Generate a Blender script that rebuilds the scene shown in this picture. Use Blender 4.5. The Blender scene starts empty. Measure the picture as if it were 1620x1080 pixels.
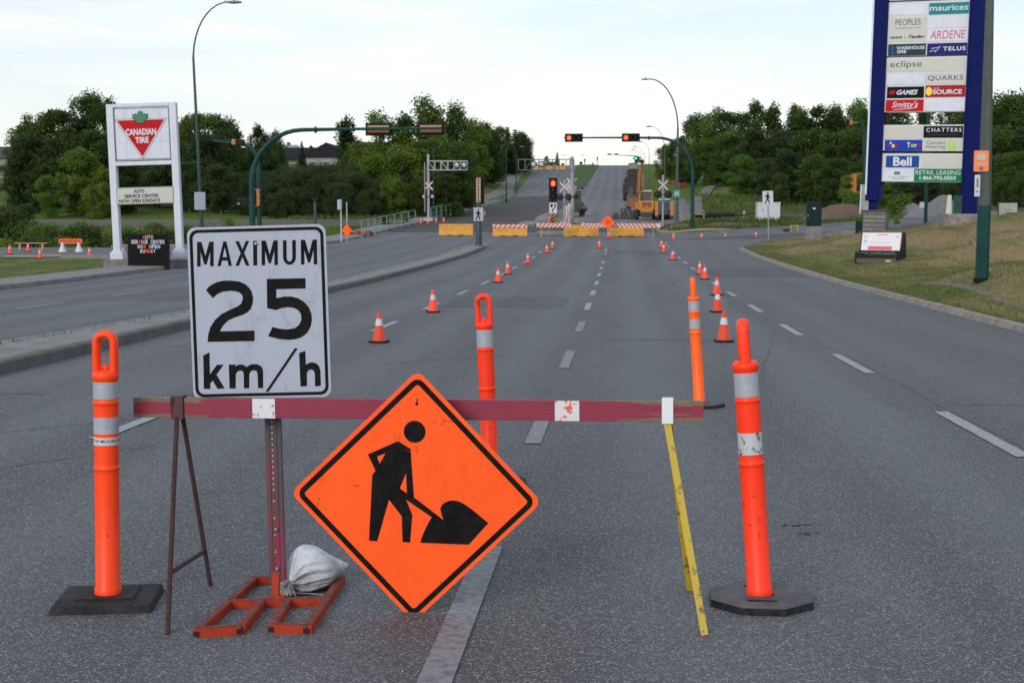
import bpy, bmesh, math, random
import numpy as np
from mathutils import Vector, Matrix, Euler
from mathutils.geometry import tessellate_polygon
random.seed(7); R = math.radians
scn = bpy.context.scene; col = scn.collection
# ---------------------------------------------------------------- camera
H = 1.63; F = 2250.0; PITCH = math.atan(184/F); YAW = math.atan(.0742)
cam_d = bpy.data.cameras.new('camera'); cam = bpy.data.objects.new('camera', cam_d); col.objects.link(cam)
cam.location = (0, 0, H); cam.rotation_euler = (R(90)-PITCH, 0, YAW)
cam_d.lens = 50; cam_d.sensor_width = 36; cam_d.clip_end = 5000; cam_d.clip_start = .1
cam_d.dof.use_dof = True; cam_d.dof.focus_distance = 6.2; cam_d.dof.aperture_fstop = 13
scn.camera = cam
_Rm = Euler((R(90)-PITCH, 0, YAW)).to_matrix()
def ray(px, py): return _Rm @ Vector(((px-810)/F, (540-py)/F, -1))
def P(px, py, Y):
    d = ray(px, py); return Vector((0, 0, H)) + d*(Y/d.y)
def S(Y): return F/Y
# ---------------------------------------------------------------- ground shape
_zy = [-40,0,12,25,45,60,72,80,90,102,112,120,135,160,200,232,300,345,375,400,430,500,700,1600]
_zz = [.3,0,-.10,-.20,-.20,-.10,.03,.22,.5,.86,1.3,1.7,2.3,3.2,4.9,6.5,11.6,15,17.2,18,18.1,17.5,15,12]
_yy = np.linspace(-40, 1600, 3281); _f = np.interp(_yy, _zy, _zz)
_k = np.hanning(17); _k /= _k.sum(); _f = np.convolve(np.pad(_f, 8, 'edge'), _k, 'valid')
def zr(Y): return float(np.interp(Y, _yy, _f))
def sst(t): t = min(1, max(0, t)); return t*t*(3-2*t)
def bR(X, Y): return sst((X-np.interp(Y, [0,96,104,400], [7.05,7.05,3.4,4.5]))/3.2)
CP = []
for px, py, Y in [(1390,417,58),(1440,405,58),(1395,364,75),(1535,347,75),(1287,379,88),(1620,336,70),(1620,365,55),(1620,415,43),(1620,480,30),(1551,446,35),(1500,430,45),
                  (1340,366,96),(1440,353,104),(1560,338,100),(1470,340,115),(1215,349,113),(1150,352,112),(1095,364,107),(1250,340,125),(1370,335,130),(1130,338,130),(1110,311,150),(1160,295,165),
                  (1210,312,150),(1320,322,145),(1060,270,250),(1100,290,190),(1250,290,200),(1500,300,180),(1240,379,93),(1180,372,102),(1330,379,86),(1365,377,84),(1320,387,74),(1287,386,80),(1250,388,82),(1450,370,73),(1400,392,66),(1340,398,66),(1500,362,70)]:
    p = P(px, py, Y); b = max(.3, bR(p.x, Y)); CP.append((p.x, Y, (p.z-zr(Y))/b))
CP += [(9,12,.7),(14,12,1.5),(25,20,3.0),(40,40,3.5),(9,25,.6),(9.5,50,.3),(9.3,70,.3),(60,80,3),(60,130,3),(60,200,3),(40,300,.5),(8,400,.3),(60,600,2),(200,100,6),(200,300,6),(12,300,.4),(9,110,.3),(8,120,.2)]
_cp = np.array(CP)
def G(X, Y):
    z = zr(Y)
    if X > 3.4:
        b = bR(X, Y)
        if b > 0:
            w = 1/((_cp[:,0]-X)**2+(_cp[:,1]-Y)**2*.4+.5)**2
            z += b*float((w*_cp[:,2]).sum()/w.sum())
    elif X < -18.5:
        z += 3.2*sst((-X-18.5)/16)*sst((Y-125)/80)
        z -= .95*sst((-X-19.5)/5)*sst((Y-83)/4)*sst((116-Y)/3)
    return z
def gp(px, py, zo=0.0):
    d = ray(px, py); lo = 2.0; prev = None; Y = 2.0
    while Y < 600:
        p = Vector((0,0,H)) + d*(Y/d.y)
        if p.z <= G(p.x, Y)+zo: break
        lo = Y; Y *= 1.01
    hi = Y
    for _ in range(20):
        m = (lo+hi)/2; p = Vector((0,0,H)) + d*(m/d.y)
        if p.z <= G(p.x, m)+zo: hi = m
        else: lo = m
    return Vector((p.x, m, p.z))
def at(px, Y):
    X = P(px, 360, Y).x
    for _ in range(3):
        z = G(X, Y); d = Vector((X, Y, z-H)); c = _Rm.transposed() @ d
        X += (px-(810+F*c.x/-c.z))*(-c.z)/F
    return Vector((X, Y, G(X, Y)))
# ---------------------------------------------------------------- materials
def nt(m): return m.node_tree.nodes, m.node_tree.links
def mat(name, c, rough=.6, metal=0, c2=None, sc=8, amt=.5, bump=0, bsc=60, emis=None, es=0, spec=.5, coords='Object', lo=.4, hi=.62, trans=0, stretch=None, dirt=None):
    m = bpy.data.materials.new(name); m.use_nodes = True; n, l = nt(m); b = n['Principled BSDF']
    b.inputs['Base Color'].default_value = (*c, 1); b.inputs['Roughness'].default_value = rough
    b.inputs['Metallic'].default_value = metal; b.inputs['Specular IOR Level'].default_value = spec
    tc = n.new('ShaderNodeTexCoord'); src = tc.outputs[coords]
    if stretch:
        mp = n.new('ShaderNodeMapping'); mp.inputs['Scale'].default_value = stretch; l.new(src, mp.inputs[0]); src = mp.outputs[0]
    if c2:
        t = n.new('ShaderNodeTexNoise'); t.inputs['Scale'].default_value = sc; t.inputs['Detail'].default_value = 8; t.inputs['Roughness'].default_value = .65
        l.new(src, t.inputs['Vector'])
        r = n.new('ShaderNodeMapRange'); r.inputs[1].default_value = lo; r.inputs[2].default_value = hi; r.inputs[4].default_value = amt
        l.new(t.outputs[0], r.inputs[0])
        x = n.new('ShaderNodeMix'); x.data_type = 'RGBA'; x.inputs[6].default_value = (*c, 1); x.inputs[7].default_value = (*c2, 1)
        l.new(r.outputs[0], x.inputs[0]); out = x.outputs[2]
        if dirt:
            for dsc, dlo, dhi, dst in ((5.5,.60,.72,.55),(30,.64,.69,.8)):
                mp2 = n.new('ShaderNodeMapping'); mp2.inputs['Location'].default_value = (3.1*dsc,1.7,dsc); mp2.inputs['Scale'].default_value = (1,1,.45); l.new(src, mp2.inputs[0])
                t3 = n.new('ShaderNodeTexNoise'); t3.inputs['Scale'].default_value = dsc; t3.inputs['Detail'].default_value = 7; t3.inputs['Roughness'].default_value = .7; l.new(mp2.outputs[0], t3.inputs['Vector'])
                r3 = n.new('ShaderNodeMapRange'); r3.inputs[1].default_value = dlo; r3.inputs[2].default_value = dhi; r3.inputs[4].default_value = dst; l.new(t3.outputs[0], r3.inputs[0])
                x3 = n.new('ShaderNodeMix'); x3.data_type = 'RGBA'; x3.inputs[7].default_value = (*dirt, 1); l.new(out, x3.inputs[6]); l.new(r3.outputs[0], x3.inputs[0]); out = x3.outputs[2]
        l.new(out, b.inputs['Base Color'])
    if bump:
        t2 = n.new('ShaderNodeTexNoise'); t2.inputs['Scale'].default_value = bsc; t2.inputs['Detail'].default_value = 5; l.new(src, t2.inputs['Vector'])
        bp = n.new('ShaderNodeBump'); bp.inputs['Strength'].default_value = bump; bp.inputs['Distance'].default_value = .02
        l.new(t2.outputs[0], bp.inputs['Height']); l.new(bp.outputs[0], b.inputs['Normal'])
    if emis: b.inputs['Emission Color'].default_value = (*emis, 1); b.inputs['Emission Strength'].default_value = es
    if trans: b.inputs['Subsurface Weight'].default_value = trans
    return m
def asphalt(name, base, light, dark, speck=.8, brown=(.10,.088,.075), bamt=.35):
    m = bpy.data.materials.new(name); m.use_nodes = True; n, l = nt(m); b = n['Principled BSDF']
    b.inputs['Roughness'].default_value = .82; b.inputs['Specular IOR Level'].default_value = .35
    g = n.new('ShaderNodeNewGeometry'); pos = g.outputs['Position']
    def noise(sc, det=4, vec=pos, rough=.6):
        t = n.new('ShaderNodeTexNoise'); t.inputs['Scale'].default_value = sc; t.inputs['Detail'].default_value = det; t.inputs['Roughness'].default_value = rough; l.new(vec, t.inputs['Vector']); return t.outputs[0]
    def rng(s, a, c_, o=1.0):
        r = n.new('ShaderNodeMapRange'); r.inputs[1].default_value = a; r.inputs[2].default_value = c_; r.inputs[4].default_value = o; l.new(s, r.inputs[0]); return r.outputs[0]
    def mix(f, a, c_):
        x = n.new('ShaderNodeMix'); x.data_type = 'RGBA'; l.new(f, x.inputs[0])
        for i, v in ((6, a), (7, c_)):
            if isinstance(v, tuple): x.inputs[i].default_value = (*v, 1)
            else: l.new(v, x.inputs[i])
        return x.outputs[2]
    mp = n.new('ShaderNodeMapping'); mp.inputs['Scale'].default_value = (1, .12, 1); l.new(pos, mp.inputs[0])
    c = mix(rng(noise(.9, 6, mp.outputs[0]), .35, .68), tuple(v*.76 for v in base), tuple(v*1.20 for v in base))
    c = mix(rng(noise(.16, 5), .5, .75, bamt), c, brown)
    c = mix(rng(noise(5, 6), .45, .8, .35), c, dark)
    sep = n.new('ShaderNodeSeparateXYZ'); l.new(pos, sep.inputs[0])
    ml = n.new('ShaderNodeMath'); ml.operation = 'MULTIPLY'; ml.inputs[1].default_value = 3.52; l.new(sep.outputs[0], ml.inputs[0])
    cs = n.new('ShaderNodeMath'); cs.operation = 'SINE'; l.new(ml.outputs[0], cs.inputs[0])
    mp3 = n.new('ShaderNodeMapping'); mp3.inputs['Scale'].default_value = (1.1, .05, 1); l.new(pos, mp3.inputs[0]); c = mix(rng(noise(.55, 5, mp3.outputs[0]), .38, .66, .5), c, tuple(v*.62 for v in base))
    c = mix(rng(cs.outputs[0], -.2, 1.0, .42), c, tuple(v*1.45 for v in base))
    sb_ = n.new('ShaderNodeMath'); sb_.operation = 'ADD'; sb_.inputs[1].default_value = .45; l.new(sep.outputs[0], sb_.inputs[0]); ab = n.new('ShaderNodeMath'); ab.operation = 'ABSOLUTE'; l.new(sb_.outputs[0], ab.inputs[0])
    c = mix(rng(ab.outputs[0], .42, .05, .45), c, (base[0]*.85, base[1]*.76, base[2]*.62))
    c = mix(rng(sep.outputs[0], 3.1, 3.5, .45), c, (base[0]*.80, base[1]*.76, base[2]*.72))
    v = n.new('ShaderNodeTexVoronoi'); v.inputs['Scale'].default_value = 150; l.new(pos, v.inputs['Vector'])
    sx = n.new('ShaderNodeSeparateColor'); l.new(v.outputs['Color'], sx.inputs[0])
    c = mix(rng(sx.outputs[0], .76, .97, speck), c, light)
    c = mix(rng(sx.outputs[1], .70, .95, .75), c, dark)
    l.new(c, b.inputs['Base Color'])
    bp = n.new('ShaderNodeBump'); bp.inputs['Strength'].default_value = .7; bp.inputs['Distance'].default_value = .006
    l.new(v.outputs['Distance'], bp.inputs['Height']); l.new(bp.outputs[0], b.inputs['Normal'])
    return m
M = {}
M['asphalt'] = asphalt('asphalt', (.086,.091,.103), (.33,.33,.345), (.026,.027,.030), .85)
M['asphalt_hill'] = asphalt('asphalt_hill', (.105,.108,.125), (.18,.18,.18), (.05,.05,.055), .5)
M['asphalt_pale'] = asphalt('asphalt_pale', (.13,.125,.128), (.2,.2,.2), (.07,.07,.07), .5, (.10,.092,.085))
M['milled'] = asphalt('milled_asphalt', (.042,.037,.034), (.09,.08,.07), (.03,.027,.024), .5, (.09,.075,.06), .8)
M['mark_faint'] = mat('faded_road_paint', (.20,.20,.215), .8, c2=(.095,.10,.11), sc=22, amt=.9, lo=.44, hi=.62)
M['patch_a'] = asphalt('asphalt_patch', (.078,.080,.088), (.2,.2,.2), (.03,.03,.034), .7)
M['crack'] = mat('crack_sealant', (.02,.02,.022), .6)
M['mark'] = mat('worn_road_paint', (.29,.29,.31), .75, c2=(.10,.105,.115), sc=24, amt=.85, lo=.46, hi=.64, coords='Object')
M['concrete'] = mat('concrete', (.19,.185,.18), .9, c2=(.12,.115,.11), sc=2.2, amt=.8, bump=.4, bsc=40)
M['kerbc'] = mat('kerb_concrete', (.11,.105,.10), .9, c2=(.065,.06,.06), sc=3, amt=.8, bump=.5, bsc=30)
M['concw'] = mat('pale_kerb_concrete', (.24,.21,.20), .9, c2=(.12,.10,.085), sc=4, amt=.8, bump=.5, bsc=30)
M['yellowc'] = mat('kerb_yellow_paint', (.26,.18,.08), .8, c2=(.25,.2,.14), sc=9)
def fluo(n, c, c2, **k): return mat(n, c, .45, spec=.28, c2=c2, sc=14, amt=.7, lo=.5, hi=.70, dirt=(.16,.03,.015), **k)
M['orange_plastic'] = fluo('red_orange_plastic', (.92,.060,.008), (.82,.045,.006))
M['orange_plastic2'] = fluo('amber_orange_plastic', (.92,.125,.012), (.82,.06,.01))
M['orange_plastic3'] = mat('scuffed_orange_plastic', (.95,.042,.010), .45, spec=.28, c2=(.22,.03,.02), sc=13, amt=.75, lo=.60, hi=.68, dirt=(.14,.03,.015))
M['cone'] = fluo('cone_orange', (.62,.055,.022), (.42,.035,.02))
M['cone_bright'] = fluo('cone_bright_orange', (.88,.07,.03), (.6,.04,.02))
M['reflect'] = mat('reflective_silver', (.34,.36,.41), .45, c2=(.28,.29,.31), sc=30, amt=.6, bump=.2, bsc=120)
M['reflect_dirty'] = mat('dirty_reflective', (.46,.47,.48), .5, c2=(.05,.05,.05), sc=22, amt=.9, lo=.56, hi=.62)
M['white'] = mat('white_paint', (.50,.51,.55), .5, c2=(.42,.42,.43), sc=6, amt=.4)
M['sign_white'] = mat('sign_white', (.34,.37,.45), .5, spec=.3, c2=(.22,.23,.27), sc=7, amt=.6, lo=.52, hi=.8, dirt=(.16,.17,.20))
M['sign_white2'] = mat('sign_panel_white', (.54,.57,.66), .5, c2=(.40,.42,.48), sc=2, amt=.4)
M['cream'] = mat('sign_panel_cream', (.44,.45,.41), .5, c2=(.45,.45,.42), sc=2, amt=.4)
M['black'] = mat('black_vinyl', (.003,.003,.0035), .7, c2=(.015,.015,.015), sc=16, amt=.5, spec=.12)
M['rubber'] = mat('black_rubber', (.006,.007,.009), .8, spec=.25, c2=(.04,.04,.042), sc=14, amt=.6, bump=.3, bsc=80, dirt=(.028,.028,.03))
M['rubber_grey'] = mat('grey_rubber', (.085,.088,.095), .8, c2=(.04,.04,.045), sc=10, amt=.8, bump=.3, bsc=80)
M['sign_orange'] = mat('fluorescent_orange_sheeting', (1.0,.105,.010), .6, spec=.25, c2=(.97,.09,.010), sc=5, amt=.8, dirt=(.55,.06,.012))
M['smudge'] = mat('sign_smudge', (.25,.03,.01), .7)
M['steel'] = mat('dull_steel', (.30,.31,.32), .5, .6, c2=(.2,.19,.18), sc=20)
M['galv'] = mat('galvanised_steel', (.28,.285,.28), .5, .3, c2=(.3,.3,.3), sc=6)
M['rust'] = mat('rusty_rebar', (.040,.013,.014), .8, c2=(.08,.03,.024), sc=25, bump=.6, bsc=150)
M['yellow'] = mat('chipped_yellow_paint', (.42,.29,.015), .6, c2=(.09,.05,.02), sc=22, amt=.9, lo=.54, hi=.64)
M['frame_orange'] = mat('orange_steel_paint', (.36,.034,.011), .6, spec=.2, c2=(.13,.03,.02), sc=18, amt=.9, lo=.5, hi=.7)
M['frame_top'] = mat('worn_pink_steel_paint', (.20,.052,.038), .8, spec=.2, c2=(.07,.035,.035), sc=22, amt=.9)
M['tube_hole'] = mat('dark_tube_end', (.01,.008,.008), .9)
M['post'] = mat('weathered_painted_post', (.060,.058,.058), .7, c2=(.22,.018,.055), sc=3.5, amt=.9, lo=.47, hi=.60, stretch=(6,6,1))
M['post_hole'] = mat('post_hole', (.42,.40,.36), .8)
M['bag'] = mat('sandbag_weave', (.56,.58,.64), .85, c2=(.30,.29,.29), sc=9, amt=.8, bump=.35, bsc=160)
M['twine'] = mat('frayed_twine', (.30,.28,.26), .9, c2=(.15,.14,.13), sc=40)
M['teal'] = mat('teal_pole_paint', (.004,.036,.034), .55, spec=.2, c2=(.010,.060,.052), sc=2, amt=.7)
M['teal_dark'] = mat('dark_teal_pole', (.010,.038,.033), .5, c2=(.016,.052,.045), sc=3)  # teal darkened for the backlit left lamp, so shade is in the colour
M['teal_grey'] = mat('faded_teal_grey_pole', (.045,.062,.055), .6, c2=(.075,.09,.08), sc=3)
M['green_dark'] = mat('dark_green_cabinet', (.002,.018,.017), .6, spec=.15, c2=(.003,.025,.022), sc=3)
M['housing'] = mat('signal_black', (.005,.005,.005), .6, spec=.2)
M['housing_y'] = mat('signal_amber_housing', (.42,.14,.015), .5, c2=(.2,.06,.01), sc=8)
M['housing_o'] = mat('signal_back_orange', (.16,.045,.006), .5)
M['tan'] = mat('signal_tan_visor', (.45,.33,.17), .5, c2=(.3,.2,.1), sc=10)
M['red_on'] = mat('lit_red_lens', (.8,.05,.02), .3, emis=(1,.075,.012), es=2.6)
M['lens_rim'] = mat('red_lens_rim', (.5,.02,.01), .3, emis=(1,.01,.003), es=.5)
M['green_on'] = mat('lit_green_lens', (.05,.8,.4), .3, emis=(.05,1,.5), es=1.5)
M['lens_off'] = mat('dark_lens', (.006,.012,.010), .35, spec=.3)
M['glass'] = mat('dark_glass', (.04,.06,.08), .1)
M['lens_pale'] = mat('crossing_lamp_lens', (.35,.35,.42), .3)
M['barrier'] = mat('yellow_painted_concrete', (.60,.29,.045), .8, c2=(.40,.20,.05), sc=3, amt=.7)
M['red_str'] = mat('reflective_red_stripe', (.62,.09,.025), .5, c2=(.4,.06,.03), sc=8)
M['blue'] = mat('deep_blue_cladding', (.001,.006,.075), .6, spec=.08, c2=(.003,.010,.11), sc=1)
M['sign_red'] = mat('logo_red', (.42,.004,.008), .6, spec=.15)
M['sign_green'] = mat('leaf_green', (.0,.14,.055), .45)
M['sign_grey'] = mat('logo_outline', (.15,.15,.17), .5)
M['panel_line'] = mat('panel_seam', (.42,.43,.47), .6)
M['grey'] = mat('grey_paint', (.25,.25,.26), .6, c2=(.18,.18,.18), sc=5)
M['brown'] = mat('brown_panel', (.10,.075,.06), .8)
M['veh_y'] = mat('machine_yellow', (.42,.17,.015), .5, c2=(.35,.14,.03), sc=4)
M['veh_o'] = mat('machine_orange', (.42,.15,.03), .5, c2=(.32,.10,.04), sc=4)
M['veh_d'] = mat('dark_machine_steel', (.035,.033,.033), .6, c2=(.07,.06,.055), sc=4)
M['veh_rust'] = mat('weathered_orange_steel', (.24,.075,.025), .7, c2=(.14,.06,.03), sc=4)
M['tyre'] = mat('tyre_rubber', (.02,.02,.02), .85)
M['net'] = mat('orange_safety_mesh', (.30,.06,.025), .7)
M['ply'] = mat('weathered_plywood', (.42,.27,.15), .8, c2=(.3,.2,.12), sc=6)
M['dirt'] = mat('dirt', (.11,.075,.055), .95, c2=(.07,.05,.04), sc=1.5, bump=.6, bsc=5)
M['gravel'] = mat('grey_gravel', (.16,.16,.165), .95, c2=(.09,.09,.09), sc=6, bump=.9, bsc=14)
M['ballast'] = mat('ballast', (.085,.072,.066), .95, c2=(.05,.045,.042), sc=5, bump=.9, bsc=14)
M['galv_d'] = mat('weathered_truss_steel', (.10,.10,.10), .6, .2)
M['rail'] = mat('rail_steel', (.09,.075,.07), .5, .5)
M['path'] = mat('gravel_path', (.13,.115,.10), .95, c2=(.09,.08,.07), sc=1.2)
M['wall_w'] = mat('house_siding', (.22,.20,.19), .8)
M['wall_b'] = mat('house_brown_siding', (.09,.065,.05), .8)
M['roof'] = mat('dark_shingles', (.016,.016,.022), .9, spec=.1, c2=(.03,.03,.034), sc=3)
M['roof_g'] = mat('green_metal_roof', (.02,.05,.045), .6)
M['bark'] = mat('bark', (.075,.06,.05), .9, c2=(.04,.033,.028), sc=6)
def leafmat(name, a, b2, vary=.35):
    m = bpy.data.materials.new(name); m.use_nodes = True; n, l = nt(m); b = n['Principled BSDF']
    b.inputs['Roughness'].default_value = .7; b.inputs['Specular IOR Level'].default_value = .2
    oi = n.new('ShaderNodeObjectInfo'); tc = n.new('ShaderNodeTexCoord')
    t = n.new('ShaderNodeTexNoise'); t.inputs['Scale'].default_value = .55; t.inputs['Detail'].default_value = 3; l.new(tc.outputs['Object'], t.inputs['Vector'])
    wn = n.new('ShaderNodeTexWhiteNoise'); v2 = n.new('ShaderNodeTexVoronoi'); v2.inputs['Scale'].default_value = 3; l.new(tc.outputs['Object'], v2.inputs['Vector'])
    sp = n.new('ShaderNodeSeparateColor'); l.new(v2.outputs['Color'], sp.inputs[0])
    ad = n.new('ShaderNodeMath'); ad.operation = 'ADD'; l.new(t.outputs[0], ad.inputs[0])
    mu = n.new('ShaderNodeMath'); mu.operation = 'MULTIPLY'; mu.inputs[1].default_value = .3; l.new(sp.outputs[0], mu.inputs[0]); l.new(mu.outputs[0], ad.inputs[1])
    r = n.new('ShaderNodeMapRange'); r.inputs[1].default_value = .4; r.inputs[2].default_value = .9; l.new(ad.outputs[0], r.inputs[0])
    x = n.new('ShaderNodeMix'); x.data_type = 'RGBA'; x.inputs[6].default_value = (*a, 1); x.inputs[7].default_value = (*b2, 1); l.new(r.outputs[0], x.inputs[0])
    hs = n.new('ShaderNodeHueSaturation'); l.new(x.outputs[2], hs.inputs['Color'])
    r2 = n.new('ShaderNodeMapRange'); r2.inputs[3].default_value = 1-vary; r2.inputs[4].default_value = 1+vary; l.new(oi.outputs['Random'], r2.inputs[0]); l.new(r2.outputs[0], hs.inputs['Value'])
    w1 = n.new('ShaderNodeTexWhiteNoise'); w1.noise_dimensions = '1D'; l.new(oi.outputs['Random'], w1.inputs['W']); r4 = n.new('ShaderNodeMapRange'); r4.inputs[3].default_value = .478; r4.inputs[4].default_value = .520; l.new(w1.outputs[0], r4.inputs[0]); l.new(r4.outputs[0], hs.inputs['Hue'])
    l.new(hs.outputs[0], b.inputs['Base Color'])
    tr = n.new('ShaderNodeBsdfTranslucent'); l.new(hs.outputs[0], tr.inputs[0]); ms = n.new('ShaderNodeMixShader'); ms.inputs[0].default_value = .32
    l.new(b.outputs[0], ms.inputs[1]); l.new(tr.outputs[0], ms.inputs[2]); l.new(ms.outputs[0], n['Material Output'].inputs[0])
    return m
M['leaf'] = leafmat('broad_leaves', (.026,.054,.010), (.070,.122,.020))
M['leaf_lt'] = leafmat('light_leaves', (.062,.118,.014), (.125,.205,.030), .15)
M['leaf_dk'] = leafmat('dark_willow_leaves', (.026,.044,.016), (.052,.078,.027), .25)
M['needle'] = leafmat('spruce_needles', (.018,.034,.018), (.035,.055,.028), .2)
M['blade'] = leafmat('grass_blades', (.085,.11,.03), (.19,.16,.075), .1)
M['weed'] = leafmat('weeds', (.050,.085,.022), (.11,.15,.04), .1)
def grassmat():
    m = bpy.data.materials.new('grass_ground'); m.use_nodes = True; n, l = nt(m); b = n['Principled BSDF']; b.inputs['Roughness'].default_value = .95; b.inputs['Specular IOR Level'].default_value = .1
    g = n.new('ShaderNodeNewGeometry'); pos = g.outputs['Position']; sp = n.new('ShaderNodeSeparateXYZ'); l.new(pos, sp.inputs[0])
    def N(sc, det=6, vec=None, ro=.6):
        t = n.new('ShaderNodeTexNoise'); t.inputs['Scale'].default_value = sc; t.inputs['Detail'].default_value = det; t.inputs['Roughness'].default_value = ro; l.new(vec or pos, t.inputs['Vector']); return t.outputs[0]
    def rg(s, a, c, o0=0.0, o1=1.0):
        r = n.new('ShaderNodeMapRange'); r.inputs[1].default_value = a; r.inputs[2].default_value = c; r.inputs[3].default_value = o0; r.inputs[4].default_value = o1; l.new(s, r.inputs[0]); return r.outputs[0]
    def mx(f, a, c):
        x = n.new('ShaderNodeMix'); x.data_type = 'RGBA'; l.new(f, x.inputs[0])
        for i, v in ((6, a), (7, c)):
            if isinstance(v, tuple): x.inputs[i].default_value = (*v, 1)
            else: l.new(v, x.inputs[i])
        return x.outputs[2]
    def mt(op, a, c):
        x = n.new('ShaderNodeMath'); x.operation = op
        for i, v in ((0, a), (1, c)):
            if isinstance(v, (int, float)): x.inputs[i].default_value = v
            else: l.new(v, x.inputs[i])
        return x.outputs[0]
    mp = n.new('ShaderNodeMapping'); mp.inputs['Scale'].default_value = (1, .35, 1); l.new(pos, mp.inputs[0])
    green = mx(rg(N(7, 8, None, .8), .3, .7), (.030,.060,.010), (.095,.145,.026))
    dry = mx(rg(N(6, 8, None, .8), .3, .7), (.13,.095,.045), (.31,.225,.125))
    # drier verge right of the road, greener beyond and left
    fx = mt('MAXIMUM', rg(sp.outputs[0], 6, 11, 0, 1), rg(sp.outputs[0], -21, -17, .42, 0)); fy = rg(sp.outputs[1], 88, 100, 1, .15)
    dr = mt('MULTIPLY', mt('MULTIPLY', fx, fy), .21)
    f = mt('ADD', N(.42, 6, mp.outputs[0], .7), mt('SUBTRACT', dr, .06))
    c = mx(rg(f, .50, .68), green, dry)
    l.new(c, b.inputs['Base Color'])
    bp = n.new('ShaderNodeBump'); bp.inputs['Strength'].default_value = .9; bp.inputs['Distance'].default_value = .06
    l.new(N(9, 6), bp.inputs['Height']); l.new(bp.outputs[0], b.inputs['Normal'])
    return m
M['grass'] = grassmat()
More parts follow.
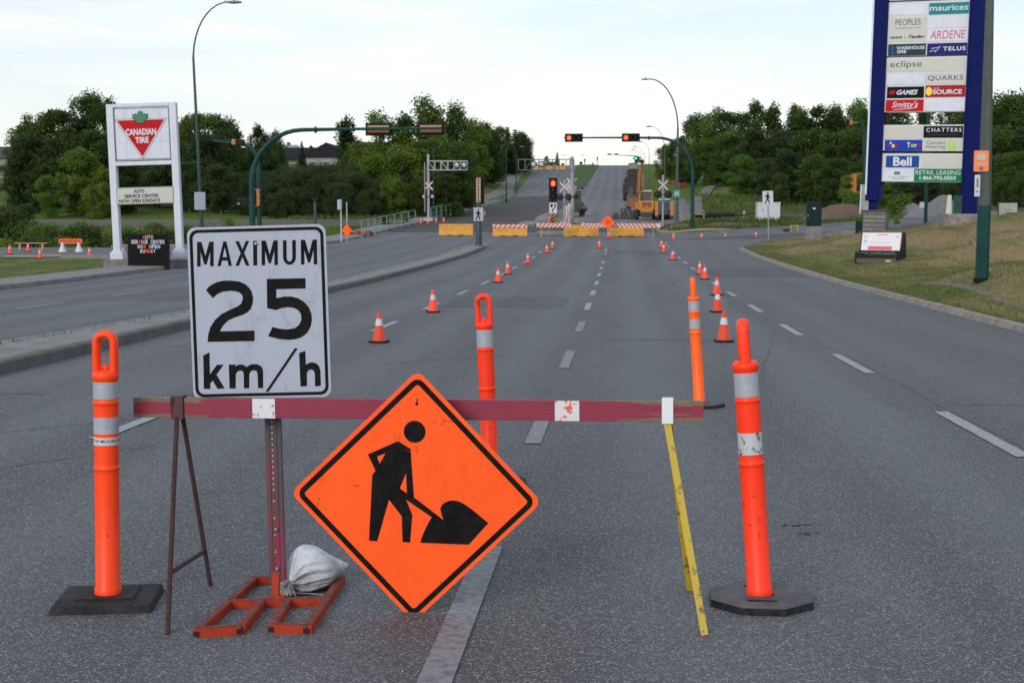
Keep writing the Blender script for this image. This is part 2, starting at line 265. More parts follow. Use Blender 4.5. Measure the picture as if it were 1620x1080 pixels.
# ---------------------------------------------------------------- mesh builder
class MB:
    def __init__(s): s.v = []; s.f = []; s.m = []; s.T = None
    def add(s, vs, fs, m=0, T=None):
        k = len(s.v); T = T or s.T
        s.v += [tuple(T @ Vector(v)) if T else tuple(v) for v in vs]
        s.f += [tuple(i+k for i in f) for f in fs]; s.m += [m]*len(fs); return s
    def box(s, c, d, m=0, T=None, b=0.0, top=None):
        x, y, z = [v/2 for v in d]; tx, ty = (top if top else (1, 1))
        if b:
            bm = bmesh.new(); bmesh.ops.create_cube(bm, size=1)
            for v in bm.verts: v.co = Vector((v.co.x*d[0]*(tx if v.co.z > 0 else 1), v.co.y*d[1]*(ty if v.co.z > 0 else 1), v.co.z*d[2]))
            bmesh.ops.bevel(bm, geom=bm.edges[:], offset=b, segments=2, affect='EDGES', profile=.7)
            bm.verts.index_update(); s.add([v.co+Vector(c) for v in bm.verts], [[v.index for v in f.verts] for f in bm.faces], m, T); bm.free(); return s
        vs = [(c[0]+i*x*(tx if k > 0 else 1), c[1]+j*y*(ty if k > 0 else 1), c[2]+k*z) for k in (-1, 1) for j in (-1, 1) for i in (-1, 1)]
        return s.add(vs, [(0,2,3,1),(4,5,7,6),(0,1,5,4),(2,6,7,3),(0,4,6,2),(1,3,7,5)], m, T)
    def lathe(s, prof, n=24, m=0, c=(0,0,0), cap=True, T=None, mats=None, sq=1):
        vs = [(c[0]+r*math.cos(2*math.pi*i/n), c[1]+r*sq*math.sin(2*math.pi*i/n), c[2]+z) for r, z in prof for i in range(n)]
        k = len(s.f)
        s.add(vs, [(j*n+i, j*n+(i+1)%n, (j+1)*n+(i+1)%n, (j+1)*n+i) for j in range(len(prof)-1) for i in range(n)], m, T)
        if mats:
            for j, q in enumerate(mats):
                for i in range(n): s.m[k+j*n+i] = q
        if cap:
            o = len(s.v)-len(vs)
            s.f += [tuple(o+i for i in reversed(range(n))), tuple(o+(len(prof)-1)*n+i for i in range(n))]; s.m += [m, (mats[-1] if mats else m)]
        return s
    def tube(s, pts, r, n=8, m=0, T=None, closed=False, sq=None):
        pts = [Vector(p) for p in pts]; K = len(pts); rs = r if isinstance(r, (list, tuple)) else [r]*K; vs = []
        ref = None
        for i, p in enumerate(pts):
            a = pts[(i-1) % K] if (closed or i) else p; b = pts[(i+1) % K] if (closed or i < K-1) else p
            t = (b-a).normalized()
            if ref is None: ref = Vector((0,0,1)) if abs(t.z) < .9 else Vector((0,1,0))
            u = (ref-t*ref.dot(t)).normalized(); ref = u; w = t.cross(u)
            for q in range(n):
                an = 2*math.pi*(q+.5)/n; vs.append(p+u*math.cos(an)*rs[i]+w*math.sin(an)*rs[i])
        fs = [(i*n+q, i*n+(q+1)%n, ((i+1)%K)*n+(q+1)%n, ((i+1)%K)*n+q) for i in range(K if closed else K-1) for q in range(n)]
        if not closed: fs += [tuple(range(n-1,-1,-1)), tuple((K-1)*n+q for q in range(n))]
        return s.add(vs, fs, m, T)
    def bar(s, a, b, w, h, m=0, up=(0,0,1), T=None):
        a = Vector(a); b = Vector(b); t = (b-a).normalized(); u = Vector(up); side = t.cross(u).normalized(); u = side.cross(t)
        vs = [p+side*(i*w/2)+u*(j*h/2) for p in (a, b) for i, j in ((-1,-1),(1,-1),(1,1),(-1,1))]
        return s.add(vs, [(3,2,1,0),(4,5,6,7),(0,1,5,4),(1,2,6,5),(2,3,7,6),(3,0,4,7)], m, T)
    def flat(s, loops, y=0.0, m=0, T=None):        # loops of (x,z), faces toward -y
        ls = [[Vector((x, z, 0)) for x, z in L] for L in loops]; allv = [p for L in ls for p in L]
        vs = [(p.x, y, p.y) for p in allv]; fs = []
        for t in tessellate_polygon(ls):
            a, b, c = [allv[i] for i in t]
            if (b-a).cross(c-a).z < 0: t = (t[0], t[2], t[1])
            fs.append(tuple(t))
        return s.add(vs, fs, m, T)
    def slab(s, L, y0, y1, m=0, T=None, ms=None):     # outline (x,z) extruded y0(front)..y1(back)
        n = len(L); A = sum(L[i][0]*L[(i+1)%n][1]-L[(i+1)%n][0]*L[i][1] for i in range(n))
        if A < 0: L = L[::-1]
        vs = [(x, y0, z) for x, z in L]+[(x, y1, z) for x, z in L]
        s.add(vs, [tuple(range(n))], m, T); k = len(s.v)-2*n
        s.f += [tuple(k+n+i for i in reversed(range(n)))]+[(k+i, k+n+i, k+n+(i+1)%n, k+(i+1)%n) for i in range(n)]
        s.m += [m if ms is None else ms]*(n+1); return s
    def sphere(s, c, r, m=0, n=16, k=10, T=None, sc=(1,1,1)):
        prof = [(r*math.sin(math.pi*j/k), -r*math.cos(math.pi*j/k)) for j in range(k+1)]
        vs = [(c[0]+a*math.cos(2*math.pi*i/n)*sc[0], c[1]+a*math.sin(2*math.pi*i/n)*sc[1], c[2]+z*sc[2]) for a, z in prof for i in range(n)]
        return s.add(vs, [(j*n+i, j*n+(i+1)%n, (j+1)*n+(i+1)%n, (j+1)*n+i) for j in range(k) for i in range(n)], m, T)
    def text(s, body, x0, z0, x1, z1, y, m=0, off=0, shear=0, wrap=None, space=1.0, T=None):
        vs, fs = glyphs(body, off, shear, space)
        a = min(v[0] for v in vs); b = max(v[0] for v in vs); c = min(v[1] for v in vs); d = max(v[1] for v in vs)
        out = []
        for v in vs:
            X = x0+(v[0]-a)/(b-a)*(x1-x0); Z = z0+(v[1]-c)/(d-c)*(z1-z0)
            if wrap: an = X/wrap; out.append((wrap*math.sin(an), -wrap*math.cos(an), Z))
            else: out.append((X, y, Z))
        return s.add(out, fs, m, T)
    def build(s, name, mats, parent=None, smooth=False, loc=None, angle=None):
        me = bpy.data.meshes.new(name); me.from_pydata(s.v, [], s.f)
        for x in (mats if isinstance(mats, (list, tuple)) else [mats]): me.materials.append(M[x] if isinstance(x, str) else x)
        me.polygons.foreach_set('material_index', s.m)
        if smooth: me.polygons.foreach_set('use_smooth', [True]*len(me.polygons))
        me.update()
        if smooth:
            try: me.set_sharp_from_angle(angle=R(angle or 40))
            except Exception: pass
        o = bpy.data.objects.new(name, me); col.objects.link(o)
        if parent: o.parent = parent
        if loc is not None: o.location = loc
        return o
_gc = {}
def glyphs(body, off, shear, space):
    key = (body, off, shear, space)
    if key not in _gc:
        cu = bpy.data.curves.new('t', 'FONT'); cu.body = body; cu.offset = off; cu.shear = shear; cu.space_character = space; cu.resolution_u = 3
        o = bpy.data.objects.new('t', cu); col.objects.link(o); dg = bpy.context.evaluated_depsgraph_get(); dg.update()
        me = o.evaluated_get(dg).to_mesh()
        vs = [(v.co.x, v.co.y) for v in me.vertices]; fs = []
        for p in me.polygons:
            idx = list(p.vertices); a = [vs[i] for i in idx]; A = sum(a[i][0]*a[(i+1)%len(a)][1]-a[(i+1)%len(a)][0]*a[i][1] for i in range(len(a)))
            fs.append(tuple(idx if A > 0 else idx[::-1]))
        o.evaluated_get(dg).to_mesh_clear(); bpy.data.objects.remove(o); bpy.data.curves.remove(cu); _gc[key] = (vs, fs)
    return _gc[key]
def tag(o, label=None, cat=None, group=None, kind=None):
    for k, v in (('label', label), ('category', cat), ('group', group), ('kind', kind)):
        if v: o[k] = v
    return o
def thing(name, label, cat, loc=(0,0,0), rz=0, group=None, rot=None):
    o = bpy.data.objects.new(name, None); col.objects.link(o); o.empty_display_size = .2
    o.location = loc; o.rotation_euler = rot if rot else (0, 0, rz); return tag(o, label, cat, group)
def copy_tree(o, parent=None):
    c = o.copy(); col.objects.link(c)
    if parent: c.parent = parent
    for ch in [x for x in bpy.data.objects if x.parent == o]: copy_tree(ch, c)
    return c
def rrect(w, h, r, n=5, cx=0, cz=0):
    out = []
    for sx, sz, a0 in ((1,1,0),(-1,1,90),(-1,-1,180),(1,-1,270)):
        for i in range(n+1):
            a = R(a0+90*i/n); out.append((cx+sx*(w/2-r)+r*math.cos(a), cz+sz*(h/2-r)+r*math.sin(a)))
    return out
def circ(cx, cz, r, n=24): return [(cx+r*math.cos(2*math.pi*i/n), cz+r*math.sin(2*math.pi*i/n)) for i in range(n)]
# ---------------------------------------------------------------- ground, roads, kerbs
def lut(t):
    ys = [a for a, b in t]; xs = [b for a, b in t]; return lambda Y: float(np.interp(Y, ys, xs))
xL = lut([(-8,-17.4),(40,-17.4),(60,-18),(65,-18.2),(67.5,-19.2),(69,-22),(69.6,-30),(70,-110),(82,-110),(82.4,-30),(84,-22),(87,-18.6),(90,-17.8),(110,-17.8),(128,-16.6),(200,-16.6),(232,-16.6),(345,-20.4),(420,-22)])
xR = lut([(-8,7.0),(78,6.9),(82,6.9),(84.5,7.5),(88,8.9),(91.5,11.2),(94,14),(95,17),(95.5,60),(105,60),(105.3,14),(105.6,4),(108,2.9),(114,3.2),(117,7.2),(140,7),(165,4.3),(232,3.6),(375,2.7),(420,2.7)])
xs = sorted(set([round(v, 2) for v in list(np.arange(-60, 60.1, 1.0))+[-600,-450,-320,-240,-180,-140,-110,-95,-80,-70]+[600,450,320,240,180,140,110,95,80,70]]))
ys = list(np.arange(-30, 0, 5.0))+list(np.arange(0, 132, 1.0))+list(np.arange(132, 200, 2.0))+list(np.arange(200, 460, 5.0))+[480,520,600,700,900,1200,1600]
mb = MB(); vs = []; nx = len(xs)
for Y in ys:
    a, b = xL(Y), xR(Y)
    for X in xs:
        z = G(X, Y); ins = min(X-a, b-X)
        if -9 <= Y <= 421: z -= .10*sst(ins/.4+.6)
        vs.append((X, Y, z))
mb.add(vs, [(j*nx+i, j*nx+i+1, (j+1)*nx+i+1, (j+1)*nx+i) for j in range(len(ys)-1) for i in range(nx-1)])
tag(mb.build('ground', 'grass', smooth=True), kind='structure')
# asphalt sheet, rows along Y; material by place
rows = sorted(set([float(v) for v in list(np.arange(-8, 64, 2))+list(np.arange(64, 120, .5))+list(np.arange(120, 240, 4))+list(np.arange(240, 421, 5))]))
mb = MB(); N = 24; vs = []
for Y in rows:
    a, b = xL(Y), xR(Y)
    inner = [-17.4 if Y < 60 else -16.4, -8.4, -5.4, 2.9]
    cols_ = [a+(v)*(-17.4-a) for v in (0,.25,.5,.75)] if a < -17.6 else [a+(.2*i) for i in range(4)]
    mid = list(np.linspace(max(a+.8, -17.2), min(b-.8, 2.6), 15)); right = list(np.linspace(mid[-1], b, 6))[1:]
    row = sorted(cols_)+mid+right; assert len(row) == 24
    vs += [(X, Y, G(X, Y)) for X in row]
fs = [(j*24+i, j*24+i+1, (j+1)*24+i+1, (j+1)*24+i) for j in range(len(rows)-1) for i in range(23)]
mb.add(vs, fs)
for q, f in enumerate(fs):
    Y = sum(vs[i][1] for i in f)/4; X = sum(vs[i][0] for i in f)/4
    if Y > 107:
        if X < -7.2: mb.m[q] = 3 if Y < 225 else 1
        elif Y < 122: mb.m[q] = 3
        elif Y < 205: mb.m[q] = 2
        else: mb.m[q] = 1
# sealed transverse cracks lying in the surface
def ribbon(mb, pts, w, m, dz):
    v = []; n = len(pts)
    for i, (X, Y) in enumerate(pts):
        a = Vector(pts[max(0, i-1)]); b = Vector(pts[min(n-1, i+1)]); t = (b-a).normalized(); s_ = Vector((-t.y, t.x))*w/2
        for sg in (-1, 1): v.append((X+s_.x*sg, Y+s_.y*sg, G(X+s_.x*sg, Y+s_.y*sg)+dz))
    mb.add(v, [(2*i, 2*i+1, 2*i+3, 2*i+2)[::-1] for i in range(n-1)], m)
rr = random.Random(3)
for y0, xa, xb, w in ((14.3,-7,-5.9,.03),(44.5,-6.6,-3.0,.09),(44.0,2.5,7,.06),(61,-7.6,6.9,.14),(69,-7.5,7,.14),(36,5.2,7,.05),(22.5,-.2,1.8,.06),(88,-6,2,.3),(95,-14,2,.35)):
    n = int((xb-xa)/.5)+2; ribbon(mb, [(xa+(xb-xa)*i/(n-1), y0+rr.uniform(-.05,.05)*min(1, y0/20)) for i in range(n)], w, 4, .004)

for x0, y0, x1, y1, w_ in ((-5.2,8.2,-3.6,10.8,.012),(-5.9,10.5,-4.3,12.4,.014),(.95,8.05,1.10,8.07,.014),(1.0,7.82,1.12,7.84,.008),(-3.0,18,-1.4,19.5,.02),(3.3,14,6.8,14.6,.02),(4.8,9.5,5.4,16,.012),(-6.8,20,-4.6,26,.02),(1.6,16,2.6,24,.015),(3.12,7,3.14,30,.006)):
    n = 22; ribbon(mb, [(x0+(x1-x0)*i/(n-1)+rr.uniform(-.03,.03), y0+(y1-y0)*i/(n-1)+rr.uniform(-.04,.04)) for i in range(n)], w_, 4, .004)
for x0, x1, y0, y1 in ((-4.0,-1.2,31.5,36.2),(3.4,6.6,50,58),(-.2,2.6,74,80),(-12.5,-9.6,34,41)):
    n = 12; v = [(x0+(x1-x0)*i/3, y0+(y1-y0)*j/n, G(x0, y0+(y1-y0)*j/n)+.0045) for j in range(n+1) for i in range(4)]; mb.add(v, [(j*4+i, j*4+i+1, (j+1)*4+i+1, (j+1)*4+i) for j in range(n) for i in range(3)], 5)
tag(mb.build('road', ['asphalt','asphalt_hill','asphalt_pale','milled','crack','patch_a'], smooth=True), kind='structure')
# lane markings
mb = MB()
def dash(X, a, b, w=.13, m=None):
    n = max(2, int((b-a)/1.0)+1); ribbon(mb, [(X, a+(b-a)*i/(n-1)) for i in range(n)], w, (1 if abs(X+.66) < .1 and a < 30 else 0), .008)
for k in range(11):
    a = -1.8+6.45*k+.25*(k > 3)
    if a > 3: dash(-.66, a, a+2.7)
    elif a > -3: dash(-.66, a, a+2.7)
for k in range(13): dash(-4.19, -1.9+6.5*k, .75+6.5*k); dash(3.02, -2.3+6.5*k, .45+6.5*k)
for a, b in ((4.7,7.5),(75,77),(79,82)): 
    if a > 5: dash(-.66, a, b)
for k in range(8): dash(-13.1, 24+6.0*k-6, 24+6.0*k-3.2, .11)
for a, b in ((84,85.2),(86.5,88),(89,91)): dash(3.0, a, b)
tag(mb.build('lane_markings', ['mark','mark_faint']), kind='structure')
# kerb: profile swept beside a path; side=+1 raises ground on the right of travel direction
def sweep(mb, path, prof, m=0):
    n = len(path); k = len(prof); vs = []
    for i, (X, Y) in enumerate(path):
        a = Vector(path[max(0, i-1)]); b = Vector(path[min(n-1, i+1)]); t = (b-a).normalized(); nr = Vector((t.y, -t.x)); z = G(X, Y)
        for o, h in prof: vs.append((X+nr.x*o, Y+nr.y*o, z+h))
    mb.add(vs, [(i*k+j, i*k+j+1, (i+1)*k+j+1, (i+1)*k+j) for i in range(n-1) for j in range(k-1)], m)
def dens(pts, st=1.0):
    out = []
    for i in range(len(pts)-1):
        a = Vector(pts[i]); b = Vector(pts[i+1]); n = max(1, int((b-a).length/st))
        out += [tuple(a+(b-a)*q/n) for q in range(n)]
    return out+[tuple(pts[-1])]
kp = [(0,-.06),(.02,.13),(.05,.15),(.17,.15),(.18,-.06)]
# right verge kerb round the corner
mb = MB(); path = dens([(7.0,-8),(6.9,40),(6.9,76),(6.9,82),(7.5,84.5),(8.9,88),(11.2,91.5),(14,94),(17,95),(40,95.4)])
# concrete pan + battered kerb top
sweep(mb, path, [(-.08,.005),(0,.006),(.04,.09),(.15,.115),(.21,-.05)])
tag(mb.build('kerb_right_verge', 'concw', smooth=True), kind='structure')
mb = MB(); path = dens([(40,105.4),(14,105.4),(4,105.7),(3.1,107),(2.9,109),(3.2,114)])
sweep(mb, path, kp); tag(mb.build('kerb_far_right', 'yellowc'), kind='structure')
# left sidewalk with kerb
mb = MB(); pl = [(-17.4,-8),(-17.4,40),(-18,60),(-18.2,65),(-19.2,67.5),(-22,69),(-27,69.6)]
path = dens(pl)[::-1]; sweep(mb, path, [(0,-.06),(.02,.13),(.05,.15),(.18,.15),(1.7,.17),(1.72,-.1)])
path2 = dens([(-30,82.6),(-22,84),(-18.6,87),(-17.8,90),(-17.8,110),(-16.6,128),(-16.6,200)],2)[::-1]
sweep(mb, path2, [(0,-.06),(.02,.13),(.05,.15),(.18,.15),(2.1,.17),(2.12,-.1)])
tag(mb.build('sidewalk', 'concrete'), kind='structure')
# median
mL = lut([(-8,-8.9),(20,-8.76),(28,-8.6),(48,-8.87),(80,-8.95),(83.5,-8.7),(84.5,-8.3)]); mR = lut([(-8,-7.1),(16,-7.25),(25,-7.55),(40,-7.78),(82,-7.6),(83.8,-7.6),(84.5,-7.85)])
mb = MB(); vs = []; ym = list(np.arange(-8, 84.6, .5)); 
for Y in ym:
    a, b = mL(Y), mR(Y); w = b-a; z = G(a, Y)
    for X, h in ((a,-.06),(a+.02,.12),(a+.05,.15),(a+min(.18,w*.2),.15),(a+min(.22,w*.25),.135),(b-min(.2,w*.2),.155),(b-.05,.155),(b-.02,.13),(b,-.06)): vs.append((X, Y, z+h))
k = 9; mb.add(vs, [(i*k+j, i*k+j+1, (i+1)*k+j+1, (i+1)*k+j) for i in range(len(ym)-1) for j in range(k-1)])
for q in range(len(mb.m)):
    j = q % 8
    if j in (6, 7, 5): mb.m[q] = 2 if ym[q//8] > 82 else 1
n0 = len(mb.v)-k; mb.f.append(tuple(n0+j for j in range(k))); mb.m.append(2)
for i in range(13):       # expansion joints
    Y = 12+i*6.0; a, b = mL(Y), mR(Y); z = G(a, Y); mb.add([(a+.22,Y,z+.142),(b-.06,Y,z+.160),(b-.06,Y+.03,z+.160),(a+.22,Y+.03,z+.142)], [(0,1,2,3)], 3)
tag(mb.build('median_strip', ['concrete','kerbc','yellowc','crack']), kind='structure')
# hill median of grass, concrete island nose below it
mb = MB(); vs = []; yy = list(np.arange(250, 421, 5))
for Y in yy:
    a = float(np.interp(Y, [250,262,375,420], [-7.2,-8.0,-11.4,-13])); b = float(np.interp(Y, [250,262,375,420], [-6.9,-5.8,-4.8,-4.8]))
    for i in range(5): X = a+(b-a)*i/4; vs.append((X, Y, G(X, Y)+(.02 if i in (0,4) else .22)))
mb.add(vs, [(j*5+i, j*5+i+1, (j+1)*5+i+1, (j+1)*5+i) for j in range(len(yy)-1) for i in range(4)])
tag(mb.build('hill_median_grass', leafmat('median_grass', (.045,.085,.014), (.075,.12,.022), .05), smooth=True), kind='structure')
mb = MB(); 
for ya, yb, xa, xb in ((117,123,-8.3,-6.6),(126,150,-7.6,-5.9)):
    vs = []; yy = list(np.linspace(ya, yb, 9))
    for Y in yy:
        t = (Y-ya)/(yb-ya); w = (xb-xa)*(.55+.45*math.sin(math.pi*min(1, t*.9+.15)))/2; c = (xa+xb)/2
        for X, h in ((c-w,-.05),(c-w+.03,.16),(c+w-.03,.16),(c+w,-.05)): vs.append((X, Y, G(X, Y)+h))
    o = len(mb.v); mb.add(vs, [(j*4+i, j*4+i+1, (j+1)*4+i+1, (j+1)*4+i) for j in range(8) for i in range(3)]); mb.f.append((o+3,o+2,o+1,o)[::-1]); mb.m.append(0)
tag(mb.build('traffic_island', 'concrete'), kind='structure')
# railway: ballast, sleepers stay in the material, two rails
for sgn, xa, xb in ((-1,-120,-17.9),(1,8.5,60)):
    mb = MB(); n = 60
    for i in range(n):
        x0 = xa+(xb-xa)*i/n; x1 = xa+(xb-xa)*(i+1)/n; z0 = G(x0,119)+.22; z1 = G(x1,119)+.22
        mb.add([(x0,116.6,z0-.4),(x0,117.6,z0),(x0,120.4,z0),(x0,121.4,z0-.4),(x1,116.6,z1-.4),(x1,117.6,z1),(x1,120.4,z1),(x1,121.4,z1-.4)], [(0,4,5,1),(1,5,6,2),(2,6,7,3)], 0)
        for yy_ in (118.3,119.75): mb.bar((x0,yy_,z0+.12), (x1,yy_,z1+.12), .09, .16, 1)
    tag(mb.build('railway_track', ['ballast','rail']), kind='structure')
# footpath winding up the right bank
mb = MB(); pp = [at(*q) for q in ((1124,120),(1114,125),(1104,132),(1101,140),(1106,150),(1120,160),(1140,170),(1168,182))]
pth = []
for i in range(len(pp)-1):
    for q in range(4): v = pp[i].lerp(pp[i+1], q/4); pth.append((v.x, v.y))
ribbon(mb, pth, 1.25, 0, .14); tag(mb.build('footpath', 'path'), kind='structure')
mb = MB(); pp = [at(*q) for q in ((742,190),(760,205),(782,225),(800,250),(812,290),(822,330))]; pth = []
for i in range(len(pp)-1):
    for q in range(4): v = pp[i].lerp(pp[i+1], q/4); pth.append((v.x, v.y))
ribbon(mb, pth, 2.6, 0, .12); tag(mb.build('footpath', 'path'), kind='structure')
# dug-up soil edge on far right corner and soil patch behind
def mound(name, px, Y, w, d, h, m, label, cat, seed=0, group=None, kind=None):
    c = at(px, Y); rg = random.Random(seed); mb = MB(); n = 34; k = 9; vs = [(0,0,h)]
    ph = [rg.uniform(0,6.28) for _ in range(4)]
    for j in range(1, k+1):
        for i in range(n):
            a = 2*math.pi*i/n; t = j/k; rad = t*(1+.12*math.sin(3*a+ph[0])+.08*math.sin(5*a+ph[1])); x = math.cos(a)*rad*w/2; y = math.sin(a)*rad*d/2
            z = h*(.5+.5*math.cos(math.pi*min(1,t*1.02)))*(1+.16*math.sin(3*a+ph[2]+t*4)*t)+rg.uniform(-.03,.03)*h*(t > .2)
            vs.append((x, y, (z if j < k else -.15)+G(c.x+x, c.y+y)-c.z))
    fs = [(0, 1+i, 1+(i+1)%n) for i in range(n)]+[(1+j*n+i, 1+(j+1)*n+i, 1+(j+1)*n+(i+1)%n, 1+j*n+(i+1)%n) for j in range(k-1) for i in range(n)]
    o = mb.add(vs, fs).build(name, m, loc=c, smooth=True); return tag(o, label, cat, group, kind)
mound('dirt_bank', 1150, 108.5, 9, 1.6, .35, 'dirt', 'long low bank of dug soil along the far kerb by the cones', 'soil', 1)
mound('dirt_bank', 1075, 110, 3.5, 2.5, .4, 'dirt', 'small heap of dug soil around the lamp pole base', 'soil', 2)
mound('dirt_bank', 1330, 112, 9, 3, 1.3, 'dirt', 'brown soil bank behind the green cabinet', 'soil', 3)
mound('gravel_pile', 1440, 112, 3.4, 3, 1.1, 'gravel', 'low grey gravel pile nearest the left sign column', 'gravel pile', 4)
mound('gravel_pile', 1465, 108, 4.2, 3, 1.3, 'gravel', 'grey gravel pile in the middle, behind the green pole', 'gravel pile', 5)
mound('gravel_pile', 1492, 110, 4.2, 3.5, 1.7, 'gravel', 'tallest grey gravel pile beside the right sign column', 'gravel pile', 6)
# loose old sidewalk slab strip in right verge, almost overgrown
mb = MB(); ribbon(mb, [(8.25+.15*math.sin(Y*.4), float(Y)) for Y in np.arange(18, 46, 1.0)], .16, 0, .012); tag(mb.build('overgrown_path_strip', 'path'), kind='structure')
# soil patch on the berm
mb = MB(); ribbon(mb, [(13.5+.25*i, 52+1.2*i) for i in range(10)], 1.6, 0, .02); tag(mb.build('bare_soil_patch', mat('bare_soil', (.20,.135,.105), .95, c2=(.12,.09,.05), sc=2.5, amt=1, lo=.45, hi=.6, bump=.8, bsc=9)), kind='structure')
# parking boards on left street
# ---------------------------------------------------------------- foreground barricade
def lerp(a, b, t): return a+(b-a)*t
def onr(px, py, Y): return P(px, py, Y)
A = P(213, 643.5, 6.27); B = P(1113, 650.5, 6.12); L = (B-A).length; C0 = (A+B)/2
gz = G(C0.x, C0.y)
bar_t = thing('barricade', 'long raspberry red plank barricade on a rusty frame and a yellow frame', 'barricade', (C0.x, C0.y, gz))
def plankmat():
    m = bpy.data.materials.new('raspberry_painted_plank'); m.use_nodes = True; n, l = nt(m); b = n['Principled BSDF']; b.inputs['Roughness'].default_value = .62
    tc = n.new('ShaderNodeTexCoord'); sp = n.new('ShaderNodeSeparateXYZ'); l.new(tc.outputs['Object'], sp.inputs[0])
    def mt(op, a, c=0.0):
        x = n.new('ShaderNodeMath'); x.operation = op
        for i, v in ((0, a), (1, c)):
            if isinstance(v, (int, float)): x.inputs[i].default_value = v
            else: l.new(v, x.inputs[i])
        return x.outputs[0]
    mp = n.new('ShaderNodeMapping'); mp.inputs['Scale'].default_value = (2.5, 12, 22); l.new(tc.outputs['Object'], mp.inputs[0])
    t = n.new('ShaderNodeTexNoise'); t.inputs['Scale'].default_value = 2.2; t.inputs['Detail'].default_value = 9; t.inputs['Roughness'].default_value = .7; l.new(mp.outputs[0], t.inputs['Vector'])
    ax = mt('ABSOLUTE', sp.outputs[0]); az = mt('ABSOLUTE', sp.outputs[2])
    ex = mt('MULTIPLY', mt('SUBTRACT', ax, .80), 1.1); ex = mt('MAXIMUM', ex, 0.0)
    ez = mt('MULTIPLY', mt('MAXIMUM', mt('SUBTRACT', az, .022), 0.0), mt('ADD', mt('MULTIPLY', ex, 45.0), 2.5))
    f = mt('ADD', mt('ADD', t.outputs[0], mt('MULTIPLY', ex, .20)), ez)
    r = n.new('ShaderNodeMapRange'); r.inputs[1].default_value = .66; r.inputs[2].default_value = .73; l.new(f, r.inputs[0])
    t2 = n.new('ShaderNodeTexNoise'); t2.inputs['Scale'].default_value = 5; t2.inputs['Detail'].default_value = 6; l.new(mp.outputs[0], t2.inputs['Vector'])
    def mx(fac, a, c):
        x = n.new('ShaderNodeMix'); x.data_type = 'RGBA'; l.new(fac, x.inputs[0])
        for i, v in ((6, a), (7, c)):
            if isinstance(v, tuple): x.inputs[i].default_value = (*v, 1)
            else: l.new(v, x.inputs[i])
        return x.outputs[2]
    red = mx(t2.outputs[0], (.13,.008,.030), (.30,.016,.050)); wood = mx(t2.outputs[0], (.055,.04,.02), (.24,.17,.10))
    l.new(mx(r.outputs[0], red, wood), b.inputs['Base Color'])
    bp = n.new('ShaderNodeBump'); bp.inputs['Strength'].default_value = .35; bp.inputs['Distance'].default_value = .003; l.new(t.outputs[0], bp.inputs['Height']); l.new(bp.outputs[0], b.inputs['Normal'])
    return m
ang = math.atan2(B.y-A.y, B.x-A.x); tilt = -math.asin((B.z-A.z)/L)
hz = C0.z-gz
pk = MB(); pk.box((0,0,0), (L,.032,.090), b=.003)
plank = pk.build('plank', [plankmat()], bar_t, loc=(0,0,hz)); plank.rotation_euler = (0, tilt, ang)
M['patch'] = mat('flaking_white_patch', (.60,.61,.64), .55, c2=(.25,.03,.05), sc=30, amt=1, lo=.60, hi=.63)
M['patch_o'] = mat('flaking_white_patch_orange', (.58,.58,.60), .55, c2=(.62,.10,.03), sc=26, amt=1, lo=.52, hi=.56)
def pxp(px): return (px-663)/366.0
for a, b_, mm, lab in ((399,437,'patch','white painted patch above the post'),(897,936,'patch_o','white painted patch with orange flakes')):
    mb = MB(); mb.box(((pxp(a)+pxp(b_))/2,-.0175,0), (pxp(b_)-pxp(a),.0025,.088)); o = mb.build('painted_patch', mm, plank); o['label'] = lab
# brackets
M['bracket'] = mat('dark_red_bracket', (.085,.012,.022), .6, c2=(.03,.02,.018), sc=18, amt=.9)
M['bracket_w'] = mat('chipped_white_bracket', (.66,.67,.72), .5, c2=(.03,.025,.02), sc=24, amt=1, lo=.60, hi=.63)
mb = MB(); x = pxp(271); mb.box((x,-.023,.002), (.058,.008,.108), b=.002); mb.box((x,.005,.052), (.058,.05,.006), b=.001); mb.box((x,.023,0), (.058,.006,.10))
mb.add([(x-.03,-.0275,.045),(x-.005,-.0275,.05),(x-.026,-.0275,-.045)], [(0,2,1)], 1)
mb.build('bracket', ['bracket','rust'], plank)['label'] = 'dark red bracket of the rusty frame'
mb = MB(); x = pxp(1075.5); mb.box((x,-.023,.002), (.049,.007,.108), b=.002); mb.box((x,.005,.053), (.049,.055,.006), b=.001); mb.box((x,.023,0), (.049,.006,.10)); mb.build('bracket', 'bracket_w', plank)['label'] = 'chipped white bracket of the yellow frame'
inv = Matrix.Translation(-Vector((C0.x, C0.y, gz)))
def rebar(a, b_, r=.0105):
    mb = MB(); a = Vector(a); b_ = Vector(b_); n = int((b_-a).length/.0055); pts = [a.lerp(b_, i/n) for i in range(n+1)]
    mb.T = inv; mb.tube(pts, [r*(1.13 if i % 2 else .92) for i in range(n+1)], 7); return mb
lt = plank_pt = Vector((C0.x, C0.y, C0.z)) + (B-A).normalized()*pxp(272)
f1 = gp(265,1003); f2 = gp(333,926)
rebar(lt+Vector((-.008,-.012,-.03)), f1).build('leg', 'rust', bar_t, smooth=True)['label'] = 'rusty ribbed steel leg toward the camera'
rebar(lt+Vector((.008,.012,-.03)), f2).build('leg', 'rust', bar_t, smooth=True)['label'] = 'rusty ribbed steel leg away from the camera'
a_ = lerp(lt, f1, .745); b__ = lerp(lt, f2, .80); rebar(a_, b__, .009).build('stretcher', 'rust', bar_t, smooth=True)
rt = Vector((C0.x, C0.y, C0.z)) + (B-A).normalized()*pxp(1076)
g1 = gp(1115,1004); g2 = gp(1092,934)
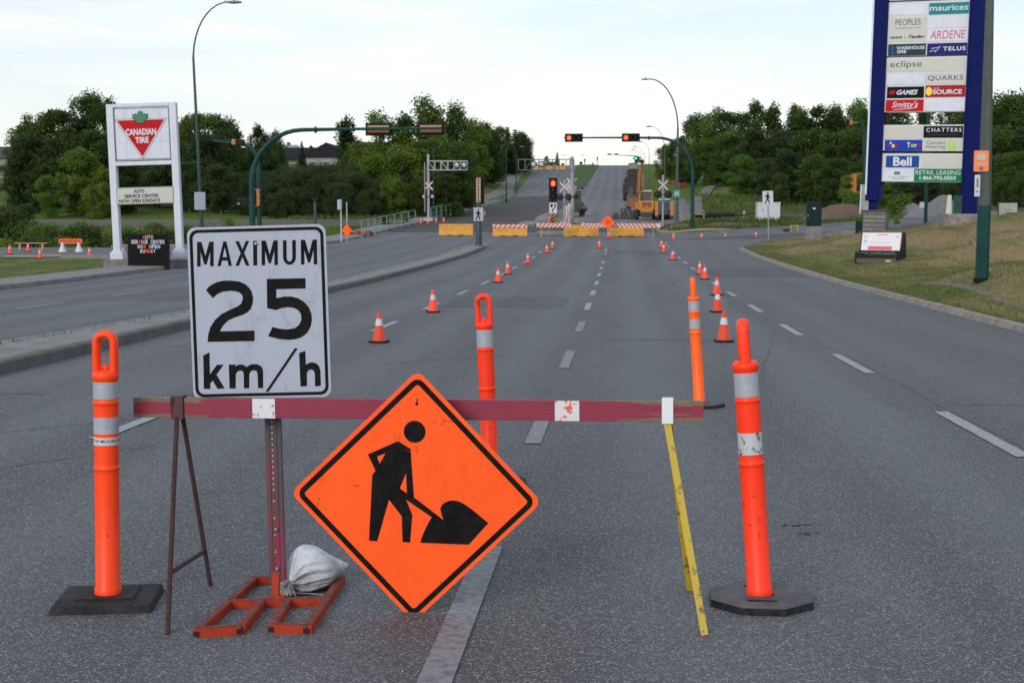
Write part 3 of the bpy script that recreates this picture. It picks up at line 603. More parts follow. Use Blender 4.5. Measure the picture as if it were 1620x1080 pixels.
for q, g, up, lab in ((-.014,g1,(0,1,0),'yellow steel leg toward the camera'),(.012,g2,(0,1,0),'yellow steel leg away from the camera')):
    mb = MB(); mb.T = inv; a = rt+Vector((q*.3,q,-.045))
    mb.bar(a, g, .030, .005, up=up); mb.bar(a+Vector((-.0125,.015,0)), g+Vector((-.0125,.015,0)), .005, .026, up=up)
    mb.build('leg', 'yellow', bar_t)['label'] = lab
# ---------------------------------------------------------------- speed sign on its stand
Ys = 6.32
base = gp(437, 941); base.z = G(base.x, base.y)
ss = thing('speed_limit_sign', 'white maximum 25 speed sign on a perforated post and orange floor frame', 'road sign', base)
pc = P(410, 494, Ys)      # panel centre
panel = MB(); W_, H_ = .632, .780
panel.slab(rrect(W_, H_, .038), -.0015, .0015, 0, ms=1)
po = panel.build('sign_panel', ['sign_white','galv'], ss, loc=pc-base); po.rotation_euler = (R(-1.0), R(-1.55), R(1.5))
def zs(p):   # traced crop point -> panel coords
    x, y = p; xl = 52+38*(y-62)/912; xr = 800+20*(y-62)/912; yt = 64-5*(x-52)/748
    return (((x-xl)/(xr-xl)-.5)*W_, (.5-(y-yt)/(975-64.5))*H_)
bd = MB(); bd.flat([rrect(W_-.022, H_-.022, .038), rrect(W_-.050, H_-.050, .026)[::-1]], -.003, 0)
bd.build('border', 'black', po)
lg = MB()
def ltr(shape, x0, y0, x1, y1): lg.flat([[zs((x0+(x1-x0)*u, y1+(y0-y1)*v)) for u, v in L_] for L_ in shape], -.003)
Mg = [[(0,0),(0,1),(.26,1),(.5,.42),(.74,1),(1,1),(1,0),(.79,0),(.79,.60),(.57,.08),(.43,.08),(.21,.60),(.21,0)]]
Ag = [[(0,0),(.42,1),(.62,1),(1,0),(.78,0),(.71,.22),(.31,.22),(.23,0)],[(.36,.36),(.51,.78),(.665,.36)]]
Xg = [[(0,1),(.25,1),(.5,.66),(.74,1),(.98,1),(.62,.52),(1,0),(.75,0),(.49,.36),(.25,0),(0,0),(.37,.51)]]
Ig = [[(0,0),(0,1),(1,1),(1,0)]]
def arcp(cx, cy, rx, ry, a0, a1, n=10): return [(cx+rx*math.cos(R(a0+(a1-a0)*i/n)), cy+ry*math.sin(R(a0+(a1-a0)*i/n))) for i in range(n+1)]
Ug = [[(0,1),(.28,1)]+arcp(.5,.30,.22,.17,180,360)+[(.72,1),(1,1)]+arcp(.5,.32,.5,.32,0,-180,16)]
for g_, a, b_ in ((Mg,109,198),(Ag,218,296),(Xg,315,391),(Ig,411,432),(Mg,456,543),(Ug,571,640),(Mg,667,753)): ltr(g_, a, 140, b_, 269)
two = [(157,395),(170,378),(188,365),(215,353),(250,346),(290,346),(335,352),(365,365),(388,385),(402,408),(409,440),(406,470),(396,497),(378,515),(350,529),(310,541),(275,556),(248,582),(230,613),(415,612),(415,667),(165,668),(168,630),(180,590),(205,552),(240,522),(285,500),(325,484),(346,468),(355,440),(350,422),(335,409),(315,403),(285,400),(245,404),(217,416),(193,437)]
five = [(483,341),(690,341),(690,395),(533,396),(533,443),(570,436),(612,436),(650,446),(682,466),(706,495),(719,527),(722,560),(714,598),(695,630),(665,651),(635,661),(600,664),(545,659),(488,643),(512,595),(545,604),(590,609),(628,604),(652,588),(666,560),(664,528),(648,507),(622,495),(592,491),(560,496),(530,506),(484,495)]
kk = [(142,740),(175,723),(177,840),(215,790),(250,790),(212,842),(255,915),(218,918),(192,872),(178,890),(180,917),(145,917)]
mm_ = [(278,790),(313,790),(314,800),(330,791),(345,790),(360,795),(372,804),(392,792),(412,789),(430,790),(448,800),(458,815),(460,835),(460,917),(433,917),(431,845),(426,827),(412,822),(396,825),(387,840),(386,917),(358,917),(357,840),(352,826),(340,822),(325,826),(315,840),(314,917),(282,917)]
sl = [(630,708),(645,710),(488,937),(472,937)]
hh = [(652,735),(685,723),(687,798),(702,788),(720,784),(740,789),(756,804),(764,830),(765,910),(735,912),(734,845),(728,828),(716,822),(702,825),(692,840),(692,910),(658,912)]
for L_ in (two, five, kk, mm_, sl, hh): lg.flat([[zs(p) for p in L_]], -.003)
lg.build('lettering', 'black', po)
mb = MB(); q = zs((427,156)); mb.lathe([(.0085,0),(.0085,.003),(.005,.005),(.0,.006)], 12, T=Matrix.Translation((q[0],-.003,q[1])) @ Matrix.Rotation(R(90),4,'X')); mb.lathe([(.005,0),(.005,.009),(0,.010)], 6, T=Matrix.Translation((q[0],-.003,q[1])) @ Matrix.Rotation(R(90),4,'X')); mb.build('bolt', 'steel', po, smooth=True)
# post: perforated flat bar with side flanges
mb = MB(); mb.T = Matrix.Translation(-base); pt = P(423, 380, Ys+.025); pb = P(438.5, 921, Ys+.02)
mb.bar(pt, pb, .072, .004, up=(0,1,0)); 
for s_ in (-1, 1): mb.bar(pt+Vector((.034*s_,.012,0)), pb+Vector((.034*s_,.012,0)), .005, .028, up=(0,1,0)); mb.bar(pt+Vector((.0165*s_,-.0035,0)), pb+Vector((.0165*s_,-.0035,0)), .003, .004, up=(0,1,0))
pst = mb.build('post', 'post', ss)
mb = MB(); mb.T = Matrix.Translation(-base); n = 60
for i in range(n):
    p = pt.lerp(pb, (i+.5)/n)+Vector((-.003,-.0035,0)); mb.lathe([(.0042,0),(.0042,.001)], 8, T=Matrix.Translation(p-base) @ Matrix.Rotation(R(90),4,'X'), m=0 if i < 44 or i%3 == 0 else 1)
mb.build('post_holes', ['post_hole','sign_red'], pst)
mb = MB()
for i in (50, 57):
    mb = MB(); p = pt.lerp(pb, (i+.5)/n)+Vector((.004,-.008,0)); mb.sphere(p-base, .010, n=8, k=6); mb.build('bolt', 'steel', pst, smooth=True)
# floor frame of square tube
mb = MB(); mb.T = Matrix.Translation(-base); 
def gg(px, py): p = gp(px, py, .036); return p-Vector((0,0,.018))
tubes = [((313,993),(401,913)),((397,911.5),(434,911)),((500,911),(543,908)),((541,909),(486,989)),((362,949),(508,945)),((414,948),(381,989)),((455,947),(431,986)),((313,993),(381,989)),((431,986),(486,988))]
for q, (a, b_) in enumerate(tubes):
    a = gg(*a); b_ = gg(*b_); mb.bar(a, b_, .034, .034+.0006*q, m=0)
    z = Vector((0,0,.0182+.0003*q)); mb.bar(a+z, b_+z, .028, .0012, m=1)
for p in ((313,993),(381,989),(431,986),(486,988)):
    c = gg(*p); mb.box(c+Vector((-.002,-.020,-.001)), (.022,.005,.022), 2)
mb.build('floor_frame', ['frame_orange','frame_top','tube_hole'], ss)
mb = MB(); mb.T = Matrix.Translation(-base); c = gg(436,945); mb.bar(c, c+Vector((0,.02,.13)), .030, .030, up=(0,1,0)); mb.box(c+Vector((0,0,.021)), (.085,.05,.012), b=.004); mb.build('socket', 'frame_orange', ss)
# ---------------------------------------------------------------- diamond
Yd = 6.02; DS = 1.062; dc = P(657.5, 786.5, Yd); hd = .517*1.0
dz = G(dc.x, dc.y)
ds = thing('roadworks_sign', 'orange diamond sign of a man digging hung on the plank', 'road sign', dc)
def diam(h, r, n=6): return [((x-z)*.70711, (x+z)*.70711) for x, z in rrect(h*1.41421, h*1.41421, r, n)]
hD = .517
mb = MB(); mb.slab(diam(hD, .038), -.0015, .0015, 0, ms=1); dp = mb.build('sign_panel', ['sign_orange','galv'], ds); ds.rotation_euler = (R(2.0), R(1.55), R(1.0)); ds.scale = (DS*.995, DS, DS*1.012)
mb = MB(); mb.flat([diam(hD-.024, .034), diam(hD-.055, .012)[::-1]], -.0032); mb.build('border', 'black', dp)
def dd(p):
    X, Y = p[0]-545.7, p[1]-533; det = 504*513+15*12
    u = (X*513-Y*12)/det; v = (Y*504+X*15)/det; return (u*hD*.985, -v*hD*.985)
man = [(465,306),(517,334),(539,532),(664,618),(655,598),(648,572),(652,560),(660,550),(672,541),(685,536),(700,534),(715,535),(732,540),(750,549),(775,565),(845,617),(770,712),(573,718),(578,695),(585,675),(594,652),(604,630),(615,609),(507,543),(535,604),(531,720),(500,720),(493,614),(438,548),(396,724),(363,724),(366,452),(379,433),(345,368)]
mb = MB(); mb.flat([[dd(p) for p in man],[dd(p) for p in ((417,358),(383,374),(394,404))],[dd(p) for p in ((503,434),(480,499),(510,517))]], -.0032); c = dd((531,263)); mb.flat([circ(c[0],c[1],.044*hD/.504*.985,32)], -.0032)
mb.build('pictogram', 'black', dp)
mb = MB(); c = dd((535,150)); mb.flat([circ(c[0],c[1],.006,10)], -.0034); mb.flat([[(c[0]-.002,c[1]),(c[0]+.002,c[1]),(c[0]+.004,c[1]+.02),(c[0],c[1]+.024)]], -.0036); mb.build('bolt_hole', 'black', dp)
mb = MB()
rg = random.Random(5)
for (x, y, l_, a) in ((640,218,70,-20),(150,575,30,80),(520,325,60,40),(480,285,70,35),(300,500,16,10)):
    for q in range(5):
        X, Y = x+rg.uniform(-l_/2,l_/2)*math.cos(R(a)), y+rg.uniform(-l_/2,l_/2)*math.sin(R(a)); w = rg.uniform(4,9)
        p = [dd((X+dx*w*math.cos(R(a))-dy*1.2*math.sin(R(a)), Y+dx*w*math.sin(R(a))+dy*1.2*math.cos(R(a)))) for dx, dy in ((-1,-1),(1,-.5),(1,1),(-1,.4))][::-1]
        mb.flat([p], -.0042-.0001*q)
tag(mb.build('scratches', 'smudge', dp), None, None, None, 'stuff')
# wire hook over the plank behind the sign
mb = MB(); mb.tube([(0,.004,.43),(0,.03,.445),(0,.09,.45),(0,.12,.44),(0,.12,.40)], .004, 6); mb.build('hook', 'steel', ds)
# ---------------------------------------------------------------- sandbag
p0 = P(446, 931, 6.36); p1 = P(550, 893, 6.50)
sb = MB(); nU, nV = 80, 110; vs = []; ax = Vector((p1.x-p0.x, p1.y-p0.y, 0)); Lb = ax.length; ax.normalize(); sd = Vector((-ax.y, ax.x, 0))
gzb = G(p0.x, p0.y); rg = random.Random(9); fold = [(rg.randint(5,30), rg.uniform(0,6.3), rg.uniform(.4,1)) for _ in range(9)]
for i in range(nU+1):
    t = i/nU; prof = (math.sin(math.pi*min(1, (t*1.04+.02))**.80))**.62 if 0 < t < 1 else 0
    if t < .22: prof = lerp(.13, prof, sst(t/.22)**.8)
    if t > .60: prof = lerp(prof, .80*(1-t)/.4+.07, sst((t-.60)/.25))
    if t < .10: prof = .12+prof*.65*(t/.10)
    for j in range(nV):
        a = 2*math.pi*j/nV; w = sum(k_[2]*math.sin(k_[0]*a+k_[1]+t*2.2) for k_ in fold)/5
        amp = .62*max(0, 1-t/.72)**.9*min(1,t/.12); rad = prof*(1+amp*w+.025*math.sin(7*t+3*a)+.02*math.sin(11*t-2*a)+.012*math.sin(23*t+5*a))
        y = math.cos(a)*rad*.140; z = math.sin(a)*rad*(.122 if math.sin(a) > 0 else .075)
        zc = .058+.012*math.sin(math.pi*t)+.10*max(0,t-.66)
        nk = max(0, 1-t/.30)**2; p = p0+ax*(t*Lb*1.0)+sd*y+Vector((.050*nk, -.075*nk, 0)); zc -= .022*nk; vs.append((p.x-p0.x, p.y-p0.y, max(z+zc, .012)))
sb.add(vs, [(i*nV+j, i*nV+(j+1)%nV, (i+1)*nV+(j+1)%nV, (i+1)*nV+j) for i in range(nU) for j in range(nV)])
st = thing('sandbag', 'full white woven sandbag tied at its neck on the orange frame', 'sandbag', (p0.x, p0.y, gzb))
sb.build('sack', 'bag', st, smooth=True, angle=80)
mb = MB(); kx = Vector((.050,-.075,.036))
for i in range(46):
    a = rg.uniform(0, 6.28); l_ = rg.uniform(.025,.065); d = Vector((math.cos(a)*.8-.25, -.7, math.sin(a)*.8-.05)).normalized(); o = kx+Vector((rg.uniform(-.012,.012),rg.uniform(-.01,.01),rg.uniform(-.012,.012)))
    e_ = o+d*l_; e_.z = max(.006, e_.z-.012); mb.tube([o, o+d*l_*.5+Vector((0,0,.004)), e_], [.006,.0075,.0015], 5)
mb.tube([(kx.x+.006*math.cos(a), kx.y+.01+.012*math.cos(a), kx.z+.024*math.sin(a)) for a in np.linspace(0,6.28,20)], .005, 6)
mb.tube([kx, kx+Vector((.04,-.02,-.02)), kx+Vector((.10,0,-.026)), kx+Vector((.16,-.005,-.03))], .0035, 5)
for i in range(14):
    x = rg.uniform(-.05,.02); mb.tube([kx+Vector((x*.3,0,0)), kx+Vector((x-.01,-.02,-.020)), kx+Vector((x-.03,-.035,-.030))], [.007,.010,.002], 5)
mb.build('knot', 'twine', st, smooth=True)
# ---------------------------------------------------------------- delineator posts
def loopgeo(mb, z0, h, w, r, dx=0):
    pts = [(-w/2,0,z0-.01)]+[(-w/2,0,z0+.02)]+[(-w/2*math.cos(a), 0, z0+h-w/2-r*.2+ (w/2)*math.sin(a)) for a in np.linspace(0, math.pi, 13)]+[(w/2,0,z0+.02),(w/2,0,z0-.01)]
    k = len(mb.v); mb.tube(pts, r, 12)
    for i in range(k, len(mb.v)): x, y, z = mb.v[i]; mb.v[i] = (x, y*1.45, z)
def delineator(name, label, top, px, py, Y, body, bands, square, rings, rz=0, lean=(0,0), hscale=1.0, loop_rz=0, words=False, rub='rubber', group='delineator posts around the barricade', zoff=0.0, rbase=0):
    q_ = gp(px, py, .04) if Y is None else P(px, py, Y); X, Y = q_.x, q_.y; c = Vector((X, Y, G(X, Y))); hscale = (P(top[0], top[1], Y).z-c.z)/1.187; bands = [(a*hscale, b_*hscale, m_) for a, b_, m_ in bands]; rings = [z*hscale for z in rings]; lean = (math.atan2(P(top[0], top[1], Y).x-X, 1.19*hscale), lean[1]); t = thing(name, label, 'delineator', c, rz, group)
    mb = MB()
    if square:
        mb.box((0,0,.018), (.44,.40,.036), b=.006, top=(.95,.92)); 
        mb.box((0,0,.0385), (.26,.20,.006), 1); mb.box((0,0,.0425), (.245,.186,.006), 0)
    else:
        oc = [(.243*math.cos(R(22.5+45*i)), .243*math.sin(R(22.5+45*i))) for i in range(8)]; n = 8
        lay = [(1,0),(1,.034),(.965,.042)]; vs = [(x*s_, y*s_, z) for s_, z in lay for x, y in oc]
        k = len(mb.v); mb.add(vs, [(j*8+i, j*8+(i+1)%8, (j+1)*8+(i+1)%8, (j+1)*8+i) for j in range(2) for i in range(8)]+[tuple(range(16,24)),tuple(range(7,-1,-1))], 0)
        for q in range(len(mb.m)-18, len(mb.m)-10): mb.m[q] = 1  # lower side faces black rubber, bevel and top the greyer one
        mb.box((0,-.125,.0425), (.13,.03,.004), 1, b=.0012); mb.box((0,.125,.0425), (.13,.03,.004), 1, b=.0012)
        mb.lathe([(.062,.0422),(.062,.0432)], 24, 1)
    bo = mb.build('base', [rub, 'rubber' if rub != 'rubber' else 'tube_hole'], t, smooth=True, angle=30); bo.rotation_euler = (0,0,rbase)
    r = .0535; zt = 1.0*hscale
    prof = [(.058,.036),(.059,.04),(.059,.072),(.054,.078)]
    for z in sorted(rings): prof += [(.0532,z-.030),(.0532,z-.013),(.0545,z-.008),(.0572,z-.004),(.0572,z+.004),(.0545,z+.008),(.0530,z+.013),(.0530,z+.030)]
    prof += [(.0515,zt-.045),(.0525,zt-.035),(.0575,zt-.028),(.0585,zt-.012),(.056,zt),(.045,zt+.008),(.02,zt+.010)]
    mb = MB(); mb.lathe(prof, 40); b_ = mb.build('tube', body, t, smooth=True, angle=50)
    b_.rotation_euler = (lean[1], lean[0], 0)
    for z0, z1, m_ in bands:
        mb = MB(); mb.lathe([(.0545,z0),(.0545,z1)], 40, cap=False); mb.build('reflective_band', m_, b_, smooth=True)
    mb = MB(); loopgeo(mb, zt, .168*hscale, .078, .0185); mb.lathe([(.012,zt+.005),(.016,zt+.02),(.010,zt+.035),(0,zt+.04)], 12)
    mb.sphere((0,0,zt+.166), .020, n=12, k=8, sc=(1.2,.8,.7))
    lo = mb.build('handle', body, b_, smooth=True, angle=60); lo.rotation_euler = (0,0,loop_rz)
    if words:
        mb = MB(); mb.lathe([(.0548,.692*hscale),(.0548,.726*hscale)], 40, cap=False); w_ = mb.build('label_band', 'white', b_, smooth=True)
        mb = MB(); mb.text('CITY OF MOOSE JAW', -.098, .701*hscale, .098, .717*hscale, 0, off=.012, wrap=.0553); mb.build('lettering', 'black', w_)
    return t
delineator('delineator_post', 'red orange post with a city name band on a black square base', (166,520), 171, 939, None, 'orange_plastic', [(.962,.890,'reflect'),(.812,.740,'reflect')], True, [.872,.590], rz=R(10),  words=True, loop_rz=R(-8))
delineator('delineator_post', 'red orange post seen between the two signs, its base hidden behind the diamond', (764,462), 777, 770, 9.2, 'orange_plastic3', [(.960,.855,'reflect')], False, [.84,.60],  loop_rz=R(3))
delineator('delineator_post', 'amber orange post on a grey octagon base, behind the right end of the plank', (1095,437), 1107, 636, None, 'orange_plastic2', [(.965,.88,'reflect'),(.80,.715,'reflect')], False, [.862,.675],  loop_rz=R(92), rub='rubber_grey', rbase=R(10))
delineator('delineator_post', 'tallest leaning red post right of the plank, grey octagon base, scuffed lower band', (1174,500), 1203, 939, None, 'orange_plastic3', [(.960,.862,'reflect'),(.715,.625,'reflect_dirty')], False, [.846,.585],  loop_rz=R(84), rub='rubber_grey', rbase=R(-2))
# wire tied to amber post
# ---------------------------------------------------------------- traffic cones
def make_cone(h, body, second):
    t = thing('traffic_cone', 'cone', 'traffic cone')
    mb = MB(); mb.box((0,0,.014), (.27,.27,.028), b=.006); mb.build('base', 'rubber', t, smooth=True)
    rb, rt_ = .098, .026; mb = MB(); mb.lathe([(rb+.012,.026),(rb+.008,.036),(rb,.045),(rt_,h-.01),(rt_-.006,h),(.012,h)], 28)
    b_ = mb.build('body', body, t, smooth=True)
    def rad(z): return rb+(rt_-rb)*(z-.045)/(h-.055)+.0015
    for a, b2 in ([(.56,.78)] if not second else [(.60,.80),(.36,.48)]):
        mb = MB(); mb.lathe([(rad(a*h),a*h),(rad(b2*h),b2*h)], 28, cap=False); mb.build('reflective_collar', 'white', b_, smooth=True)
    return t
cA = make_cone(.455, 'cone', False); cB = make_cone(.455, 'cone_bright', False)
used = set(); rg = random.Random(11)
def cone(px, py, bright, label, group, rot=None, sc=1):
    src = cB if bright else cA
    t = src if src not in used else copy_tree(src); used.add(src)
    p = gp(px, py, .0) if rot is None else P(px, py, rot)
    t.location = (p.x, p.y, G(p.x, p.y)+.008); t.rotation_euler = (0,0,rg.uniform(-.5,.5)); t.scale = (sc,)*3; t['label'] = label; t['group'] = group; return t
od = ['nearest','second','third','fourth','fifth','sixth','seventh','eighth','ninth','tenth','eleventh']
for i, (x, y, b_) in enumerate([(600,542,0),(685,494,1),(788,447,1),(803,434,1),(835,417,1),(865,400.5,1),(874,393.5,1)]):
    cone(x, y, b_, f'{od[i]} orange cone of the line left of the centre lane', 'cones along the left lane line', sc=1.02)
for i, (x, y, b_) in enumerate([(1145,541,0),(1135,494,0),(1134,467,1),(1115,442,1),(1107,434,1),(1064,411.5,1),(1050,399.5,1),(1046.5,392.5,1)]):
    cone(x, y, b_, f'{od[i]} orange cone of the line right of the centre lane', 'cones along the right lane line', sc=1.05)
cone(948, 392.5, 1, 'lone orange cone standing in the middle of the lane before the barriers', 'cones near the closed crossing')
cone(963.5, 376.5, 1, 'small cone in the gap beside the orange diamond', 'cones near the closed crossing')
for i, x in enumerate((1065.7,1110,1147.5,1196)):
    cone(x, [379.2,379,378.6,377.2][i], i != 3, f'orange cone at the far kerb of the side street, {["leftmost","second from left","third from left","rightmost"][i]} of four', 'cones along the far kerb', sc=[1,1,.92,1.05][i])
for i, (x, Y) in enumerate(((666,118),(677,117.6),(690,119),(702,120),(767,137))):
    p = at(x, Y); t = copy_tree(cB); t.location = (p.x, p.y, p.z+.15); t.scale = (1.05,)*3; t['label'] = f'orange cone by the green railing, {["leftmost","second from left","third from left","fourth from left","rightmost"][i]} of five'; t['group'] = 'cones by the railing'
# ---------------------------------------------------------------- barriers and striped boards at the closure
def stripes(mb, w, h, y, z0, n, m1, m2, dirn=1, T=None):
    mb.box((0,y,z0+h/2), (w,.025,h), m1, T=T); st = w/n
    for i in range(n):
        x0 = -w/2+i*st; sl_ = h*.9*dirn; q = [(x0,z0),(x0+st*.5,z0),(x0+st*.5+sl_,z0+h),(x0+sl_,z0+h)]
        q = [(min(w/2, max(-w/2, a)), b) for a, b in q]; mb.flat([q], y-.016, m2, T=T)
def jersey(px, Y, label, rz=0, board=False, w=2.45):
    c = at(px, Y); c.z += .01; t = thing('concrete_barrier', label, 'barrier', c, rz, 'concrete barriers across the road')
    L_ = [(-.27,.0),(-.27,.07),(-.14,.30),(-.10,.82),(.10,.82),(.14,.30),(.27,.07),(.27,0)]
    mb = MB(); n = len(L_)
    vs = [(x, a, b_) for x in (-w/2, w/2) for a, b_ in L_]; mb.add(vs, [tuple(range(n))[::-1], tuple(range(n,2*n))]+[(i, (i+1)%n, n+(i+1)%n, n+i) for i in range(n)][::1]); 
    mb.build('wall', 'barrier', t)
    mb = MB(); 
    for x in (-w*.28, w*.28): mb.box((x,0,.825), (.12,.05,.03), 0)
    for x in (-w*.18, w*.16): mb.box((x,-.272,.025), (.30,.02,.05), 1)
    mb.build('lifting_slots', ['steel','tube_hole'], t)
    if board: mb = MB(); stripes(mb, w, .24, -.15, .60, 7, 0, 1); mb.build('striped_board', ['white','red_str'], t)
    return t
jersey(721.5, 102.2, 'leftmost plain yellow concrete barrier, left of the median pole')
jersey(807, 101, 'yellow concrete barrier with a striped board along its top', board=True)
jersey(919.5, 100.5, 'plain yellow concrete barrier in the middle of the closure')
jersey(990.5, 100.5, 'rightmost yellow concrete barrier below the orange diamond')
def striped_barricade(px0, px1, Y, py, label, tiltz=0, hb=.30, n=8, d=1):
    a = P(px0, py, Y); b_ = P(px1, py, Y); w = (b_-a).length; X = (a.x+b_.x)/2; g = G(X, Y); t = thing('striped_barricade', label, 'barricade', (X, Y, g), tiltz, 'striped barricades across the road')
    zt = (a.z+b_.z)/2-g; mb = MB(); stripes(mb, w, hb, 0, zt-hb/2, n, 0, 1, d); mb.build('striped_board', ['white','red_str'], t)
    for x in (-w*.36, w*.36):
        mb = MB(); mb.bar((x,-.03,zt), (x,-.35,.005), .035, .035, up=(0,1,0)); mb.bar((x,.03,zt), (x,.35,.005), .035, .035, up=(0,1,0)); mb.build('leg', 'yellow', t)
striped_barricade(849, 903, 99, 356.5, 'striped red and white board on thin legs, leftmost, before the keep right sign')
striped_barricade(920, 968, 99, 356.5, 'striped red and white board on thin legs left of the orange diamond')
striped_barricade(964, 1045, 98.4, 357, 'longest striped red and white board, right of the orange diamond', n=12, d=-1)
c = at(961.5, 97.4); t = thing('warning_sign', 'small orange diamond sign above the barriers, mid road', 'road sign', c)
mb = MB(); zc = P(961.5, 351.5, 97.4).z-c.z; mb.slab([(x, z+zc) for x, z in diam(.46, .03)], -.003, .003); sp_ = mb.build('sign_panel', 'sign_orange', t)
mb = MB(); 
for i, (a, b_) in enumerate(((-.16,.1),(-.22,.0),(-.12,-.1))): mb.box((a*0,-.006,zc+b_), (abs(a)*2,.002,.045))
mb.build('faded_marks', 'smudge', sp_)
mb = MB(); mb.bar((0,.02,zc+.3), (0,.02,.3), .04, .03, up=(0,1,0)); 
for a in (40,140,220,320): mb.bar((0,.02,.32), (.5*math.cos(R(a)), .02+.4*math.sin(R(a)), .01), .03, .03)
mb.build('stand', 'steel', t)
# ---------------------------------------------------------------- traffic signals
def red_lens(mb, c, r, lit):    # lens disc facing -y with visor
    T = Matrix.Translation(c) @ Matrix.Rotation(R(90),4,'X')
    mb.lathe([(r,0),(r*.8,.03),(r*.45,.045),(0,.05)], 20, lit, T=T, cap=False)
    mb.lathe([(r*1.12,-.01),(r*1.14,.012),(r*1.02,.014)], 20, 1 if lit != 1 else 1, T=T, cap=False)
def signal_head(parent, c, vertical, lit, n=3, r=.15, front=True, plate=True, body='housing', name='signal_head'):
    # three sections in a row, facing -y (front) or away
    mb = MB(); stp = .36; ln = stp*n; w, h = (.36, ln) if vertical else (ln, .36)
    mb.box((0,.12,0), (w,.22,h), 0, b=.03)
    if plate: mb.box((0,.03,0), (w+.26,.02,h+.26), 1)
    o = mb.build(name, [body,'housing'], parent, loc=c, smooth=True, angle=30)
    if not front: o.rotation_euler = (0,0,math.pi)
    for i in range(n):
        q = (i-(n-1)/2)*stp; p = (0,-.005,-q) if vertical else (q,-.005,0)
        mb = MB(); T = Matrix.Translation(p) @ Matrix.Rotation(R(90),4,'X')
        mb.lathe([(r,0),(r*.8,.03),(r*.4,.045),(0,.05)], 20, 0, T=T, cap=False)
        mb.lathe([(r*1.25,-.004),(r*1.25,.006),(r*.98,.010)], 20, 1, T=T, cap=False)
        on = (i == 0 and lit)
        le = mb.build('lens', ['red_on' if on else 'lens_off', 'lens_rim' if on else 'housing'], o, smooth=True)
        mb = MB(); n_ = 14; vs = []
        for j in range(n_+1):
            a = math.pi*(j/n_)*1.16-.25; 
            for y, k_ in ((0,1.16),(-.26,1.14)): vs.append((p[0]+r*k_*math.cos(a), p[1]+y*(.6+.4*max(0,math.sin(a))), p[2]+r*k_*math.sin(a)))
        mb.add(vs, [(2*j, 2*j+1, 2*j+3, 2*j+2) for j in range(n_)]); mb.build('visor', 'housing', le, smooth=True)
    return o
def mast(px, Y, pyarm, pxtip, heads, label, front, polemat='teal', hd_mat='housing', px_top=None):
    c = at(px, Y); t = thing('signal_mast', label, 'traffic signal', c); za = P(px, pyarm, Y).z-c.z; Lx = P(pxtip, pyarm, Y).x-c.x; sg = 1 if Lx > 0 else -1
    Rr = min(2.6, abs(Lx)*.3); pts = [(0,0,0),(0,0,.5),(0,0,za-Rr)]+[(sg*Rr*(1-math.cos(a)), 0, za-Rr+Rr*math.sin(a)) for a in np.linspace(.15, math.pi/2, 10)]+[(Lx*.55,0,za+.03),(Lx,0,za+.04)]
    rs = [.17,.165,.14]+[.135-.004*i for i in range(10)]+[.075,.05]
    mb = MB(); mb.tube(pts, rs, 12); mb.lathe([(.24,-.05),(.24,.12),(.18,.2)], 16); mb.build('mast', polemat, t, smooth=True)
    mb = MB(); mb.sphere((sg*Rr*1.25,0,za), .17, n=10, k=6, sc=(.5,1,1)); mb.build('joint', polemat, t, smooth=True)
    for hx in heads:
        x = P(hx, pyarm, Y).x-c.x; y = -.22 if front else .22
        signal_head(t, (x, y, za+.02), False, front, front=front, body=hd_mat)
        if not front:
            mb = MB(); mb.box((x,-.02,za+.15), (1.05,.05,.05)); mb.build('strap', 'tan', t)
    return t, za
mR_, zaR = mast(1095, 107, 218, 892, [908,998], 'right teal signal mast reaching left with two lit red lights', True)
mL_, zaL = mast(400, 70, 206, 699, [598.5,681.5], 'left teal signal mast reaching right, seen from behind its two signals', False, hd_mat='housing_o')
# vertical pole twin beside the left mast with short arm to the left
c = at(411, 71.5); t = thing('signal_mast', 'thin teal signal pole close behind the left mast, arm to the left', 'traffic signal', c); zt = P(411,228,71.5).z-c.z
mb = MB(); a_ = [(0,0,0),(0,0,zt-1.1)]+[(-.9*(1-math.cos(a)),0,zt-1.1+1.1*math.sin(a)) for a in np.linspace(.2,math.pi/2,7)]+[(P(336,222,71.5).x-c.x,0,zt+.18)]
mb.tube(a_, [.13,.11]+[.09]*7+[.06], 10); mb.build('mast', 'teal', t, smooth=True)
x = P(378,226,71.5).x-c.x; mb = MB(); mb.box((x+.1,-.1,zt+.08), (.42,.3,.3), 0, b=.04); mb.box((x-.22,-.1,zt+.1), (.2,.26,.28), 1, b=.03); mb.build('signal_head', ['housing','housing_y'], t)
x = P(411.5,313,71.5).x-c.x; z = P(411,313,71.5).z-c.z
mb = MB(); mb.box((.08,-.35,z), (.16,.3,.82), 0, b=.03); 
for q in (-.26,0,.26): mb.box((.28,-.35,z+q+.05), (.26,.24,.03), 1); mb.box((.20,-.35,z+q-.02), (.10,.22,.14), 1)
mb.box((-.12,-.3,z+.42), (.3,.06,.04), 0); mb.box((-.12,-.3,z-.42), (.3,.06,.04), 0); mb.build('signal_head', ['housing_y','housing'], t)
mb = MB(); mb.box((-.75,-.3,z-.22), (.6,.35,.42), 0, b=.04); mb.box((-.92,-.5,z-.3), (.08,.05,.06), 1); mb.box((-.4,-.3,z-.42), (.7,.05,.05), 2); mb.build('pedestrian_signal', ['housing','white','housing_y'], t)
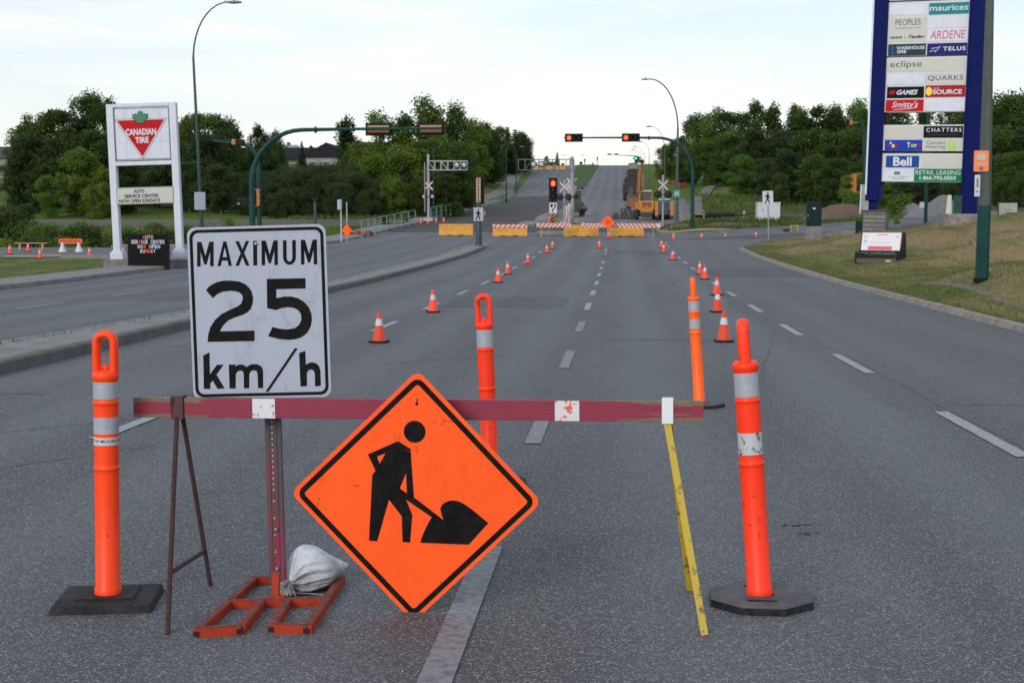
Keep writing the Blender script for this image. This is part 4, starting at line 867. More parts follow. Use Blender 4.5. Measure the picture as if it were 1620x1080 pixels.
# median pole with side-on signal and walk sign
def walker(mb, cx, cz, s, y, m=1, flip=1):
    sh = [(.02,.30),(.10,.26),(.13,.10),(.24,.02),(.21,-.03),(.08,.04),(.05,-.06),(.12,-.22),(.18,-.46),(.10,-.48),(.02,-.24),(-.06,-.16),(-.16,-.46),(-.26,-.42),(-.14,-.16),(-.08,.02),(-.10,.12),(-.18,.02),(-.24,.06),(-.12,.26),(-.04,.31)]
    mb.flat([[(cx+flip*x*s, cz+z*s) for x, z in (sh if flip > 0 else sh[::-1])]], y, m); mb.flat([circ(cx+.01*flip*s, cz+.40*s, .075*s, 14)], y, m)
c = at(757.5, 82.5); c.z += .14; t = thing('signal_pole', 'dark green pole on the median nose with a walk sign and narrow side signal', 'traffic signal', c)
zt = P(757,280,82.5).z-c.z; mb = MB(); mb.lathe([(.26,0),(.25,.06),(.19,.12),(.17,.3),(.17,1.2),(.15,1.25),(.14,zt-1.2),(.10,zt)], 12); mb.build('pole', 'teal_dark', t, smooth=True, angle=30)
z = P(757,301,82.5).z-c.z; hh_ = 41/S(82.5); mb = MB(); mb.box((0,.05,z), (.64,.05,hh_+.1), 0); mb.box((-.075,-.1,z), (.11,.2,hh_-.10), 1, b=.02); mb.box((.075,-.1,z), (.11,.2,hh_-.10), 1, b=.02)
for q in np.linspace(-.6,.6,7): mb.box((0,-.21,z+q), (.27,.02,.02), 0)
mb.build('signal_head', ['housing','tan'], t)
z = P(757,339,82.5).z-c.z; mb = MB(); mb.box((0,-.2,z), (.56,.01,.78), 0); walker(mb, 0, z-.02, .66, -.207); mb.build('walk_sign', ['sign_white','black'], t)
# far island signal with keep-right and hazard board
c = at(875, 103.5); t = thing('signal_pole', 'short post with a lit red light, keep right sign and striped hazard board', 'traffic signal', c)
Yq = 103.5; mb = MB(); zt = P(875,285,Yq).z-c.z; mb.bar((0,.08,.2), (0,.08,zt), .12, .12, up=(0,1,0)); mb.box((0,.05,.35), (.42,.4,.5), b=.08, top=(.5,.5)); mb.build('post', 'teal_dark', t)
z = P(875,300.5,Yq).z-c.z; signal_head(t, (0,-.1,z), True, True, r=.15, plate=True).scale = (1.0,1,1.28)
z = P(875,329,Yq).z-c.z; mb = MB(); mb.box((0,-.06,z), (.56,.01,.74), 0)
mb.flat([[(-.20,.28+z),(-.02,.28+z),(-.02,.10+z),(-.11,.02+z),(-.20,.10+z)][::-1]], -.067, 1)
mb.flat([[(-.10,-.30+z),(-.02,-.30+z),(.02,-.14+z),(.18,.02+z),(.18,.16+z),(.25,.16+z),(.14,.31+z),(.03,.16+z),(.10,.16+z),(.10,.05+z),(-.06,-.10+z)]], -.067, 1); mb.build('keep_right_sign', ['white','black'], t)
z = P(876,348,Yq).z-c.z; mb = MB(); mb.box((.06,-.06,z), (.36,.01,.82), 0)
for q in range(-3, 4):
    zz = z+q*.23; pts = [(-.115,zz-.02),(.235,zz+.22),(.235,zz+.33),(-.115,zz+.09)]; pts = [(x, min(z+.41, max(z-.41, a))) for x, a in pts]
    if abs(pts[0][1]-pts[3][1])+abs(pts[1][1]-pts[2][1]) > .02: mb.flat([pts], -.067, 1)
mb.build('hazard_board', ['veh_y','black'], t)
c2 = at(872, 103); mb = MB(); mb.box((0,0,.16), (2.2,1.2,.32), b=.06, top=(.9,.8)); tag(mb.build('concrete_footing', 'concrete', loc=c2), 'low concrete footing block under the keep right post', 'footing')
c2 = at(868.5, 103); t2 = thing('hazard_marker', 'narrow red marker panel left of the striped hazard board', 'marker', c2); z = P(868,348,103).z-c2.z; mb = MB(); mb.box((0,0,z), (.16,.02,.85), 0); mb.flat([[(-.02,z-.3),(.02,z-.3),(.02,z+.3),(-.02,z+.3)]], -.013, 1); mb.build('panel', ['sign_red','white'], t2); mb = MB(); mb.bar((0,.03,.0), (0,.03,z+.3), .04, .04, up=(0,1,0)); mb.build('post', 'steel', t2)
# ---------------------------------------------------------------- railway crossing gear
def crossbuck(parent, c, s=.58, back=False, m='white', name='crossbuck'):
    mb = MB()
    for q, a in enumerate((45,-45)): 
        T = Matrix.Translation((0,-.012*q,0)) @ Matrix.Rotation(R(a),4,'Y'); mb.box((0,0,0), (2*s,.01,.15), 0, T=T)
        if not back:
            for e in (-.06,.06): mb.box((0,-.007,e), (2*s,.004,.025), 1, T=T)
    return mb.build(name, [m,'cross_red'], parent, loc=c)
M['cross_red'] = mat('crossbuck_red_edge', (.45,.10,.10), .5)
def rail_lights(parent, c, d=.62, r=.15, m='housing', lm='lens_off'):
    for s_ in (-1,1):
        mb = MB(); T = Matrix.Translation((c[0]+s_*d/2, c[1], c[2])) @ Matrix.Rotation(R(90),4,'X')
        mb.lathe([(r*1.7,-.02),(r*1.7,0),(r,.004),(r,.006),(0,.02)], 20, 0, T=T, mats=[0,0,0,1]); mb.tube([(c[0]+s_*d/2,c[1]+.02,c[2]),(c[0],c[1]+.08,c[2])], .03, 6); mb.build('flashing_lamp', [m, lm], parent, smooth=True, angle=30)
def truss(parent, x0, x1, y, z0, z1, lights, n, m='galv'):
    mb = MB(); w = .05 if m == 'galv' else .035
    for yy_ in (y-.35, y+.35):
        for z in (z0, z1): mb.bar((x0,yy_,z), (x1,yy_,z), w*1.4, w*1.4)
        for i in range(n+1): x = x0+(x1-x0)*i/n; mb.bar((x,yy_,z0), (x,yy_,z1), w, w, up=(0,1,0))
        for i in range(0, n, 2): mb.bar((x0+(x1-x0)*i/n,yy_,z1), (x0+(x1-x0)*(i+1)/n,yy_,z0), w*.7, w*.7, up=(0,1,0))
    for i in range(n+1): x = x0+(x1-x0)*i/n; mb.bar((x,y-.35,z0), (x,y+.35,z0), w, w)
    mb.build('cantilever_truss', m, parent)
    for lx in lights:
        mb = MB(); T = Matrix.Translation((lx, y-.45, (z0+z1)/2+.02)) @ Matrix.Rotation(R(90),4,'X')
        mb.lathe([(.27,-.02),(.27,0),(.19,.005),(.19,.01),(0,.05)], 20, 0, T=T, mats=[0,0,1,1]); mb.build('flashing_lamp', ['housing','lens_pale'], parent, smooth=True, angle=30)
Yk = 124
c = at(678, Yk); c.z += .1; t = thing('crossing_signal', 'grey railway cantilever with truss arm over the left road', 'railway signal', c)
zt = P(676,247,Yk).z-c.z; mb = MB(); mb.tube([(0,0,0),(0,0,zt)], .13, 10); mb.box((0,0,.15), (.8,.8,.3)); mb.lathe([(.15,zt),(.10,zt+.12),(0,zt+.2)], 10, cap=False); mb.build('mast', 'galv', t, smooth=True, angle=30)
truss(t, 0, P(739,260,Yk).x-c.x, 0, P(700,269,Yk).z-c.z, P(700,255,Yk).z-c.z, [P(723,0,Yk).x-c.x, P(734.5,0,Yk).x-c.x], 6)
crossbuck(t, (.05,-.2,P(680,294,Yk).z-c.z), .5, m='white'); rail_lights(t, (-.0,-.25,P(678,311,Yk).z-c.z), .75, .13, lm='lens_pale')
mb = MB(); mb.bar((-.28,-.3,P(672,335,Yk).z-c.z), (-.28,-.3,P(672,257,Yk).z-c.z), .09, .05, up=(0,1,0)); mb.build('gate_arm', 'wall_w', t)
Yk = 121
c = at(906, Yk); c.z += .15; t = thing('crossing_signal', 'tall grey railway mast on the island with truss arm to the left', 'railway signal', c)
zt = P(903,249,Yk).z-c.z; mb = MB(); mb.tube([(0,0,0),(-.08,0,zt)], .16, 10); mb.box((0,0,.15), (.9,.8,.3)); mb.lathe([(.22,zt-.6),(.22,zt-.2),(.12,zt),(.05,zt+.1)], 10, c=(-.08,0,0)); mb.build('mast', 'galv', t, smooth=True, angle=30)
truss(t, 0, P(820,260,Yk).x-c.x, 0, P(860,269,Yk).z-c.z, P(860,252.5,Yk).z-c.z, [P(845,0,Yk).x-c.x, P(857.5,0,Yk).x-c.x], 8, 'galv_d')
crossbuck(t, (-.1,.3,P(901,290,Yk).z-c.z), .55, back=True); rail_lights(t, (-.1,-.3,P(901,311,Yk).z-c.z), .8, .12)
c = at(893, 116); c.z += .15; t = thing('crossing_signal', 'crossbuck post with twin dark lamps on the island nose', 'railway signal', c)
mb = MB(); zt = P(892,284,116).z-c.z; mb.tube([(0,0,0),(0,0,zt)], .09, 10); mb.box((0,0,.1), (.7,.6,.3)); mb.build('post', 'galv', t, smooth=True, angle=30)
crossbuck(t, (0,-.12,P(893,296,116).z-c.z), .52); rail_lights(t, (0,-.15,P(893,312,116).z-c.z), .70, .15)
mb = MB(); mb.box((0,-.13,P(893,322,116).z-c.z), (.4,.01,.18)); mb.build('number_plate', mat('plate_blue', (.05,.12,.3), .5), t)
mb = MB(); mb.bar((.22,-.05,.2), (.3,-.05,3.0), .06,.05, up=(0,1,0)); mb.build('gate_arm', 'wall_w', t)
c = at(1048.5, 116); t = thing('crossing_signal', 'right crossbuck post with twin dark lamps before the orange machine', 'railway signal', c)
mb = MB(); zt = P(1048,277,116).z-c.z; mb.tube([(0,0,0),(0,0,zt)], .09, 10); mb.build('post', 'galv', t, smooth=True)
crossbuck(t, (0,-.12,P(1048,293,116).z-c.z), .52); rail_lights(t, (0,-.15,P(1048,308,116).z-c.z), .85, .17)
mb = MB(); mb.box((0,-.13,P(1049,318,116).z-c.z), (.4,.01,.18)); mb.build('number_plate', 'plate_blue' if 'plate_blue' in M else mat('plate_blue2', (.05,.12,.3), .5), t)
# red and white delineating tubes on the island
for i, (px, py0, py1, Y) in enumerate(((897.5,350,325,119),(900,345,322,120))):
    c = at(px, Y); c.z += .16; t = thing('hazard_marker', ['red and white marker board, left of the pair on the island','red and white marker board, right of the pair on the island'][i], 'marker', c, 0, 'marker boards on the island')
    zt = P(px, py1, Y).z-c.z; mb = MB(); stripes(mb, .26, zt, 0, 0, 2, 0, 1); mb.build('striped_panel', ['white','sign_red'], t); mb = MB(); mb.bar((0,.04,0),(0,.04,zt), .05,.04, up=(0,1,0)); mb.build('post','steel',t)
# ---------------------------------------------------------------- lamps
def street_lamp(px, Y, pytop, pxtip, label, polem='teal_dark', lean=0, group='street lamps', r=.10, headm='grey', z0=0):
    c = at(px, Y); c.z += z0; t = thing('street_lamp', label, 'street lamp', c, 0, group); zt = P(px, pytop, Y).z-c.z; Lx = (pxtip-px)/S(Y); sg = 1 if Lx > 0 else -1; a_ = abs(Lx)
    hb = zt-a_*1.55; pts = [(0,0,0),(lean*.5,0,hb*.5),(lean,0,hb)]
    for q in np.linspace(.08, math.pi/2, 10): pts.append((lean+(Lx-lean)*(1-math.cos(q))*.86, 0, hb+(zt-hb)*math.sin(q)))
    pts.append((Lx*.93,0,zt+.02)); r *= .85; rs = [r,r*.75,r*.52]+[r*.40-.0015*i for i in range(10)]+[.022]
    mb = MB(); mb.tube(pts, rs, 10); mb.box((0,0,.25), (r*2.8,r*2.8,.5), b=.03); mb.build('pole', polem, t, smooth=True, angle=40)
    mb = MB(); mb.sphere((Lx,0,zt-.01), .36, n=12, k=8, sc=(1,.4,.2)); mb.box((Lx-sg*.35,0,zt+.01), (.2,.1,.07)); mb.sphere((Lx,0,zt+.10), .06, n=6, k=4); mb.build('lamp_head', headm, t, smooth=True); return t, c
tL, cL = street_lamp(322, 63, 4, 379, 'tall curved lamp at the left pavement with a small sign on it', lean=-.30, r=.12, z0=.15)
z0, z1 = P(318,304,63).z-cL.z, P(318,332,63).z-cL.z; mb = MB(); mb.box((-.07,-.15,(z0+z1)/2), (.50,.01,z0-z1), 0); mb.build('sign_plate', 'sign_white', tL)
tR, cR = street_lamp(1070, 113, 125, 1020, 'tall grey curved lamp right of the closure carrying a green hospital plate', 'teal_grey', lean=.05, r=.18)
z = P(1068,306.5,113).z-cR.z; mb = MB(); mb.box((0,-.22,z), (.52,.01,.58), 0); mb.text('H', -.14, z-.17, .14, z+.17, -.227, 1, off=.03); mb.build('hospital_plate', ['sign_green2','white'] if 'sign_green2' in M else [mat('hospital_green', (.02,.20,.15), .5),'white'], tR)
for i, (px, Y, pt_, tip) in enumerate(((1051,150,200,1026),(1026.5,222,224,1013),(1020,262,232,1004),(1016,300,236,1002),(1012,345,238,1000))):
    street_lamp(px, Y, pt_, tip, f'distant lamp on the right of the hill road, {["nearest","second nearest","third nearest","fourth nearest","farthest"][i]} of the row', 'teal_grey', group='lamps up the hill road', r=.10)
for i, (px, Y, pt_, tip) in enumerate(((686,131,214,700),(801,198,226,811),(816.5,245,232,826))):
    street_lamp(px, Y, pt_, tip, f'lamp left of the hill road against the trees, {["nearest","middle","farthest"][i]} of three', 'teal', group='lamps left of the hill road', r=.12)
for i, (px, tip, Y, pt_) in enumerate(((908,893,330,245.5),(909.5,922,345,246))): street_lamp(px, Y, pt_, tip, ['small lamp on the hill crest with its arm to the left','small lamp on the hill crest with its arm to the right'][i], 'galv', group='lamps on the crest', r=.07)
# large right pole with notices, runs out of frame
c = at(1551, 35); t = thing('lamp_pole', 'thick teal and grey octagonal pole on the right verge with orange notice', 'pole', c)
mb = MB(); zt = P(1560,-60,35).z-c.z; zm = P(1555,325,35).z-c.z; dx = 0.0
mb.tube([(0,0,0),(.03,0,.12),(.045,0,zm)], [.165,.160,.155], 8); mb.build('lower_pole', 'teal', t)
mb = MB(); mb.tube([(.045,0,zm),(.045+dx*1.0,0,zt)], [.155,.085], 8); mb.tube([(.045+dx,0,zt),(.045+dx-1.2,0,zt+1.6),(.045+dx-2.6,0,zt+2.2)], [.09,.06,.05], 8); mb.build('upper_pole', 'teal_grey', t)
mb = MB(); mb.tube([(0,0,-.02),(.002,0,.10)], .176, 8); mb.build('base_collar', 'housing', t)
M['notice_orange'] = mat('notice_orange', (.75,.22,.07), .5)
za, zb = P(1550,239,35).z-c.z, P(1550,272,35).z-c.z; xc = P(1549.5,250,35).x-c.x; mb = MB(); mb.slab(rrect(.35, za-zb, .03, cx=xc, cz=(za+zb)/2), -.19, -.185, 0)
mb.text('PAY TO', xc-.09, za-.09, xc+.09, za-.05, -.192, 1, off=.01); mb.text('PARK', xc-.13, za-.20, xc+.13, za-.11, -.192, 1, off=.02) if False else None
for i, w in enumerate((.16,.22,.20)): mb.flat([[(xc-w/2,za-.10-i*.055),(xc+w/2,za-.10-i*.055),(xc+w/2,za-.065-i*.055),(xc-w/2,za-.065-i*.055)]], -.192, 1)
mb.flat([[(xc-.15,zb+.19),(xc+.15,zb+.19),(xc+.15,zb+.20),(xc-.15,zb+.20)]], -.192, 1); mb.flat([[(xc-.15,zb+.15),(xc+.15,zb+.15),(xc+.15,zb+.158),(xc-.15,zb+.158)]], -.192, 1)
mb.flat([circ(xc,zb+.075,.055)], -.192, 2); mb.flat([circ(xc,zb+.075,.042)], -.194, 1); mb.flat([[(xc-.025,zb+.05),(xc+.025,zb+.05),(xc+.025,zb+.10),(xc-.025,zb+.10)]], -.196, 3); mb.build('notice', ['notice_orange','white','sign_red','black'], t)
za, zb = P(1544,277,35).z-c.z, P(1544,311,35).z-c.z; xc = P(1543,290,35).x-c.x; mb = MB(); mb.slab(rrect(.13, za-zb, .02, cx=xc, cz=(za+zb)/2), -.20, -.195, 0)
for i in range(5): mb.flat([[(xc-.02,za-.12-i*.04),(xc+.025,za-.12-i*.04),(xc+.025,za-.095-i*.04),(xc-.02,za-.095-i*.04)]], -.202, 1)
mb.flat([[(xc-.035,zb+.10),(xc+.035,zb+.10),(xc+.035,zb+.12),(xc-.035,zb+.12)]], -.202, 1); mb.build('notice', ['white','black'], t)
# small signs and posts
c = at(1216, 91); t = thing('walk_sign', 'white walking man sign on a leaning steel post by the far corner', 'road sign', c, 0, None, (0, R(-2.0), 0))
zt = P(1211,302,91).z-c.z; mb = MB(); mb.tube([(0,0,0),(0,0,zt)], .035, 8); mb.build('post', 'galv', t)
mb = MB(); mb.box((0,-.05,zt-.43), (.66,.008,.86), 0); walker(mb, 0, zt-.45, .78, -.056, 1, 1); o = mb.build('sign_panel', ['white','black'], t)
c = at(540, 88); c.z += .15; t = thing('bus_stop_sign', 'thin white post with a narrow sign seen edge on, left pavement', 'road sign', c)
zt = P(540,315,88).z-c.z; mb = MB(); mb.tube([(0,0,0),(0,0,zt)], .035, 8); mb.build('post', 'white', t); mb = MB(); mb.box((-.08,0,zt-.35), (.22,.4,.62)); mb.build('sign_panel', 'sign_white', t)
c = at(549, 86.5); c.z += .15; t = thing('warning_sign', 'orange diamond seen edge on beside the left pavement', 'road sign', c); zc = P(549,367,86.5).z-c.z+.1
mb = MB(); mb.slab([(x*.85, z+zc) for x, z in diam(.38,.04)], -.01, .01); mb.build('sign_panel', 'sign_orange', t); mb = MB(); mb.bar((0,.03,0),(0,.03,zc), .04,.04,up=(0,1,0)); mb.build('stand','steel',t)
c = at(499, 108); t = thing('bollard_light', 'short dark green post with a square cap by the rails', 'post', c); zt = P(498,315,108).z-c.z; mb = MB(); mb.tube([(0,0,0),(0,0,zt)], .11, 8); mb.build('post','teal_dark',t); mb = MB(); mb.box((0,0,zt), (.42,.42,.28), b=.04); mb.build('cap','housing',t)
c = at(549, 114); t = thing('marker_post', 'thin grey post standing in the dark bushes', 'post', c); tag(t); mb = MB(); mb.tube([(0,0,0),(0,0,P(549,320,114).z-c.z)], .06, 6); mb.build('post','galv',t)
# green cabinet, white cabinet, black box, beige box
c = at(1287, 88); t = thing('utility_cabinet', 'tall dark green cabinet on a grey concrete plinth', 'cabinet', c, R(-6)); zm = P(1287,358,88).z-c.z; zt = P(1287,319,88).z-c.z
mb = MB(); mb.box((0,0,zm/2-.05), (1.02,.9,zm+.1), b=.03, top=(.88,.9)); mb.build('plinth', 'concrete', t)
mb = MB(); mb.box((0,0,(zm+zt)/2), (.90,.7,zt-zm), b=.015); cb = mb.build('housing', 'green_dark', t)
mb = MB(); mb.box((0,-.36,(zm+zt)/2), (.82,.015,zt-zm-.1), 0, b=.004); mb.box((-.36,-.375,(zm+zt)/2-.1), (.03,.03,.16), 1); mb.box((.0,-.372,zt-.42), (.16,.005,.10), 2); mb.build('door', ['green_dark','steel','white'], t)
c = at(1214.5, 113); t = thing('utility_cabinet', 'low white metal cabinet in the grass by the wood', 'cabinet', c, R(4)); w = 35/S(113); h = P(0,325,113).z-P(0,349,113).z+.1
mb = MB(); mb.box((0,0,h/2), (w,1.0,h), b=.03); mb.box((0,0,h+.04), (w+.08,1.08,.10), b=.03); mb.build('housing', 'white', t)
mb = MB(); mb.box((0,-.51,h/2), (.015,.01,h-.1), 0); mb.box((-w*.28,-.51,h*.62), (.12,.02,.14), 0); mb.box((-.06,-.52,h*.5), (.04,.03,.14), 0); mb.build('door_hardware', 'grey', t)
c = at(1365, 84); t = thing('control_box', 'black box with an orange hand light at the foot of the pylon', 'signal', c, R(-8)); h = P(0,350,84).z-c.z
mb = MB(); mb.box((0,0,h/2), (.85,.6,h), b=.04); mb.build('housing','green_dark',t); mb = MB(); mb.box((.08,-.31,h*.6), (.12,.02,.22), 0, b=.008); mb.box((.08,-.31,h*.32), (.14,.01,.07), 1); mb.build('light_panel',['cone_bright','white'],t)
c = at(1594, 92); c.z = P(1594,346,92).z; t = thing('ground_sign', 'low beige sign panel on the crest of the bank', 'sign', c); w = 27/S(92); h = 20/S(92)
mb = MB(); mb.box((0,0,h/2+.15), (w,.15,h), b=.02); mb.build('panel','cream',t); mb = MB(); mb.box((0,.1,h/2+.15), (w+.12,.12,h+.12)); 
for i in range(2): mb.box((0,-.08,h*.55+.1-i*.16), (w*.4-.2*i,.01,.03))
for x in (-.4,.4): mb.bar((x,.1,-1.2),(x,.1,.2), .08,.08, up=(0,1,0))
mb.build('frame','brown',t)
# right teal signal pole beside the pylon
c = at(1367, 86); t = thing('signal_pole', 'pale teal signal pole just left of the blue pylon', 'traffic signal', c); zt = P(1361,194,86).z-c.z
mb = MB(); mb.tube([(0,0,0),(-.05,0,zt*.6),(-.14,0,zt-.35),(-.28,0,zt),(-.5,0,zt+.02)], [.13,.12,.11,.10,.06], 10); mb.build('pole','teal',t,smooth=True)
mb = MB(); x = P(1346,194,86).x-c.x; mb.box((x,0,zt), (.22,.22,.26), 0, b=.03); mb.box((x-.2,0,zt), (.2,.28,.34), 1, b=.03); mb.bar((x,0,zt), (-.4,0,zt+.02), .06,.06); mb.build('signal_head',['housing_y','housing'],t)
x = P(1352,293,86).x-c.x; z = P(0,293,86).z-c.z; mb = MB(); mb.box((x,0,z), (.20,.24,1.1), 0, b=.03)
for q in (-.38,0,.38): mb.box((x-.2,0,z+q+.08), (.2,.24,.03), 0); mb.box((x-.17,0,z+q), (.10,.2,.14), 0)
mb.bar((x,0,z+.55), (0,0,z+.6), .05,.05); mb.bar((x,0,z-.55), (0,0,z-.5), .05,.05); mb.box((0,-.2,z-.7), (.18,.2,.3), 1); mb.build('signal_head',['housing_y','housing'],t)
# pole seen through the pylon
c = at(1464, 96); t = thing('lamp_pole', 'plain teal pole standing behind the pylon between its columns', 'pole', c); mb = MB(); mb.tube([(0,0,0),(0,0,P(0,40,96).z-c.z)], [.12,.10], 10); mb.build('pole','teal',t,smooth=True)
mb = MB(); mb.box((-.3,-.2,P(0,326,96).z-c.z), (.28,.2,.38), b=.03); mb.build('meter_box','white',t)
# lawn edge things far right corner: bucket, tripod
c = at(1245, 99.5); t = thing('tub', 'small dark round tub beside the yellow trestle', 'tub', c); mb = MB(); mb.lathe([(.22,0),(.28,.42),(.30,.44),(.26,.44),(.22,.1),(0,.08)], 16, cap=False); mb.build('body','veh_d',t,smooth=True); mb = MB(); mb.lathe([(.30,.42),(.32,.45),(.30,.47)], 16, cap=False); mb.build('rim','grey',t)
def trestle(px, Y, w, h, label):
    c = at(px, Y); t = thing('trestle', label, 'trestle', c, .2)
    mb = MB(); mb.bar((-w/2,0,h), (w/2,0,h), .06,.08); mb.build('beam','yellow',t)
    for x in (-w*.4, w*.4):
        mb = MB(); mb.bar((x,0,h),(x,-.3,0),.04,.04,up=(0,1,0)); mb.bar((x,0,h),(x,.3,0),.04,.04,up=(0,1,0)); mb.build('leg','yellow',t)
trestle(1256, 99, .6, .55, 'small yellow trestle beside the dark tub'); trestle(1102, 121, 1.5, .6, 'wide yellow trestle on the grass below the footpath')
trestle(1074, 117, .6, .7, 'narrow yellow trestle next to the lamp pole')
# left street furniture: orange board on white feet
c = at(112, 77); t = thing('road_closed_board', 'orange board with dark letters on two white splayed feet', 'barricade', c); w = 38/S(77); h = P(0,377.5,77).z-c.z
mb = MB(); mb.box((0,0,h-.14), (w,.04,.26), 0); mb.text('CLOSED', -w*.38, h-.22, w*.38, h-.06, -.022, 1, off=.015) if False else None
rg = random.Random(2)
for i in range(8): x = -w*.4+w*.8*i/7; mb.flat([[(x-.06,h-.20),(x+.05,h-.20),(x+.05,h-.07),(x-.06,h-.07)]], -.022, 1)
mb.build('board',['sign_orange','brown'],t)
for x in (-w*.36,w*.36): mb = MB(); mb.lathe([(.24,0),(.20,.08),(.09,h*.5),(.06,h-.2)], 10, c=(x,0,0)); mb.build('foot','white',t)
for i, (x, y) in enumerate(((15.7,405),(44.4,402.5),(63,411),(141.7,407),(195,404),(277,402.5))):
    lab = ['far left cone on the side street at the frame edge','cone behind the loose planks, second from left','nearest cone on the side street, third from left','cone right of the planks before the white sign','cone just right of the left white sign leg','cone beside the right white sign leg'][i]
    p = P(x, y, [74,77,68,70.5,71.5,71.5][i]); t = copy_tree(cB); t.location = (p.x, p.y, G(p.x, p.y)+.01); t['label'] = lab; t['group'] = 'cones on the left side street'; t.scale = (1.1,)*3
for i, (x, y, Y, l_) in enumerate(((50,397,79,1.9),(37,409,70,1.9),(108,406,71,2.9),(175,405,71,1.0))):
    c = at(x, Y); mb = MB(); mb.box((0,0,.06+(.35 if i == 0 else 0)), (l_,.25,.05), 0, b=.004)
    for e in (-.35,.35): mb.box((l_*e,0,.02+(.17 if i == 0 else 0)), (.1,.2,.05+(.34 if i == 0 else 0)), 0)
    tag(mb.build('plank','ply',loc=c), ['orange tinted plank raised on blocks behind the cones','pale short plank lying nearest the frame edge','long pale plank lying right of the nearest cone','short plank end beside the white sign base'][i], 'plank', 'planks on the left side street')
# green railing along the left pavement
def railing(pts, label):
    w = [at(*p) for p in pts]; c = w[0]; t = thing('railing', label, 'railing', c); posts = []
    fin = []
    for i in range(len(w)-1):
        n = max(1, int((w[i+1]-w[i]).length/2.4))
        fin += [w[i].lerp(w[i+1], q/n) for q in range(n)]
    fin.append(w[-1]); fin = [Vector((p.x, p.y, G(p.x, p.y)+.15))-c for p in fin]
    for h in (1.08,.60,.2): mb = MB(); mb.tube([p+Vector((0,0,h)) for p in fin], .03 if h > 1 else .022, 6); mb.build('rail','rail_green',t)
    for p in fin: mb = MB(); mb.bar(p+Vector((0,0,-.1)), p+Vector((0,0,1.08)), .06,.06, up=(0,1,0)); mb.build('post','rail_green',t)
M['rail_green'] = mat('pale_green_railing', (.09,.19,.16), .5, c2=(.15,.26,.22), sc=3)
railing([(572,97),(612,108),(657,119)], 'green pipe railing, nearer length beside the orange signs')
railing([(682,126),(720,140),(755,160),(792,190),(812,225)], 'green pipe railing, longer length curving up the hill past the cones')
# netting fence on right bank
for px, Y, w, h, lab in ((1066,185,2.6,.35,'orange safety netting on the bank right of the hill road'),(1079,165,1.0,.55,'crumpled orange netting beside the lamp pole'),(566,100,2.2,.35,'low orange netting strip behind the left pavement')):
    c = at(px, Y); mb = MB(); n = 24
    for i in range(n):
        x0 = -w/2+w*i/n; x1 = x0+w/n; y0 = .25*math.sin(i*.9); y1 = .25*math.sin((i+1)*.9)
        for j in range(5):
            z = .1+j*(h-.1)/4+.08*math.sin(i*.7); mb.bar((x0,y0,z),(x1,y1,z+.05*math.cos(i)), .05,.05)
        mb.bar((x0,y0,.1),(x0,y0,h+.08*math.sin(i*.7)), .05,.04, up=(0,1,0))
    tag(mb.build('safety_netting','net',loc=c), lab, 'netting')
# ---------------------------------------------------------------- store sign, left
Yc = 57.0; base = at(237, Yc); base.z += .12
ct = thing('store_sign', 'tall white two legged sign with a red triangle and green leaf', 'sign', base, rot=(0, R(-1.7), R(3)))
Wc = 2.84; hz_ = lambda y: (356-y)*Yc/F+H-base.z
def cu(X, Y_): u = (X-(97+.0525*(Y_-70)))/638; return ((u-.5)*Wc, hz_(150+Y_/5.687))
zt = hz_(162.5); zb = hz_(257)
for s_ in (-1, 1):
    x = s_*(Wc/2-.14); mb = MB(); mb.box((x,0,(zt+.35)/2), (.27,.34,zt-.35)); mb.box((x,0,.42), (.52,.52,.30), b=.03); mb.box((x,0,.60), (.38,.42,.08)); mb.build('leg','sign_panel_w' if 'sign_panel_w' in M else 'sign_white2',ct)
mb = MB(); mb.box((0,0,zt-.06), (Wc-.56,.36,.14)); mb.build('crossbeam','sign_white2',ct); mb = MB(); mb.box((0,0,zb+.0), (Wc-.56,.36,.16)); mb.build('crossbeam','sign_white2',ct)
cw = Wc-.60; cz0, cz1 = zb+.12, zt-.17; mb = MB(); mb.box((0,.02,(cz0+cz1)/2), (cw,.30,cz1-cz0), 0, b=.012); 
fy = -.133
for x in (-.30, .02, .33): mb.box((x*cw*1.0+.0, fy, (cz0+cz1)/2), (.012,.004,cz1-cz0-.02), 1)
mb.box((0,fy,cz0+(cz1-cz0)*.34), (cw-.02,.0036,.014), 1); mb.box((0,fy,cz0+.04), (cw,.006,.035), 2); mb.box((-cw/2+.02,fy,(cz0+cz1)/2), (.03,.006,cz1-cz0), 2); mb.box((cw/2-.02,fy,(cz0+cz1)/2), (.03,.006,cz1-cz0), 2); mb.box((0,fy,cz1-.02), (cw,.006,.03), 2)
cab = mb.build('light_box',['sign_white2','panel_line','sign_grey'],ct)
a, b_, c_ = cu(172,207), cu(658,207), cu(436,575)
def scl(pts, k, ce): return [(ce[0]+(x-ce[0])*k, ce[1]+(z-ce[1])*k) for x, z in pts]
ce = ((a[0]+b_[0]+c_[0])/3, (a[1]+b_[1]+c_[1])/3)
def tri(k, r=.05):
    P3 = scl([a, c_, b_], k, ce); out = []
    for i in range(3):
        p, q, n_ = Vector(P3[i-1]), Vector(P3[i]), Vector(P3[(i+1)%3]); u = (p-q).normalized(); v = (n_-q).normalized()
        for t_ in (0,.25,.5,.75,1): s1 = q+u*r; s2 = q+v*r; m = (s1*(1-t_)+s2*t_)*(1)+(q-(s1+s2)/2)*(4*t_*(1-t_))*.5; out.append((m.x, m.y))
    return out
mb = MB(); mb.flat([tri(1.0)], -.140, 0); mb.flat([tri(.965)], -.142, 1); mb.flat([tri(.90,.04)], -.144, 2)
mb.text('CANADIAN', *cu(280,357), *cu(556,297), -.146, 1, off=.035, space=1.0); mb.text('TIRE', *cu(368,428), *cu(488,374), -.146, 1, off=.04)
